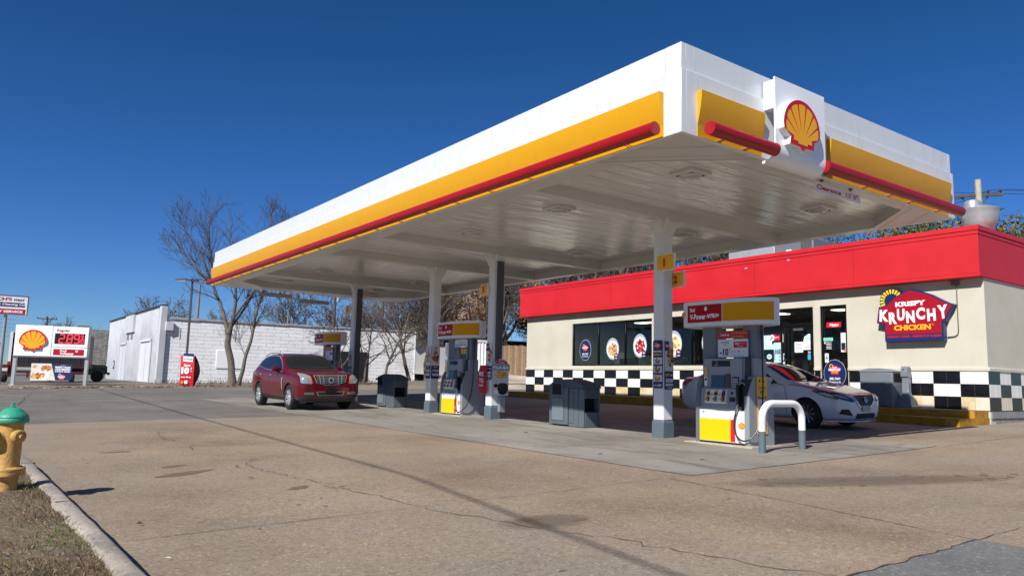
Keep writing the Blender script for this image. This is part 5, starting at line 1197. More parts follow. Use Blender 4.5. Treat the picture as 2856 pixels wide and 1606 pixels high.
# --- dark red crossover, nose towards the viewer
L = 4.83; g = .33
suv = thing('parked_car', 'dark red crossover car with chrome grille parked beside the pumps', 'car', (8.89, 21.20 + L/2, gz(8.89, 23.2)), 0, rot=(R(.37), -R(1.36), 0))
m_sred = nodes_mat('car_red', lambda nt, p: (setattr(p.inputs['Base Color'], 'default_value', (.10, .002, .007, 1)), setattr(p.inputs['Roughness'], 'default_value', .32), setattr(p.inputs['Specular IOR Level'], 'default_value', .15), setattr(p.inputs['Coat Weight'], 'default_value', .7), setattr(p.inputs['Coat Roughness'], 'default_value', .03)))
low = [(0, .30), (.1, .24), (.3, .22), (4.5, .24), (4.83, .42)]
belt = [(0, .82), (.06, .95), (.3, 1.02), (.9, 1.05), (1.5, 1.08), (2.6, 1.10), (3.6, 1.16), (4.2, 1.18), (4.6, 1.10), (4.83, .95)]
top = [(0, .86), (.05, 1.02), (.14, 1.08), (.5, 1.13), (1.0, 1.17), (1.30, 1.19), (1.42, 1.23), (2.12, 1.62), (2.5, 1.69), (3.1, 1.705), (3.8, 1.66), (4.2, 1.59), (4.66, 1.22), (4.76, 1.12), (4.83, .98)]
hwt = [(0, .76), (.05, .87), (.18, .925), (.45, .95), (1.0, .958), (3.8, .955), (4.4, .93), (4.7, .86), (4.83, .78)]
wrt = [(0, .80), (.3, .82), (1.35, .82), (1.5, .82), (2.15, .745), (3.6, .715), (4.2, .70), (4.7, .74), (4.83, .78)]
ss = [0, .03, .08, .16, .3, .55, .8, 1.1, 1.35, 1.46, 1.56, 1.8, 2.05, 2.25, 2.4, 2.7, 3.1, 3.5, 3.85, 4.1, 4.35, 4.58, 4.68, 4.76, 4.83]
body, bvh = car_shell(ss, low, belt, top, hwt, wrt, L, [(.93, .37), (3.735, .37)], .425, m_sred, m_well); body.parent = suv
for sx in (-1, 1):
    for s_ in (.93, 3.735): wheel(suv, sx * .83, s_ - L/2, .375, .375, .235, 'suv', sx)
    mb = MB(); mb.tube([(sx * .66, 2.30 - L/2, 1.60), (sx * .66, 2.5 - L/2, 1.68), (sx * .65, 3.0 - L/2, 1.715), (sx * .64, 3.6 - L/2, 1.70), (sx * .62, 4.1 - L/2, 1.60)], .018, 8); mb.build('roof_rail', m_chrome, suv, smooth=True)
    mb = MB(); mb.lathe([(.0, -.13), (.07, -.12), (.10, -.05), (.10, .06), (.07, .12), (0, .13)], 14); mb.v = [(v[0] * .7, v[1] * .75, v[2]) for v in mb.v]; mb.xf(Matrix.Translation((sx * 1.02, 1.88 - L/2, 1.20)) @ Matrix.Rotation(R(90), 4, 'Y'))
    mr = mb.build('wing_mirror', m_sred, suv, smooth=True); mb = MB(); mb.box(min(sx * .86, sx * .99), max(sx * .86, sx * .99), 1.86 - L/2, 1.93 - L/2, 1.10, 1.14); mb.build('mirror_arm', m_plastic, mr)
dlo = [(1.66, 1.13), (1.90, 1.30), (2.18, 1.48), (2.45, 1.575), (2.9, 1.61), (3.4, 1.595), (3.9, 1.52), (4.22, 1.41), (4.30, 1.33), (3.3, 1.21), (2.5, 1.155)]
big = [(2.8 + (a - 2.8) * 1.035, 1.33 + (b_ - 1.33) * 1.10) for a, b_ in dlo]
patch('window_trim', big, 'side', bvh, .004, m_chrome, suv, L); patch('side_window', dlo, 'side', bvh, .008, m_cglass, suv, L)
for q in ([(2.52, 1.15), (2.66, 1.60)], [(3.62, 1.2), (3.52, 1.59)]): patch('door_pillar', strip2(q, .035), 'side', bvh, .011, m_plastic, suv, L)
patch('windscreen', [(-.72, 1.215), (-.78, 1.24), (-.72, 1.43), (-.655, 1.585), (-.3, 1.63), (.3, 1.63), (.655, 1.585), (.72, 1.43), (.78, 1.24), (.72, 1.215), (.3, 1.20), (-.3, 1.20)], 'front', bvh, .006, m_cglass, suv, L, both=False)
patch('rear_window', [(-.60, 1.25), (-.52, 1.48), (.52, 1.48), (.60, 1.25)], 'rear', bvh, .006, m_cglass, suv, L)
for sg in (-1, 1):
    q = [(sg * a, b_) for a, b_ in [(.60, .78), (.865, .80), (.885, .86), (.87, 1.04), (.80, 1.10), (.70, 1.04), (.615, 1.01)]]; patch('headlight', q, 'front', bvh, .008, m_lamp, suv, L, grid=.04)
    patch('turn_lamp', [(sg * a, b_) for a, b_ in [(.555, .80), (.60, .78), (.618, 1.0), (.60, .98)]], 'front', bvh, .010, M('#d9631c', .2, coat=.6), suv, L, grid=.04)
    patch('fog_inset', [(sg * a, b_) for a, b_ in [(.50, .44), (.80, .45), (.80, .55), (.50, .56)]], 'front', bvh, .006, m_plastic, suv, L)
    for z in (.475, .515): patch('fog_slat', [(sg * a, b_) for a, b_ in [(.51, z), (.79, z), (.79, z + .012), (.51, z + .012)]], 'front', bvh, .011, m_chrome, suv, L)
gp = [(-.50, 1.02), (-.43, .82), (-.15, .76), (.15, .76), (.43, .82), (.50, 1.02)]
patch('grille_surround', [(a * 1.05, .885 + (b_ - .885) * 1.10) for a, b_ in gp], 'front', bvh, .010, m_chrome, suv, L, grid=.04); patch('grille', gp, 'front', bvh, .014, m_black_soft, suv, L, grid=.04)
for z in (.81, .855, .90, .945, .985): w_ = .45 if z > .82 else .34; patch('grille_bar', [(-w_, z), (w_, z), (w_, z + .010), (-w_, z + .010)], 'front', bvh, .022, m_chrome, suv, L)
for x in (-.33, -.22, .22, .33): patch('grille_bar', strip2([(x, .80), (x * 1.06, 1.01)], .022), 'front', bvh, .026, m_chrome, suv, L)
patch('badge', [(.085 * math.cos(k * .5236), .88 + .085 * math.sin(k * .5236)) for k in range(12)], 'front', bvh, .034, m_chrome, suv, L, grid=.03); patch('badge', [(.055 * math.cos(k * .5236), .88 + .055 * math.sin(k * .5236)) for k in range(12)], 'front', bvh, .038, m_plastic, suv, L, grid=.03)
patch('lower_intake', [(-.44, .555), (.44, .555), (.38, .44), (-.38, .44)], 'front', bvh, .008, m_chrome, suv, L); patch('lower_intake', [(-.42, .545), (.42, .545), (.365, .45), (-.365, .45)], 'front', bvh, .012, m_black_soft, suv, L)
mb = MB(); mb.box(-.16, .16, -L/2 - .055, -L/2 - .02, .52, .69); mb.build('plate_holder', M('#0e0e10', .4), suv, bevel=.006)
patch('lower_bumper', [(-.90, .415), (-.84, .26), (-.3, .245), (.3, .245), (.84, .26), (.90, .415), (.4, .40), (-.4, .40)], 'front', bvh, .010, m_plastic, suv, L)
patch('sill_cladding', [(1.36, .25), (3.30, .25), (3.31, .40), (1.35, .36)], 'side', bvh, .008, m_plastic, suv, L)
for q in ([(1.62, .42), (1.55, .75), (1.63, 1.08), (1.80, 1.12)], [(2.68, .42), (2.70, .8), (2.66, 1.13)], [(3.30, .42), (3.42, .62), (3.72, .90), (3.78, 1.15)], [(1.0, 1.045), (1.5, 1.075), (1.75, 1.10)]): patch('door_seam', strip2(q, .009), 'side', bvh, .004, M('#2a0208', .6), suv, L)
patch('bonnet_seam', strip2([(-.84, 1.06), (-.50, 1.035), (0, 1.04), (.50, 1.035), (.84, 1.06)], .010), 'front', bvh, .004, M('#2a0208', .6), suv, L)
for s_ in (2.48, 3.42):
    for o_ in patch('door_handle', [(s_, 1.0), (s_ + .17, 1.005), (s_ + .17, 1.03), (s_, 1.025)], 'side', bvh, .022, m_chrome, suv, L): pass
patch('side_vent', [(1.43, .58), (1.50, .60), (1.56, .94), (1.43, .96), (1.47, .9)], 'side', bvh, .010, m_chrome, suv, L)
patch('tail_light', [(4.52, .85), (4.62, .85), (4.68, 1.18), (4.55, 1.2)], 'side', bvh, .008, M('#8d1418', .15, coat=1), suv, L)
patch('wiper', strip2([(-.62, 1.23), (-.10, 1.265)], .018), 'front', bvh, .016, m_plastic, suv, L); patch('wiper', strip2([(.05, 1.23), (.52, 1.255)], .018), 'front', bvh, .016, m_plastic, suv, L)

# --- white saloon in the shade
L = 4.62; SAX, SAY = 16.15, 8.86
sal = thing('parked_car', 'white saloon car parked in the canopy shade in front of the shop door', 'car', (SAX, SAY + L/2, gz(SAX, SAY + L/2)), 0, rot=(R(.37), -R(1.78), 0))
m_swh = nodes_mat('car_white', lambda nt, p: (setattr(p.inputs['Base Color'], 'default_value', (.62, .63, .65, 1)), setattr(p.inputs['Roughness'], 'default_value', .3), setattr(p.inputs['Coat Weight'], 'default_value', 1.0), setattr(p.inputs['Coat Roughness'], 'default_value', .03)))
low = [(0, .26), (.1, .20), (.3, .18), (4.3, .20), (4.62, .36)]
belt = [(0, .62), (.06, .70), (.3, .80), (.9, .90), (1.4, .95), (2.2, .98), (3.2, 1.02), (3.9, 1.05), (4.3, 1.03), (4.62, .92)]
top = [(0, .64), (.05, .74), (.16, .80), (.5, .90), (1.0, .985), (1.18, 1.01), (1.30, 1.05), (2.05, 1.40), (2.4, 1.475), (2.8, 1.49), (3.2, 1.465), (3.6, 1.37), (4.05, 1.14), (4.3, 1.10), (4.52, 1.09), (4.62, .98)]
hwt = [(0, .55), (.05, .68), (.2, .80), (.45, .87), (1.0, .885), (3.6, .885), (4.2, .86), (4.5, .80), (4.62, .70)]
wrt = [(0, .78), (.3, .80), (1.2, .82), (1.4, .82), (2.1, .68), (3.4, .66), (3.95, .74), (4.4, .82), (4.62, .82)]
ss = [0, .03, .09, .18, .35, .6, .85, 1.05, 1.18, 1.27, 1.38, 1.6, 1.85, 2.05, 2.2, 2.5, 2.8, 3.1, 3.4, 3.65, 3.9, 4.08, 4.2, 4.35, 4.5, 4.56, 4.62]
body, bvh = car_shell(ss, low, belt, top, hwt, wrt, L, [(.90, .325), (3.60, .325)], .375, m_swh, m_well); body.parent = sal
for sx in (-1, 1):
    for s_ in (.90, 3.60): wheel(sal, sx * .77, s_ - L/2, .33, .33, .205, 'saloon', sx)
    mb = MB(); mb.lathe([(.0, -.12), (.06, -.11), (.085, -.05), (.085, .06), (.06, .11), (0, .12)], 14); mb.v = [(v[0] * .75, v[1] * .8, v[2]) for v in mb.v]; mb.xf(Matrix.Translation((sx * .95, 1.78 - L/2, 1.06)) @ Matrix.Rotation(R(90), 4, 'Y'))
    mr = mb.build('wing_mirror', m_swh, sal, smooth=True); mb = MB(); mb.box(min(sx * .80, sx * .93), max(sx * .80, sx * .93), 1.76 - L/2, 1.82 - L/2, .97, 1.0); mb.build('mirror_arm', m_plastic, mr)
dlo = [(1.66, 1.00), (1.85, 1.12), (2.10, 1.26), (2.40, 1.36), (2.80, 1.385), (3.2, 1.355), (3.55, 1.255), (3.78, 1.15), (3.82, 1.09), (3.0, 1.055), (2.2, 1.02)]
patch('side_window', dlo, 'side', bvh, .008, m_cglass, sal, L); patch('door_pillar', strip2([(2.56, 1.04), (2.66, 1.385)], .06), 'side', bvh, .012, m_plastic, sal, L)
patch('window_trim', strip2([(1.64, .985), (2.2, 1.01), (3.0, 1.045), (3.83, 1.08)], .02), 'side', bvh, .010, m_plastic, sal, L)
patch('windscreen', [(-.66, 1.045), (-.715, 1.07), (-.63, 1.22), (-.545, 1.375), (-.3, 1.415), (.3, 1.415), (.545, 1.375), (.63, 1.22), (.715, 1.07), (.66, 1.045), (.3, 1.03), (-.3, 1.03)], 'front', bvh, .006, m_cglass, sal, L)
patch('rear_window', [(-.58, 1.14), (-.48, 1.36), (.48, 1.36), (.58, 1.14)], 'rear', bvh, .006, m_cglass, sal, L)
for sg in (-1, 1):
    patch('headlight', [(sg * a, b_) for a, b_ in [(.40, .63), (.50, .60), (.72, .66), (.81, .74), (.845, .83), (.70, .80), (.55, .73)]], 'front', bvh, .008, m_lampdark, sal, L, grid=.03)
    patch('lamp_reflector', [(sg * a, b_) for a, b_ in [(.56, .66), (.70, .69), (.79, .76), (.72, .765), (.60, .715)]], 'front', bvh, .012, m_lamp, sal, L, grid=.03)
    patch('fog_inset', [(sg * a, b_) for a, b_ in [(.50, .31), (.76, .36), (.74, .46), (.62, .46)]], 'front', bvh, .006, m_black_soft, sal, L)
    patch('grille_trim', strip2([(sg * .44, .735), (sg * .30, .56), (sg * .22, .505)], .035), 'front', bvh, .018, m_chrome, sal, L, grid=.03)
patch('headlight_side', [(.18, .66), (.45, .72), (.75, .83), (.70, .865), (.45, .84), (.2, .74)], 'side', bvh, .008, m_lampdark, sal, L, grid=.03); patch('lamp_reflector', [(.26, .70), (.45, .745), (.62, .80), (.45, .80), (.28, .745)], 'side', bvh, .012, m_lamp, sal, L, grid=.03)
patch('turn_lamp', [(.64, .80), (.74, .83), (.70, .86), (.63, .85)], 'side', bvh, .013, M('#b8551c', .2), sal, L, grid=.03)
patch('grille', [(-.42, .735), (-.28, .565), (-.20, .50), (.20, .50), (.28, .565), (.42, .735)], 'front', bvh, .010, m_black_soft, sal, L, grid=.03); patch('grille_trim', strip2([(-.22, .50), (.22, .50)], .03), 'front', bvh, .020, m_chrome, sal, L, grid=.03)
patch('badge', [(.062 * math.cos(k * .4488), .645 + .055 * math.sin(k * .4488)) for k in range(14)], 'front', bvh, .030, m_chrome, sal, L, grid=.03); patch('badge', [(.045 * math.cos(k * .4488), .645 + .038 * math.sin(k * .4488)) for k in range(14)], 'front', bvh, .033, m_black_soft, sal, L, grid=.03)
patch('badge', strip2([(-.065, .645), (.065, .645)], .016), 'front', bvh, .036, m_chrome, sal, L, grid=.03)
mb = MB(); mb.box(-.155, .155, -L/2 - .035, -L/2 - .012, .40, .53); mb.build('number_plate', M('#a9adb0', .5, var=.1, scale=20), sal, bevel=.004)
patch('lower_intake', [(-.36, .36), (-.42, .25), (.42, .25), (.36, .36)], 'front', bvh, .006, m_black_soft, sal, L)
mb = MB(); mb.prism([(-.80, -1.88), (-.60, -2.22), (-.3, -2.33), (.3, -2.33), (.60, -2.22), (.80, -1.88), (.78, -1.80), (-.78, -1.80)], .185, .205, 'xy'); mb.build('front_lip', m_swh, sal, bevel=.006)
for q in ([(1.40, .25), (1.36, .6), (1.42, .93), (1.64, .985)], [(2.58, .28), (2.62, .7), (2.58, 1.03)], [(3.18, .3), (3.30, .55), (3.62, .75), (3.70, 1.05)], [(.62, .87), (1.0, .935), (1.35, .965)]): patch('door_seam', strip2(q, .010), 'side', bvh, .004, M('#25272a', .6), sal, L)
patch('bonnet_seam', strip2([(-.74, .83), (-.45, .745), (0, .745), (.45, .745), (.74, .83)], .012), 'front', bvh, .004, M('#25272a', .6), sal, L)
for s_ in (2.38, 3.38): patch('door_handle', [(s_, .90), (s_ + .17, .905), (s_ + .17, .93), (s_, .925)], 'side', bvh, .020, m_swh, sal, L)
patch('tail_light', [(4.10, 1.02), (4.28, .93), (4.42, .78), (4.53, .78), (4.56, .96), (4.45, 1.035)], 'side', bvh, .010, M('#7d0d14', .12, coat=1), sal, L)
patch('tail_light', [(4.14, 1.0), (4.40, .955), (4.52, .955), (4.50, .985), (4.40, 1.0)], 'side', bvh, .014, M('#c9303a', .2, coat=1), sal, L)
patch('wiper', strip2([(-.60, 1.06), (-.10, 1.085)], .018), 'front', bvh, .016, m_plastic, sal, L); patch('wiper', strip2([(.05, 1.055), (.50, 1.08)], .018), 'front', bvh, .016, m_plastic, sal, L)
# ------------------------------------------------------------------ price sign by the road
SG = (2.5, 52.56); SA = -27; g = gz(3.5, 51.5)
sg = thing('price_sign', 'roadside price sign with scallop shell and red digits 2.89 on two grey posts', 'sign', (SG[0], SG[1], .40), SA)
m_post = M('#b4b8bb', .4, metal=.4); z = lambda v: v - .40
for x in (.0, 3.90):
    mb = MB(); mb.box(x - .09, x + .09, -.09, .09, -.1, z(2.10)); mb.box(x - .18, x + .18, -.16, .16, -.12, .03); mb.build('post', m_post, sg, bevel=.01)
mb = MB(); mb.box(-.10, 4.0, -.17, .17, z(2.05), z(2.11)); mb.build('rail', M('#7b7f83', .4, metal=.4), sg)
m_sw = M('#eceef0', .35, coat=.2)
mb = MB(); mb.box(-.06, 1.945, -.19, .17, z(2.11), z(3.90)); mb.build('logo_cabinet', m_sw, sg, bevel=.02)
mb = MB(); mb.box(1.965, 3.93, -.19, .17, z(2.68), z(3.88)); pc = mb.build('price_cabinet', m_sw, sg, bevel=.02)
mb = MB(); mb.box(1.965, 3.93, -.19, .17, z(2.11), z(2.66)); mb.build('grade_cabinet', m_sw, sg, bevel=.02)
emblem(sg, .965, z(3.02), 1.52, -.192, .09)
mb = MB(); mb.box(2.09, 3.74, -.195, -.188, z(2.86), z(3.48)); sc = mb.build('price_screen', M('#0d0b0d', .4), pc)
SEG = {'2': 'abged', '8': 'abcdefg', '9': 'abcdfg', '1': 'bc', '0': 'abcdef'}
def digit(mb, ch, x, z0, w, h, t, sk=.06):
    S = {'a': (0, h, w, h), 'g': (0, h/2, w, h/2), 'd': (0, 0, w, 0), 'f': (0, h/2, 0, h), 'e': (0, 0, 0, h/2), 'b': (w, h/2, w, h), 'c': (w, 0, w, h/2)}
    for s_ in SEG[ch]:
        a, b_, c, d = S[s_]; L_ = math.hypot(c - a, d - b_); ux, uz = (c - a) / L_, (d - b_) / L_; g_ = t * .28
        a += ux * g_; b_ += uz * g_; c -= ux * g_; d -= uz * g_; nx, nz = -uz * t / 2, ux * t / 2
        q = [(a + nx, b_ + nz), (c + nx, d + nz), (c - nx, d - nz), (a - nx, b_ - nz)]; mb.face([(x + u + v * sk, z0 + v) for u, v in q], -.1965, 'xz')
mb = MB(); zb = z(2.93)
digit(mb, '2', 2.33, zb, .26, .48, .055); mb.face([(2.66, zb - .02), (2.71, zb - .02), (2.71, zb + .03), (2.66, zb + .03)], -.1965, 'xz'); digit(mb, '8', 2.76, zb, .26, .48, .055); digit(mb, '9', 3.14, zb, .26, .48, .055)
digit(mb, '9', 3.53, zb + .27, .10, .20, .03); digit(mb, '1', 3.44, zb, .04, .20, .03); digit(mb, '0', 3.56, zb, .10, .20, .03); mb.face([(3.48, zb + .228), (3.70, zb + .228), (3.70, zb + .242), (3.48, zb + .242)], -.1965, 'xz')
mb.build('lit_digits', M('#ff2a3c', emit=1.1, key='led'), sc, recalc=False)
lettering('Regular', M('#8f1f2c', .4), pc, 2.18, z(3.63), .20, -.1925, w=.72, bold=.03, align='l')
mb = MB(); mb.box(2.08, 3.76, -.195, -.188, z(2.20), z(2.56)); rp_ = mb.build('grade_panel', M('#a81024', .35), sg)
lettering('Shell', m_lwhite, rp_, 2.62, z(2.46), .11, -.197, w=.36, bold=.03); lettering('V-Power', m_lwhite, rp_, 2.83, z(2.30), .15, -.197, w=.76, bold=.04)
mb = MB(); mb.ell(3.36, z(2.46), .07, .065, -.197, 0); mb.ell(3.36, z(2.46), .035, .032, -.1975, 1); mb.build('ring_mark', [m_lwhite, M('#a81024', .35)], rp_, recalc=False)
bnr = thing('food_banner', 'banner with fried chicken trays hanging under the roadside price sign', 'banner', (SG[0], SG[1], .40), SA)
mb = MB(); mb.prism([(.92, z(.70)), (3.13, z(.76)), (3.12, z(1.71)), (.91, z(1.69))], -.02, 0, 'xz'); mb.build('sheet', m_navy, bnr)
fm = [M(c, .6) for c in foodcols['wing']]
mb = MB(); mb.face([(.92, z(.70)), (2.27, z(.735)), (1.98, z(1.70)), (.91, z(1.69))], -.023, 'xz', 0)
mb.face([(1.2, z(.75)), (1.75, z(.78)), (1.95, z(1.0)), (1.45, z(1.30)), (1.0, z(1.05))], -.024, 'xz', 1); mb.face([(1.4, z(1.25)), (1.9, z(1.1)), (2.0, z(1.5)), (1.6, z(1.66))], -.024, 'xz', 1)
food(mb, 'wing', 1.32, z(.98), .42, .16, -.025, 2, 46, 11, .22); food(mb, 'wing', 1.72, z(1.40), .34, .20, -.025, 2, 46, 12, .22); food(mb, 'red', 1.12, z(1.50), .16, .10, -.025, 2, 14, 13, .3)
mb.ell(2.0, z(1.06), .09, .06, -.031, 7); mb.build('photo_print', [M('#d9d6d0', .5), m_lwhite] + fm + [M('#e0d090', .5)], bnr, recalc=False)
mb = MB()
for k, (t_, w_) in enumerate((('FRESHLY MADE', .84), ('HAND-BREADED', .84), ('CHICKEN & TENDERS', .84))): put_text(mb, t_, 2.62, z(1.50 - .125 * k), (.10, .10, .075)[k], -.0225, w=w_, bold=.06, mi=2)
put_text(mb, 'NOW SERVING', 2.62, z(1.60), .03, -.0225, w=.3, mi=2); krunchy(mb, 2.60, z(.93), .42, -.0225, 1, 2, 2, 0); mb.build('print', [m_navy, m_lred, m_lwhite], bnr, recalc=False)

# laundry sign on a steel pole
ls = thing('laundry_sign', 'white laundry sign with blue and red bands on a tall grey pole', 'sign', (1.86, 54.0, .39), -10)
mb = MB(); mb.cyl((0, 0, -.1), (0, 0, 4.15), .11, .09, 16); mb.build('pole', M('#9da1a2', .45, metal=.3, var=.1), ls, smooth=True)
mb = MB(); mb.box(-2.3, 1.08, -.20, -.02, 4.16, 5.29); cb = mb.build('cabinet', M('#e5e6e6', .4), ls, bevel=.02)
mb = MB(); mb.box(-2.3, 1.09, -.22, .0, 5.27, 5.31); mb.box(1.06, 1.10, -.22, 0, 4.14, 5.3); mb.build('rim', M('#54575b', .4), cb)
mb = MB(); mb.face([(-2.28, 4.62), (.96, 4.62), (.92, 4.88), (-2.28, 4.90)], -.2025, 'xz', 0); mb.face([(-2.28, 4.18), (1.0, 4.18), (1.0, 4.50), (-2.28, 4.50)], -.2025, 'xz', 1); mb.build('bands', [M('#1d2f66', .4), M('#b01a2c', .4)], cb, recalc=False)
mb = MB(); put_text(mb, "CH'S", -.11, 5.08, .19, -.204, w=.74, bold=.05, mi=0); put_text(mb, 'west', .62, 5.06, .17, -.204, w=.56, shear=.35, mi=1)
put_text(mb, 'ry & Cleaning Co', .94, 4.755, .15, -.204, w=1.62, shear=.35, bold=.03, mi=2, align='r'); put_text(mb, '1 DAY SERVICE', .86, 4.34, .14, -.204, w=1.75, bold=.05, mi=2, align='r'); mb.build('lettering', [M('#a81a34', .4), m_navy, m_lwhite], cb, recalc=False)

# ------------------------------------------------------------------ white block building
def g_block(nt, p, c1='#e8e9ec', c2='#dfe0e4', along='x'):
    b = NB(nt); v = b.mapv(rot=(R(90), 0, 0)) if along == 'x' else b.mapv(rot=(R(90), 0, R(90)))
    br = nt.nodes.new('ShaderNodeTexBrick'); br.inputs['Scale'].default_value = 1.0; br.inputs['Brick Width'].default_value = 1.02; br.inputs['Row Height'].default_value = .26
    br.inputs['Mortar Size'].default_value = .012; br.inputs['Mortar Smooth'].default_value = .35; br.offset = .5; br.inputs['Bias'].default_value = 0
    br.inputs['Color1'].default_value = lin(c1); br.inputs['Color2'].default_value = lin(c2); br.inputs['Mortar'].default_value = lin('#c0c2c6')
    w = b.noise(1.3, 3, .5, out='Color'); ad = nt.nodes.new('ShaderNodeVectorMath'); ad.operation = 'MULTIPLY_ADD'; nt.links.new(w, ad.inputs[0]); ad.inputs[1].default_value = (.05, .05, .05); nt.links.new(v, ad.inputs[2])
    nt.links.new(ad.outputs[0], br.inputs[0])
    n = b.noise(.6, 6, .7); c = b.mix(b.ramp(n, [(.35, 0.0), (.75, .35)]), br.outputs[0], '#b3b6bb')
    n2 = b.noise(2.2, 8, .75, dist=.5); c = b.mix(b.ramp(n2, [(.66, 0.0), (.70, 1.0)]), c, '#8b8a89'); n3 = b.noise(5.5, 6, .7); c = b.mix(b.math('MULTIPLY', br.outputs['Fac'], b.ramp(n3, [(.5, 0.0), (.56, 1.0)])), c, '#4a4a50')
    nt.links.new(c, p.inputs['Base Color']); p.inputs['Roughness'].default_value = .8
    b.bump(b.math('SUBTRACT', 1.0, br.outputs['Fac']), .5, .03, p)
m_block = nodes_mat('painted_block', g_block)
BX, BY = 10.94, 56.2; D0 = Vector((BX, BY - .2, 0)); D1 = Vector((29.6, 54.1, 0))
wb = thing('white_block_building', 'long low white painted block building with a metal clad front behind the station', 'building', (20, 66, .9))
def seg_wall(x0, y0, x1, y1, z0, z1a, z1b, th, mat, name, par, n=1):
    d = Vector((x1 - x0, y1 - y0, 0)).normalized(); nn = Vector((-d.y, d.x, 0)) * th; mb = MB()
    a, b_ = Vector((x0, y0, 0)), Vector((x1, y1, 0))
    vs = [(a.x, a.y, z0), (b_.x, b_.y, z0), (b_.x, b_.y, z1b), (a.x, a.y, z1a)]; vs += [(v[0] + nn.x, v[1] + nn.y, v[2]) for v in vs]
    mb.add(vs, [(0, 1, 2, 3), (7, 6, 5, 4), (0, 4, 5, 1), (1, 5, 6, 2), (2, 6, 7, 3), (3, 7, 4, 0)]); return mb.build(name, mat, par, world=True)
WE = (29.0, 52.65); wsl = (WE[1] - BY) / (WE[0] - BX)
seg_wall(BX + .25, BY, WE[0], WE[1], .2, 5.17, 5.10, .3, m_block, 'wall', wb)
seg_wall(WE[0], WE[1], WE[0] + 4, WE[1] + 20, .2, 5.10, 5.1, .3, m_block, 'wall', wb)
m_cap = M('#c3c6cb', .4, metal=.5, var=.2, scale=1.5)
mb = MB(); n = 9
for k in range(n):
    x0 = BX + .3 + k * 1.98; x1 = x0 + 2.0; y0 = BY - .07 + (x0 - BX) * wsl; y1 = BY - .07 + (x1 - BX) * wsl; za = 5.21 - (x0 - BX) * .0038; zb_ = 5.21 - (x1 - BX) * .0038 - .04
    mb.add([(x0, y0, za - .13), (x1, y1, zb_ - .13), (x1, y1 + .4, zb_ - .13), (x0, y0 + .4, za - .13), (x0, y0, za), (x1, y1, zb_), (x1, y1 + .4, zb_), (x0, y0 + .4, za)], [(0, 1, 2, 3), (4, 5, 6, 7), (0, 1, 5, 4), (1, 2, 6, 5), (2, 3, 7, 6), (3, 0, 4, 7)])
mb.build('parapet_cap', m_cap, wb, world=True)
# clad front facing the street
m_clad = M('#c6c9cd', .6, var=.15, scale=.9); zt = 5.98; zg = .58
mb = MB(); mb.box(BX + .02, BX + .25, BY, 79.0, .2, zt - .06)
for k in range(54):
    y = BY + .2 + k * .42
    if 58.9 < y < 63.3 or 69.0 < y < 72.6: z0_ = 3.62
    else: z0_ = zg
    mb.box(BX - .06, BX + .02, y, y + .16, z0_, zt - .10)
mb.build('clad_front', m_clad, wb, world=True, bevel=.02, seg=1)
mb = MB(); mb.box(BX - .12, BX + .3, BY - .05, 79.1, zt - .06, zt + .06); mb.build('front_cap', M('#2e3238', .5), wb, world=True)
mb = MB(); mb.box(BX - .14, BX + .28, BY - .22, BY, zg - .3, zt - .06); mb.box(BX - .14, BX + .0, BY, BY + .35, zg - .3, zt - .06); mb.build('corner_post', m_clad, wb, world=True, bevel=.02)
for (ya, yb_, dk) in ((59.2, 62.9, '#d8dade'), (69.2, 72.2, '#c9ccd1')):
    mb = MB(); mb.box(BX - .02, BX + .019, ya, yb_, zg, 3.6, 0); mb.box(BX - .10, BX - .02, ya - .15, ya, zg, 3.75); mb.box(BX - .10, BX - .02, yb_, yb_ + .15, zg, 3.75); mb.box(BX - .12, BX - .02, ya - .15, yb_ + .15, 3.6, 3.75)
    mb.box(BX - .03, BX - .02, (ya + yb_) / 2 - .02, (ya + yb_) / 2 + .02, zg, 3.6, 1); mb.build('loading_door', [M(dk, .5), M('#8b8e93', .6)], wb, world=True)
for ya in (66.5, 68.2):
    mb = MB(); mb.box(BX - .075, BX - .062, ya, ya + .9, 3.95, 4.35); mb.build('vent', M('#75787d', .6), wb, world=True)
mb = MB(); mb.box(BX - .2, BX + .0, 66.0, 69.6, 4.5, 5.9); mb.build('clad_box', m_clad, wb, world=True)
mb = MB(); mb.box(BX - .10, BX - .065, 74.3, 74.9, 1.6, 2.3); mb.box(BX - .11, BX - .10, 74.42, 74.78, 1.72, 2.18, 1); mb.build('number_plate', [M('#3a3d42', .5), m_clad], wb, world=True)
mb = MB(); mb.box(11.15, 11.65, 55.85, 56.08, 4.25, 4.85); mb.build('meter_box', M('#d0d2d6', .5), wb, world=True, bevel=.02)
mb = MB(); mb.add([(14.55, BY + 3.61 * wsl - .03, 1.75), (16.4, BY + 5.46 * wsl - .03, 1.75), (16.4, BY + 5.46 * wsl - .03, 3.05), (14.55, BY + 3.61 * wsl - .03, 3.05), (14.55, BY + 3.61 * wsl + .05, 1.75), (16.4, BY + 5.46 * wsl + .05, 1.75), (16.4, BY + 5.46 * wsl + .05, 3.05), (14.55, BY + 3.61 * wsl + .05, 3.05)], [(0, 1, 2, 3), (4, 5, 6, 7), (0, 1, 5, 4), (1, 2, 6, 5), (2, 3, 7, 6), (3, 0, 4, 7)]); mb.build('blocked_window', M('#dfe1e4', .7), wb, world=True, bevel=.02)
mb = MB(); mb.add([(22.9, BY + 11.96 * wsl - .02, .9), (25.3, BY + 14.36 * wsl - .02, .9), (25.3, BY + 14.36 * wsl - .02, 3.3), (22.9, BY + 11.96 * wsl - .02, 3.3)], [(0, 1, 2, 3)]); mb.build('opening', M('#141518', .6), wb, world=True)
mb = MB(); mb.prism([(11.3, 56.4), (28.9, 53.0), (32.8, 72), (11.3, 78)], 5.0, 5.04, 'xy'); mb.build('roof', M('#8d8d8c', .9), wb, world=True)
mb = MB()
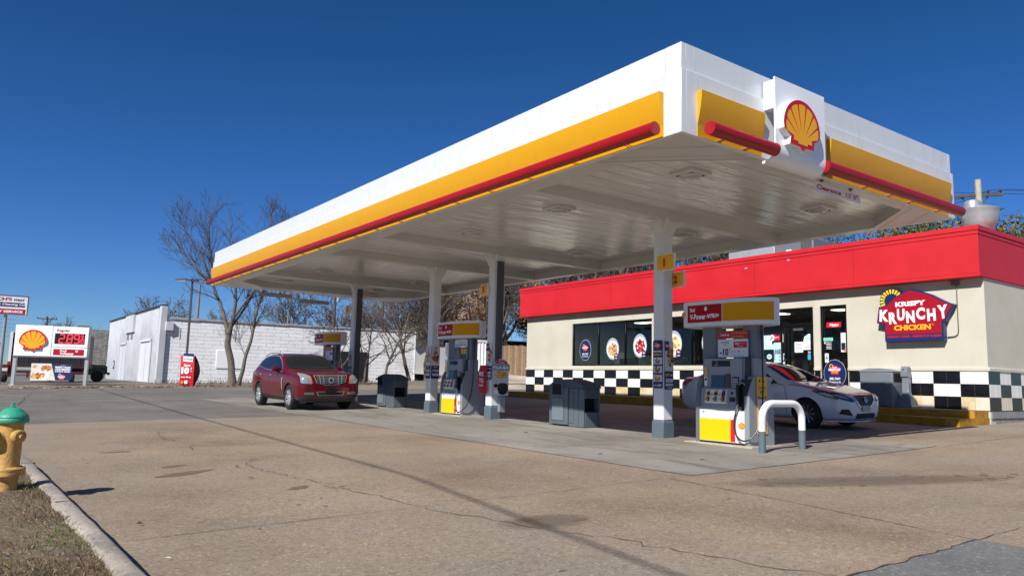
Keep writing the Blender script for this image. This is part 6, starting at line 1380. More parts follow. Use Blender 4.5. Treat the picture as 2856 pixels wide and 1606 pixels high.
for x in (12.0, 15.6): mb.tube([(x, BY + (x - BX) * wsl - .04, 4.6), (x + .02, BY + (x - BX) * wsl - .04, 4.2), (x, BY + (x - BX) * wsl - .04, 3.8)], .02, 5)
mb.build('conduit', M('#77797d', .6), wb, world=True)
mb = MB(); mb.tube([(28.9, 52.58, 1.0), (28.9, 52.58, 5.1)], .06, 8); mb.build('downpipe', M('#d9dbde', .5), wb, world=True)
for (x, y, w, h) in ((22.2, 64, 1.6, .7), (25.6, 62, 1.1, .5)):
    t_ = thing('rooftop_air_unit', 'weathered %s air conditioning unit on the white block building roof' % ('large' if w > 1.5 else 'small'), 'air conditioner', (x, y, 5.05)); mb = MB(); mb.box(-w/2, w/2, -.8, .8, 0, h); mb.build('cabinet', M('#9a9a94', .6, var=.2), t_, bevel=.03)
    mb = MB()
    for k in range(6): mb.box(-w/2 + .15, w/2 - .15, -.83, -.8, .15 + k * h * .13, .19 + k * h * .13)
    mb.build('louvre', M('#5f605d', .6), t_)
# second smaller pale building and open shed to the right
sh = thing('white_shed', 'small white block shed with a dark roof edge beyond the second pump', 'shed', (38, 52, 1.25))
seg_wall(33.3, 52.5, 42.5, 50.5, .6, 4.3, 4.3, .3, m_block, 'wall', sh); mb = MB(); mb.prism([(33.0, 52.2), (42.8, 50.0), (43, 58), (33, 60)], 4.3, 4.75, 'xy'); mb.build('roof', M('#3b3a39', .8), sh, world=True)
gb = thing('gabled_house', 'small white gabled house roof peeping over the shed', 'house', (38, 64, 1.2))
mb = MB(); mb.prism([(34, 1), (42, 1), (42, 4.6), (38, 7.0), (34, 4.6)], 62, 70, 'xz'); mb.build('wall', M('#d9dadb', .7), gb, world=True); mb = MB(); mb.prism([(33.6, 4.5), (38, 7.15), (42.4, 4.5), (42.4, 4.75), (38, 7.4), (33.6, 4.75)], 61.6, 70.4, 'xz'); mb.build('roof', M('#4a4745', .8), gb, world=True)
ct = thing('shipping_container', 'white corrugated shipping container between the second pump and the column', 'container', (29.3, 44.3, 1.80), -20)
mb = MB(); prof_ = []
for k in range(22): x = -1.3 + k * .12; prof_ += [(x, 0 if k % 2 else -.05), (x + .08, 0 if k % 2 else -.05)]
prof_ += [(1.35, .1), (1.35, 5.0), (-1.3, 5.0)]; mb.prism(prof_, .02, 2.35, 'xy'); mb.build('shell', M('#dfe1e3', .5, var=.1), ct)
mb = MB(); mb.box(-1.35, 1.4, -.08, .0, -.05, .12); mb.box(-1.35, 1.4, -.08, 0, 2.25, 2.4); mb.box(-1.36, -1.24, -.08, .02, 0, 2.4); mb.box(1.28, 1.42, -.08, .02, 0, 2.4); mb.build('frame', M('#c9cbce', .5), ct)
# timber fence behind the shop's far end
fe = thing('timber_fence', 'weathered grey brown timber fence panels beside the far end of the shop', 'fence', (28.45, 42.5, 1.74), -25)
mb = MB()
for k in range(33, 60):
    x = -4.5 + k * .155; h = 2.05 + rnd.uniform(-.03, .03); mb.box(x, x + .143, -.012, .012, .05, h, k % 3 if k > 38 else 3)
mb.build('boards', [M('#9a7c5e', .85, var=.25, scale=6), M('#8a7258', .85, var=.25, scale=6), M('#a08a6e', .85, var=.25, scale=6), M('#6f655a', .9, var=.25, scale=6)], fe)
mb = MB()
for z_ in (.4, 1.1, 1.8): mb.box(.6, 4.8, .014, .06, z_, z_ + .09)
for x in (.6, 2.7): mb.box(x, x + .10, .06, .16, 0, 2.1)
mb.build('rails', M('#6b6055', .9), fe)
kb2 = MB(); kb2.box(19.5, 34, 36.35, 36.5, 1.0, 1.25); tag(kb2.build('gravel_kerb', m_kerb), kind='structure')

# dark building, truck and off-roader behind the price sign
db = thing('dark_block_building', 'low dark grey block building behind the price sign', 'building', (9, 96, .9))
def g_dark(nt, p): g_block(nt, p, '#4b4642', '#433f3c')
seg_wall(10.4, 92, 16.5, 88, .3, 5.75, 5.65, .3, nodes_mat('dark_block', lambda nt, p: g_block(nt, p, '#565049', '#4d4843')), 'wall', db); mb = MB(); mb.prism([(10.5, 92.3), (16.5, 88.3), (20, 104), (10.5, 104)], 5.4, 5.45, 'xy'); mb.build('roof', M('#3d3a38', .9), db, world=True)
mb = MB(); mb.box(9.9, 11.0, 94, 95, 5.2, 6.2); mb.build('roof_box', M('#5d4a3c', .8), db, world=True)
fs_ = thing('roadside_shop', 'long low brown roofed shop with a white awning at the far left edge', 'building', (-6, 120, .5))
mb = MB(); mb.box(-22, 3.6, 118, 130, .3, 4.2, 0); mb.box(-22, 3.4, 117.9, 118, .5, 3.6, 1); mb.build('wall', [M('#a0988c', .8), M('#141414', .5)], fs_, world=True); mb = MB(); mb.prism([(-23, 4.2), (4.2, 4.2), (3.2, 5.4), (-22, 5.5)], 117, 131, 'xz'); mb.build('roof', M('#8d7563', .9, var=.2), fs_, world=True)
mb = MB(); mb.box(-22, 3.9, 116, 118, 3.5, 4.2); mb.build('awning', M('#d9dadb', .6), fs_, world=True)
# flatbed / box truck
tr = thing('box_truck', 'dark red box truck standing behind the price sign', 'truck', (2.55, 59.5, gz(3.5, 60)), -14)
m_trd = M('#4d1219', .5); 
mb = MB(); mb.box(-.05, 4.6, -.02, 2.3, 1.0, 1.25); mb.build('bed', M('#2e1416', .6), tr)
mb = MB(); mb.box(.05, 4.5, .05, 2.25, 1.25, 3.25); mb.build('box', M('#17161a', .6), tr); mb = MB()
for k in range(7): mb.box(.4 + k * .6, .43 + k * .6, .02, .05, 1.3, 2.6)
mb.build('ribs', M('#3a3a3e', .6), tr)
mb = MB(); mb.box(-.12, .04, -.05, .10, .9, 3.3, 0); mb.box(-.12, .10, -.06, .10, .55, 1.35, 1); mb.build('corner_frame', [M('#d9dadc', .5), M('#8f1a22', .5)], tr)
mb = MB(); mb.box(-.55, .02, -.2, .7, .35, 1.15); mb.build('side_locker', m_trd, tr, bevel=.03); mb = MB(); mb.box(-.50, -.05, -.212, -.2, .72, .92); mb.build('rear_plate', M('#c9c9c4', .5), tr)
for x_, y_ in ((-.25, .1), (3.6, .3)): mb = MB(); mb.lathe([(.0, -.12), (.36, -.12), (.38, 0), (.36, .12), (0, .12)], 20, (x_, y_, .36), axis='x'); mb.build('wheel', m_tyre, tr)
mb = MB(); mb.box(.3, 4.3, .05, .1, .62, .78); mb.box(1.0, 1.12, .0, .1, .3, .62); mb.build('side_rail', m_trd, tr)
# black off-roader, nose to the right, on the lot behind
jp = thing('parked_off_roader', 'black off-road car with bulging wheel arches parked behind the price sign', 'car', (6.6, 61.5, gz(7, 61)), -8)
m_jb = M('#0c0d0f', .25, coat=.6); mb = MB()
mb.prism([(-2.3, .55), (-2.3, 1.15), (-2.1, 1.2), (-2.0, 1.85), (.0, 1.86), (.45, 1.27), (1.75, 1.20), (1.95, 1.12), (1.98, .60), (1.6, .5), (-2.0, .5)], -.8, .8, 'xz'); mb.build('body', m_jb, jp, bevel=.05, seg=2)
mb = MB()
for x in (-1.5, 1.35): mb.prism([(x - .62, .62), (x - .52, .88), (x - .35, .98), (x + .35, .98), (x + .52, .88), (x + .60, .66), (x + .52, .66), (x + .44, .82), (x + .30, .90), (x - .30, .90), (x - .44, .82), (x - .52, .62)], -.98, .98, 'xz')
mb.build('wheel_arch', M('#1c1d1f', .6), jp)
for x in (-1.5, 1.35):
    for y in (-.85, .85):
        mb = MB(); mb.lathe([(.24, -.13), (.38, -.14), (.41, -.08), (.41, .08), (.38, .14), (.24, .13)], 28, (x, y, .41), axis='y'); w_ = mb.build('wheel', m_tyre, jp, smooth=True); mb = MB(); mb.lathe([(0, -.12), (.10, -.13), (.24, -.09), (.25, .09), (0, .1)], 12, (x, y, .41), axis='y'); mb.build('rim', M('#3a3c3f', .4, metal=.6), w_)
mb = MB(); mb.box(1.95, 2.14, -.75, .75, .52, .70); mb.build('bumper', M('#151617', .5), jp, bevel=.03); mb = MB(); mb.face([(-1.9, 1.28), (-1.85, 1.76), (-.95, 1.78), (-.95, 1.28)], -.803, 'xz'); mb.face([(-.88, 1.28), (-.88, 1.78), (-.08, 1.78), (.28, 1.28)], -.803, 'xz'); mb.build('side_window', m_cglass, jp, recalc=False)

# ------------------------------------------------------------------ lamp post with banner, poles and wires
lpst = thing('lamp_post', 'dark brown square lamp post with two flat lamp heads by the white wall', 'lamp post', (11.50, 50.8, .61), -30)
mb = MB(); mb.cyl((0, 0, 0), (0, 0, 6.78), .09, .075, 4); mb.build('pole', M('#4a4440', .5, metal=.3), lpst, world=False); mb = MB(); mb.cyl((0, 0, -.05), (0, 0, .3), .22, n=20); mb.build('foot', M('#9a958c', .9), lpst)
for sx in (-1, 1):
    mb = MB(); mb.prism([(sx * .05, 6.70), (sx * .45, 6.76), (sx * 1.05, 6.66), (sx * .98, 6.60), (sx * .40, 6.66), (sx * .05, 6.62)], -.22, .22, 'xz'); h = mb.build('lamp_head', M('#45403d', .5), lpst, bevel=.01)
    mb = MB(); mb.prism([(sx * .42, 6.655), (sx * .97, 6.597), (sx * .97, 6.59), (sx * .42, 6.645)], -.17, .17, 'xz'); mb.build('lens', M('#f4f4f0', .3, emit=.15), h)
ad = thing('feather_banner', 'red curved banner reading Save 10 cents standing by the lamp post', 'banner', (10.9, 48.4, .60), -30)
def curved(x0, x1, z0, z1, off, mat, nm, par, bowL=.0, n=10):
    mb = MB(); vs = []
    for k in range(n + 1):
        t_ = k / n; zz = z0 + (z1 - z0) * t_
        for j in range(5):
            u = j / 4; xx = x0 + (x1 - x0) * u + .05 * math.sin(math.pi * zz / 1.8) - .02 * zz; yy = -.10 * math.sin(math.pi * zz / 1.85) + off; vs.append((xx, yy, zz))
    mb.add(vs, [(k*5+j, k*5+j+1, k*5+6+j, k*5+5+j) for k in range(n) for j in range(4)]); return mb.build(nm, mat, par, smooth=True, recalc=False)
ban = curved(-.25, .55, .0, 1.80, 0, M('#c8121f', .6), 'banner_sheet', ad); ban.data.materials[0].use_backface_culling = False
mb = MB(); mb.add([(.55 - .02*z_*1 + .05 * math.sin(math.pi * z_ / 1.8) + j * .28 * math.sin(math.pi * z_ / 1.8) , -.10 * math.sin(math.pi * z_ / 1.85) + j * .25, z_) for z_ in [1.8 * k / 10 for k in range(11)] for j in (0, 1)], [(2*k, 2*k+1, 2*k+3, 2*k+2) for k in range(10)]); mb.build('banner_side', M('#4a1014', .7), ad, recalc=False)
mb = MB(); mb.box(-.12, .48, -.06, -.02, 1.78, 1.93); mb.build('top_rail', M('#1d2a63', .5), ad); mb = MB(); mb.box(-.14, -.11, -.05, -.02, 1.8, 2.05); mb.build('rail_peg', m_lwhite, ad)
mb = MB(); mb.face([(-.10, 1.45), (.46, 1.42), (.48, 1.74), (-.10, 1.77)], -.09, 'xz', 0); put_text(mb, 'PLATINUM', .18, 1.57, .11, -.093, w=.48, bold=.02, mi=1); put_text(mb, 'STATUS', .18, 1.67, .04, -.093, w=.3, mi=1)
put_text(mb, 'Save', .17, 1.22, .17, -.125, w=.38, bold=.03, mi=0); put_text(mb, '10', .08, .90, .42, -.128, w=.46, bold=.08, mi=0); put_text(mb, '¢', .42, 1.02, .16, -.128, bold=.04, mi=0); put_text(mb, '/gal', .42, .85, .07, -.128, w=.12, mi=0)
put_text(mb, 'every fill-up', .14, .50, .11, -.115, w=.6, bold=.04, mi=0); mb.face([(.06, .12), (.25, .12), (.25, .30), (.06, .30)], -.10, 'xz', 0); mb.ell(-.08, .20, .07, .09, -.10, 2)
mb.build('lettering', [m_lwhite, M('#4c5058', .5), M('#e08a20', .5)], ad, recalc=False)

m_wood = M('#8a7b6a', .9, var=.3, scale=3); m_wood2 = M('#5a4c40', .9, var=.3, scale=3); m_wire = M('#1c1c1e', .6)
def pole(x, y, h, r, label, mat=None, arms=(), tx=None, z0=None, rz=0):
    o = thing('utility_pole', label, 'utility pole', (x, y, gz(x, y) if z0 is None else z0), rz); mb = MB(); mb.tube([(0, 0, -.2), (0, 0, h * .5), (0, 0, h)], [r, r * .85, r * .7], 10); mb.build('pole', mat or m_wood, o, smooth=True)
    for (z_, a, b_) in arms:
        mb = MB(); mb.box(a, b_, -.06, .06, z_ - .06, z_ + .06); mb.build('crossarm', m_wood2, o)
        for q in (a + .1, (a + b_) * .5 + .25 * (b_ - a), b_ - .1):
            mb = MB(); mb.lathe([(.03, z_ + .06), (.03, z_ + .12), (.07, z_ + .14), (.07, z_ + .18), (.04, z_ + .2), (.05, z_ + .24), (.0, z_ + .26)], 8, (q, 0, 0)); mb.build('insulator', M('#4a2f2a', .3), o, smooth=True)
        mb = MB(); mb.tube([(a * .55, .07, z_), (0, .07, z_ - .75)], .03, 5); mb.tube([(b_ * .45, .07, z_), (0, .07, z_ - .55)], .03, 5); mb.build('brace', m_wood2, o)
    if tx:
        mb = MB(); mb.lathe([(0, tx - .45), (.2, tx - .45), (.22, tx - .40), (.22, tx + .35), (.2, tx + .40), (.12, tx + .46), (0, tx + .48)], 18, (.32, -.05, 0)); mb.build('transformer', M('#c3c5c4', .4, metal=.2), o, smooth=True)
    return o
pr_ = pole(40.0, 15.79, 10.95, .20, 'weathered pole with a wooden crossarm above the shop roof fan', M('#b3a998', .9, var=.25, scale=5), arms=((10.15, -1.45, 1.05),), rz=-55, z0=.93)
pole(20.5, 87.0, 10.2, .17, 'bare cut-off wooden pole rising over the white wall beside the lamp post')
pole(31.0, 88.0, 7.8, .15, 'short wooden pole with a small crossarm between the tree trunks', arms=((7.4, -.8, .8),))
pole(36.0, 86.0, 12.2, .18, 'wooden pole with a pale transformer under the far canopy edge', m_wood2, tx=9.6)
pole(32.5, 66.0, 12.5, .17, 'brown wooden pole with a white box seen between the far columns', M('#6b5138', .9, var=.2), tx=10.6)
pole(52.0, 66.0, 12.5, .15, 'thin pole in front of the oak beyond the second pump')
pole(9.6, 130, 8.6, .16, 'distant small pole with crossarm above the dark block building', m_wood2, arms=((8.2, -1.3, 1.3),))
def wire(name, label, pts, r=.02, sag=.4, grp=None):
    mb = MB(); out = []
    for a, b_ in zip(pts[:-1], pts[1:]):
        for k in range(17):
            t_ = k / 16; p_ = Vector(a).lerp(Vector(b_), t_); p_.z -= sag * 4 * t_ * (1 - t_); out.append(p_)
    mb.tube(out, r, 4, caps=False); return tag(mb.build(name, m_wire), label, 'power line', grp)
c55, s55 = math.cos(R(-55)), math.sin(R(-55)); A = lambda q, z_: (40 + q * c55, 15.79 + q * s55, .93 + z_)
for i, (q, dz, lab) in enumerate(((-1.35, 10.4, 'highest power line leaving the crossarm on the right'), (.6, 10.4, 'second power line leaving the crossarm on the right'), (1.25, 10.4, 'third power line leaving the crossarm on the right'))):
    a = A(q, dz); wire('power_line', lab, [(a[0] + 3, a[1] + 26, a[2] + .4), a, (a[0] + 20, a[1] - 22, a[2] + .9)], .016, .7, 'power lines on the right')
wire('power_line', 'upper of two lower cables crossing behind the exhaust fan', [(43, 42, 8.6), (40, 15.8, 8.15), (60, -8, 8.8)], .014, .3, 'power lines on the right'); wire('power_line', 'lower of two lower cables crossing behind the exhaust fan', [(43, 42, 7.8), (40, 15.8, 7.5), (60, -8, 8.0)], .014, .3, 'power lines on the right')
wire('power_line', 'service cable slanting down to the shop roof corner', [(40, 15.8, 7.6), (24, 8.2, 5.3)], .014, .25)
wire('power_line', 'overhead cable whose shadow crosses the forecourt', [(-2.1, 46, 8.0), (-3.95, 4.84, 8.0), (-5.9, -9.4, 8.1)], .02, .1)
for k, z_ in enumerate((8.3, 7.7, 7.2, 6.6, 6.0)): wire('power_line', ('highest', 'second highest', 'middle', 'second lowest', 'lowest')[k] + ' of five faint distant wires at the left edge of the sky', [(-12, 128, z_), (5.5, 124, z_ - .2)], .02, .05, 'distant wires at the left edge')

# ------------------------------------------------------------------ trees
def skeleton(rng, base, lean, h, r, levels, kids, spread, up, clear=.25, ratio=.62, wob=.12, first=None):
    """returns trunk tubes and twig tubes; each branch forks into smaller ones"""
    big, small = [], []
    def grow(p, d, ln, rad, lv, r_end):
        n = 4 if lv < levels - 1 else 3; pts = [Vector(p)]; dd = Vector(d).normalized(); cur = Vector(p)
        for k in range(n):
            dd = (dd + Vector((rng.gauss(0, wob), rng.gauss(0, wob), rng.gauss(0, wob) + up * (.12 if lv else .02)))).normalized(); cur = cur + dd * ln / n; pts.append(cur.copy())
        rs = [rad + (r_end - rad) * k / n for k in range(n + 1)]; (big if lv <= 1 else small).append((pts, rs, lv))
        if lv >= levels: return
        m = kids[min(lv, len(kids) - 1)]
        for k in range(m):
            t_ = (clear if lv == 0 else .25) + (1 - (clear if lv == 0 else .25)) * (k + rng.random()) / m; i = min(n - 1, int(t_ * n)); q = pts[i].lerp(pts[i+1], t_ * n - i)
            bd = (pts[i+1] - pts[i]).normalized(); az = rng.uniform(0, 6.283) if lv else (k * 2.4 + rng.uniform(-.5, .5)); o_ = bd.orthogonal().normalized(); o_ = Matrix.Rotation(az, 3, bd) @ o_
            an = spread * rng.uniform(.65, 1.25); nd = bd * math.cos(an) + o_ * math.sin(an); rr = (rad + (r_end - rad) * t_) * rng.uniform(.5, .72)
            grow(q, nd, ln * ratio * rng.uniform(.7, 1.2) * (1.15 - .4 * t_ if lv == 0 else 1), rr, lv + 1, rr * .35)
    for (d, ln, rr) in (first or [(lean, h * .62, r)]): grow(base, d, ln, rr, 0, rr * .4)
    return big, small
m_bark = M('#5b5046', .95, var=.35, scale=4, bump=.5, bscale=12); m_twig = M('#47423f', .95); m_bark2 = M('#6a6258', .95, var=.35, scale=5, bump=.5, bscale=14); m_twigw = M('#5a5049', .95)
def bare_tree(x, y, h, r, label, seed, levels=4, kids=(7, 5, 5, 4), spread=.6, up=1.0, lean=(0, 0, 1), clear=.3, bark=None, twig=None, first=None, z0=None, sides=(8, 3), tw=.010, group='bare winter trees', ratio=.62, wob=.12):
    tw = tw * 1.3 if math.hypot(x, y) > 80 else tw
    rng = random.Random(seed); zb_ = gz(x, y) if z0 is None else z0; big, small = skeleton(rng, (0, 0, 0), lean, h, r, levels, kids, spread, up, clear, ratio, wob, first)
    o = thing('bare_tree', label, 'tree', (x, y, zb_ - .1), 0, group); mb = MB()
    for pts, rs, lv in big: mb.tube(pts, rs, sides[0] if lv == 0 else 5, caps=False)
    mb.build('trunk', bark or m_bark, o, smooth=True, recalc=False); mb = MB()
    for pts, rs, lv in small: mb.tube(pts, [max(q, tw) for q in rs], sides[1], caps=False)
    if mb.v: mb.build('crown', twig or m_twig, o, recalc=False)
    return o
def flare(o, r): pass
# main forked tree in front of the wall: directions in a frame across the view
ax = Vector((.81, -.588, 0)); ay = Vector((.588, .81, 0)); dv = lambda a, b_, c: tuple((ax * a + ay * b_ + Vector((0, 0, c))))
T0 = Vector((13.5, 47.35, .62))
def limb_tree(name, label, T0, limbs, seed, twigs, tl=1.0, levels=4, bark=None):
    """limbs: explicit crooked main limbs (points across/depth/up, radii); twigs are grown from them"""
    rng = random.Random(seed); o = thing('bare_tree', label, 'tree', tuple(T0), 0, 'bare winter trees'); mb = MB(); cr_ = MB()
    for pts, r0, r1, dens in limbs:
        P_ = [ax * p[0] + ay * p[1] + Vector((0, 0, p[2])) for p in pts]; S_ = []
        for i in range(len(P_) - 1):
            for k in range(3): S_.append(P_[i].lerp(P_[i+1], k / 3) + Vector((rng.gauss(0, r0 * .12), rng.gauss(0, r0 * .12), 0)))
        S_.append(P_[-1]); n = len(S_); rs = [(r0 + (r1 - r0) * k / (n - 1)) * .85 for k in range(n)]
        if r0 > .13: rs[0] *= 1.5; rs[1] *= 1.12
        mb.tube(S_, rs, 10, caps=False)
        for k in range(int(dens * n)):
            t_ = rng.uniform(.32 if r0 > .1 else .12, .99) * (n - 1); i = min(n - 2, int(t_)); q = S_[i].lerp(S_[i+1], t_ - i); bd = (S_[i+1] - S_[i]).normalized(); az = rng.uniform(0, 6.28); oo = Matrix.Rotation(az, 3, bd) @ bd.orthogonal().normalized()
            an = rng.uniform(.35, .8); nd = bd * math.cos(an) + oo * math.sin(an) + Vector((0, 0, .25)); rr = (r0 + (r1 - r0) * t_ / (n - 1)) * rng.uniform(.3, .5)
            b2, s2 = skeleton(rng, q, nd, rng.uniform(1.0, 2.3) * tl / .62 * (1.2 - .6 * t_ / n), max(.012, min(rr, .05)), levels - 2, (5, 4), .62, .9, .15, .6, .10)
            for pts2, rs2, lv in b2 + s2: cr_.tube(pts2, [max(w, .0065) for w in rs2], 3, caps=False)
    mb.build('trunk', bark or m_bark2, o, smooth=True, recalc=False); cr_.build('crown', m_twig, o, recalc=False); return o
limb_tree('t', 'tall forked bare tree in front of the white wall at the canopy far end', T0, [
    ([(-.05, 0, 0), (-.20, 0, 1.2), (-.45, 0, 2.4), (-.50, 0, 3.3)], .27, .20, 0),
    ([(-.50, 0, 3.2), (-.85, .1, 4.2), (-1.25, .2, 5.15), (-1.65, .2, 6.04), (-2.5, .3, 6.92), (-3.8, .4, 8.11), (-5.2, .5, 9.14)], .15, .025, 1.2),
    ([(-1.65, .2, 6.04), (-1.75, 0, 7.22), (-2.0, -.1, 8.55), (-2.1, -.2, 9.74), (-2.0, -.2, 10.77)], .09, .02, 1.5), ([(-1.5, .2, 5.74), (-2.4, 0, 7.66), (-3.4, 0, 9.14), (-3.9, 0, 10.18)], .07, .018, 1.4),
    ([(-.50, 0, 3.2), (-.20, -.1, 4.2), (-.10, -.2, 5.3), (-.25, -.3, 6.48), (-.7, -.3, 7.96), (-.6, -.4, 9.44)], .16, .02, 1.1),
    ([(-.15, -.1, 4.3), (.5, 0, 5.3), (1.1, .1, 6.18), (1.6, .1, 7.37), (1.5, .2, 9)], .10, .02, 1.1), ([(-.40, 0, 3.5), (.2, .2, 4.6), (.75, .3, 5.67), (1.0, .4, 7.07)], .11, .03, 0.7),
    ([(-.25, -.3, 6.18), (.7, -.3, 7.52), (1.5, -.4, 8.85)], .06, .015, 1.2)], 5, 0)
limb_tree('t', 'slender leaning bare trunk close to the right of the tall forked tree', T0 + ax * .30, [
    ([(0, 0, 0), (.25, 0, 1), (.40, 0, 2), (.72, 0, 3.2), (.85, 0, 4.6), (1.15, .1, 5.89), (1.7, .1, 7.37), (2.2, .2, 9), (2.4, .2, 10.77)], .15, .02, 1.2),
    ([(1.35, .1, 6.48), (1.2, 0, 7.96), (1.4, 0, 9.74), (1.3, 0, 10.92)], .06, .015, 1.4), ([(.35, 0, 1.8), (.0, 0, 2.6), (-.25, 0, 3.7)], .03, .01, 1.4), ([(1.5, .1, 6.92), (2.6, .2, 8.4), (3.3, .3, 9.88)], .05, .015, 1.2)], 8, 0)
for i, (x, y, h, r, lb, lean) in enumerate(((20.7, 47.0, 8.6, .10, 'thin bare tree in front of the white wall, leftmost of three saplings', (-.18, .1, 1)), (22.3, 47.6, 8.2, .085, 'thin bare tree in front of the white wall, middle of three saplings', (.0, .0, 1)), (23.6, 47.2, 9.0, .11, 'thin bare tree in front of the white wall, rightmost of three saplings', (.06, -.03, 1)))):
    bare_tree(x, y, h, r, lb, 30 + i, 3, (12, 6, 4), .85, .5, lean, .22, m_bark2, m_twig, tw=.009, ratio=.5)
bare_tree(27.0, 47.2, 9.5, .20, 'multi-stemmed bare tree between the far canopy columns', 41, 3, (9, 7, 5), .5, .9, (0, 0, 1), .30, m_bark, m_twigw, first=[((0, .05, 1), 6.2, .20), ((.10, -.06, 1), 6.0, .15), ((-.07, .05, 1), 6.6, .15), ((.16, -.12, 1), 5.4, .11)], tw=.010)
bare_tree(25.9, 47.6, 8.6, .15, 'leaning bare trunk left of the multi-stemmed tree', 42, 3, (9, 6, 5), .6, .8, (-.26, .14, 1), .38, m_bark, m_twigw, tw=.010)
bare_tree(30.6, 44.9, 9.6, .17, 'pale bare trunk beside the third column', 43, 3, (9, 7, 5), .55, .9, (.05, -.03, 1), .4, m_bark2, m_twig, tw=.010)
for i, (az_, d, h, lb) in enumerate(((4.3, 150, 9.0, 'spreading bare tree on the skyline above the price sign'), (6.3, 145, 8.8, 'second bare tree on the skyline right of the price sign'), (10.6, 108, 10.5, 'rounded bare tree behind the clad front of the white building'), (12.6, 112, 9.6, 'rounded bare tree behind the white wall left of the lamp post'),
      (15.6, 118, 10.0, 'bare tree behind the white wall between lamp post and forked tree'), (20.2, 100, 12.0, 'wide round-headed bare tree over the middle of the white wall'), (23.0, 108, 11.0, 'bare tree behind the white wall above the parked red car'), (25.2, 96, 11.5, 'dense bare tree beyond the multi-stemmed tree'),
      (27.8, 88, 12.0, 'dense bare tree right of the multi-stemmed tree, far back'), (30.2, 80, 11.5, 'tangled bare tree behind the third column'))):
    a = R(az_); bare_tree(d * math.sin(a), d * math.cos(a), h, .22, lb, 60 + i, 4, (10, 6, 5, 4), .66, .7, (0, 0, 1), .22, m_bark, m_twigw, tw=.017, ratio=.58)
for i, (az_, d, h, lb) in enumerate(((39.5, 66, 15.5, 'big bare tree behind the far end of the red fascia'), (41.6, 46, 12.5, 'big bare tree over the shop roof left of the nearest column'), (45.0, 48, 14.0, 'big bare tree over the shop roof at the nearest column'), (50.0, 44, 12.5, 'bare tree over the shop roof right of the nearest column'),
      (58.6, 47, 11.0, 'small bare tree between the roof unit and the evergreen'), (76.5, 46, 10.8, 'bare twigs rising over the red fascia at the right edge'))):
    a = R(az_); bare_tree(d * math.sin(a), d * math.cos(a), h * (.8 if i == 5 else 1), .30, lb, 80 + i, 4, (10, 6, 5, 3), .75, .45, (0, 0, 1), .15, m_bark2 if i < 4 else m_bark, m_twig, tw=.013, ratio=.62, z0=1.2)

def leafy_tree(x, y, z0, h, rx, rz_, label, cols, seed, n=5200, ls=.17, name='leafy_tree', clumps=34, low=.25, group=None, gap=.5):
    rng = random.Random(seed); o = thing(name, label, 'tree', (x, y, z0), 0, group); big, small = skeleton(rng, (0, 0, 0), (0, 0, 1), h, .3, 3, (9, 6, 4), .7, .3, .2, .62)
    mb = MB()
    for pts, rs, lv in big + [s_ for s_ in small if s_[2] <= 2]: mb.tube(pts, [max(q, .02) for q in rs], 6 if lv == 0 else 4, caps=False)
    mb.build('trunk', m_bark, o, smooth=True, recalc=False); cs = []
    for k in range(clumps):
        a, b_ = rng.uniform(0, 6.28), math.asin(rng.uniform(-.8, 1)); q = rng.uniform(.45, 1.0); cs.append((Vector((rx * q * math.cos(a) * math.cos(b_), rx * q * math.sin(a) * math.cos(b_), h * low + (h * (1 - low)) * .5 + rz_ * q * math.sin(b_))), rng.uniform(.5, 1.15), rng.randrange(len(cols))))
    mb = MB()
    for k in range(n):
        c, s_, ci = rng.choice(cs); v = Vector((rng.gauss(0, 1), rng.gauss(0, 1), rng.gauss(0, .75))).normalized() * (rng.random() ** .45) * s_ * rx * .30; p_ = c + v
        if noise.noise(p_ * .8 + Vector((seed, 0, 0))) > gap: continue
        a = Vector((rng.gauss(0, 1), rng.gauss(0, 1), rng.gauss(0, 1))).normalized(); b2 = a.orthogonal().normalized(); L_ = ls * rng.uniform(.6, 1.3); ci2 = ci if rng.random() < .6 else rng.randrange(len(cols))
        mb.add([p_ - a * L_ * .5, p_ + b2 * L_ * .28, p_ + a * L_ * .5, p_ - b2 * L_ * .28], [(0, 1, 2, 3)], ci2)
    mb.build('crown', [M(c, .95, spec=.1) for c in cols], o, recalc=False); return o
brown = ['#8a6a50', '#6d5140', '#a58568', '#574034', '#b59a80']; green = ['#3c4a28', '#2c381e', '#566036', '#6d6f3e', '#20291a']; olive = ['#5a5c2c', '#41481f', '#716a30', '#2e361a', '#7d7034']
dusk = ['#4a4234', '#3a3528', '#5a5138', '#2e2b20', '#63563e']
leafy_tree(34.4, 47.6, 1.8, 11.0, 3.9, 4.4, 'oak with brown dead leaves beside the shop far end', brown, 11, 40000, .17, 'brown_leaved_oak', 60, .10, gap=.6)
leafy_tree(34.0, 52.5, 1.8, 8.5, 3.2, 3.2, 'second, smaller brown-leaved oak further left beyond the second pump', brown, 12, 18000, .16, 'brown_leaved_oak', 44, .10, gap=.6)
leafy_tree(38.0, 62.0, 1.2, 12.5, 4.4, 3.4, 'dark pine-like evergreen beyond the second pump', green, 13, 5500, .30, 'evergreen_tree', 30, .35, gap=.2)
leafy_tree(39.0, 68.0, 1.2, 8.5, 3.4, 2.8, 'dark evergreen behind the third column', green, 14, 4500, .26, 'evergreen_tree', 24, .2, gap=.25)
leafy_tree(35.5, 16.5, 1.2, 8.7, 4.6, 2.6, 'olive green evergreen tree behind the shop roof', olive, 15, 26000, .17, 'evergreen_tree', 60, .3, gap=.6)
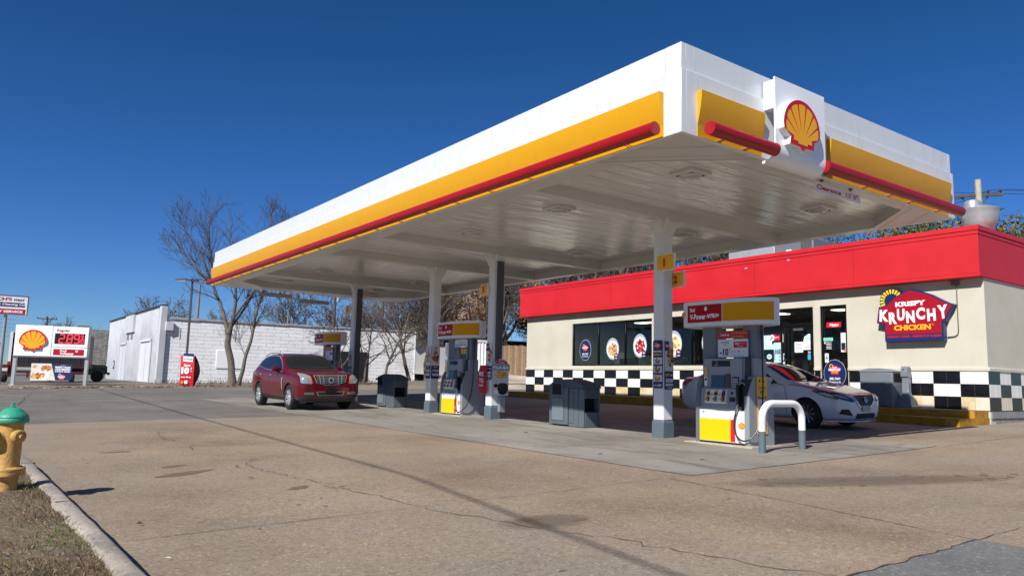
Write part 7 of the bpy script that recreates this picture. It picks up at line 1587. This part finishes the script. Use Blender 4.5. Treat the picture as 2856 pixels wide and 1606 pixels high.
leafy_tree(33.0, 11.6, 1.2, 7.3, 2.4, 1.9, 'smaller olive green tree next to the exhaust fan', olive, 16, 7000, .14, 'evergreen_tree', 26, .3, gap=.45)
for i_, (az_, d, h_, rx_) in enumerate(((40.6, 60, 11.5, 4.5), (44.5, 56, 12.2, 4.5), (48.6, 52, 11.6, 4.2), (52.6, 50, 10.8, 3.6))):
    leafy_tree(d * math.sin(R(az_)), d * math.cos(R(az_)), 1.2, h_, rx_, 3.6, ('first', 'second', 'third', 'fourth')[i_] + ' dense dark brown-green tree behind the shop roof, counted from the far end', dusk, 21 + i_, 9000, .36, 'dense_tree', 34, .15, 'dark trees behind the shop roof', gap=.3)
# ragged undergrowth
def scrub(x0, x1, y0, y1, h, n, label, seed, cols=('#5e5145', '#6d5e4c', '#4a4038')):
    rng = random.Random(seed); mb = MB()
    for k in range(n):
        x, y = rng.uniform(x0, x1), rng.uniform(y0, y1); z_ = gz(x, y); a = rng.uniform(0, 6.28); L_ = h * rng.uniform(.4, 1.1); d = Vector((math.cos(a) * .35, math.sin(a) * .35, 1)) * L_
        p_ = Vector((x, y, z_)); mb.tube([p_, p_ + d * .5 + Vector((rng.gauss(0, .1), rng.gauss(0, .1), 0)), p_ + d], [.02, .014, .008], 3, k % len(cols), caps=False)
    tag(mb.build('undergrowth', [M(c, .95) for c in cols], recalc=False), label, 'undergrowth', kind='stuff')
scrub(37, 60, 44, 62, 2.6, 2600, 'tangled brown undergrowth behind the timber fence', 3)
scrub(31, 41, 43.5, 50, 1.9, 1500, 'tangle of bare stems just behind the timber fence', 5)
scrub(10, 32, 50.5, 54.5, .35, 500, 'dry weeds along the foot of the white wall', 4)
# street trees and a hedge line across the road, behind the viewer: they are what the shop glass mirrors
for i, (x, y, h) in enumerate(((-22, 30, 12), (-26, 20, 13), (-24, 8, 11), (-30, 40, 13), (-28, -4, 12))):
    bare_tree(x, y, h, .3, ('first', 'second', 'third', 'fourth', 'fifth')[i] + ' bare street tree across the road, seen only mirrored in the shop glass', 120 + i, 3, (11, 6, 5), .7, .5, (0, 0, 1), .2, m_bark, m_twig, tw=.03, group='street trees behind the viewer', z0=-.4)
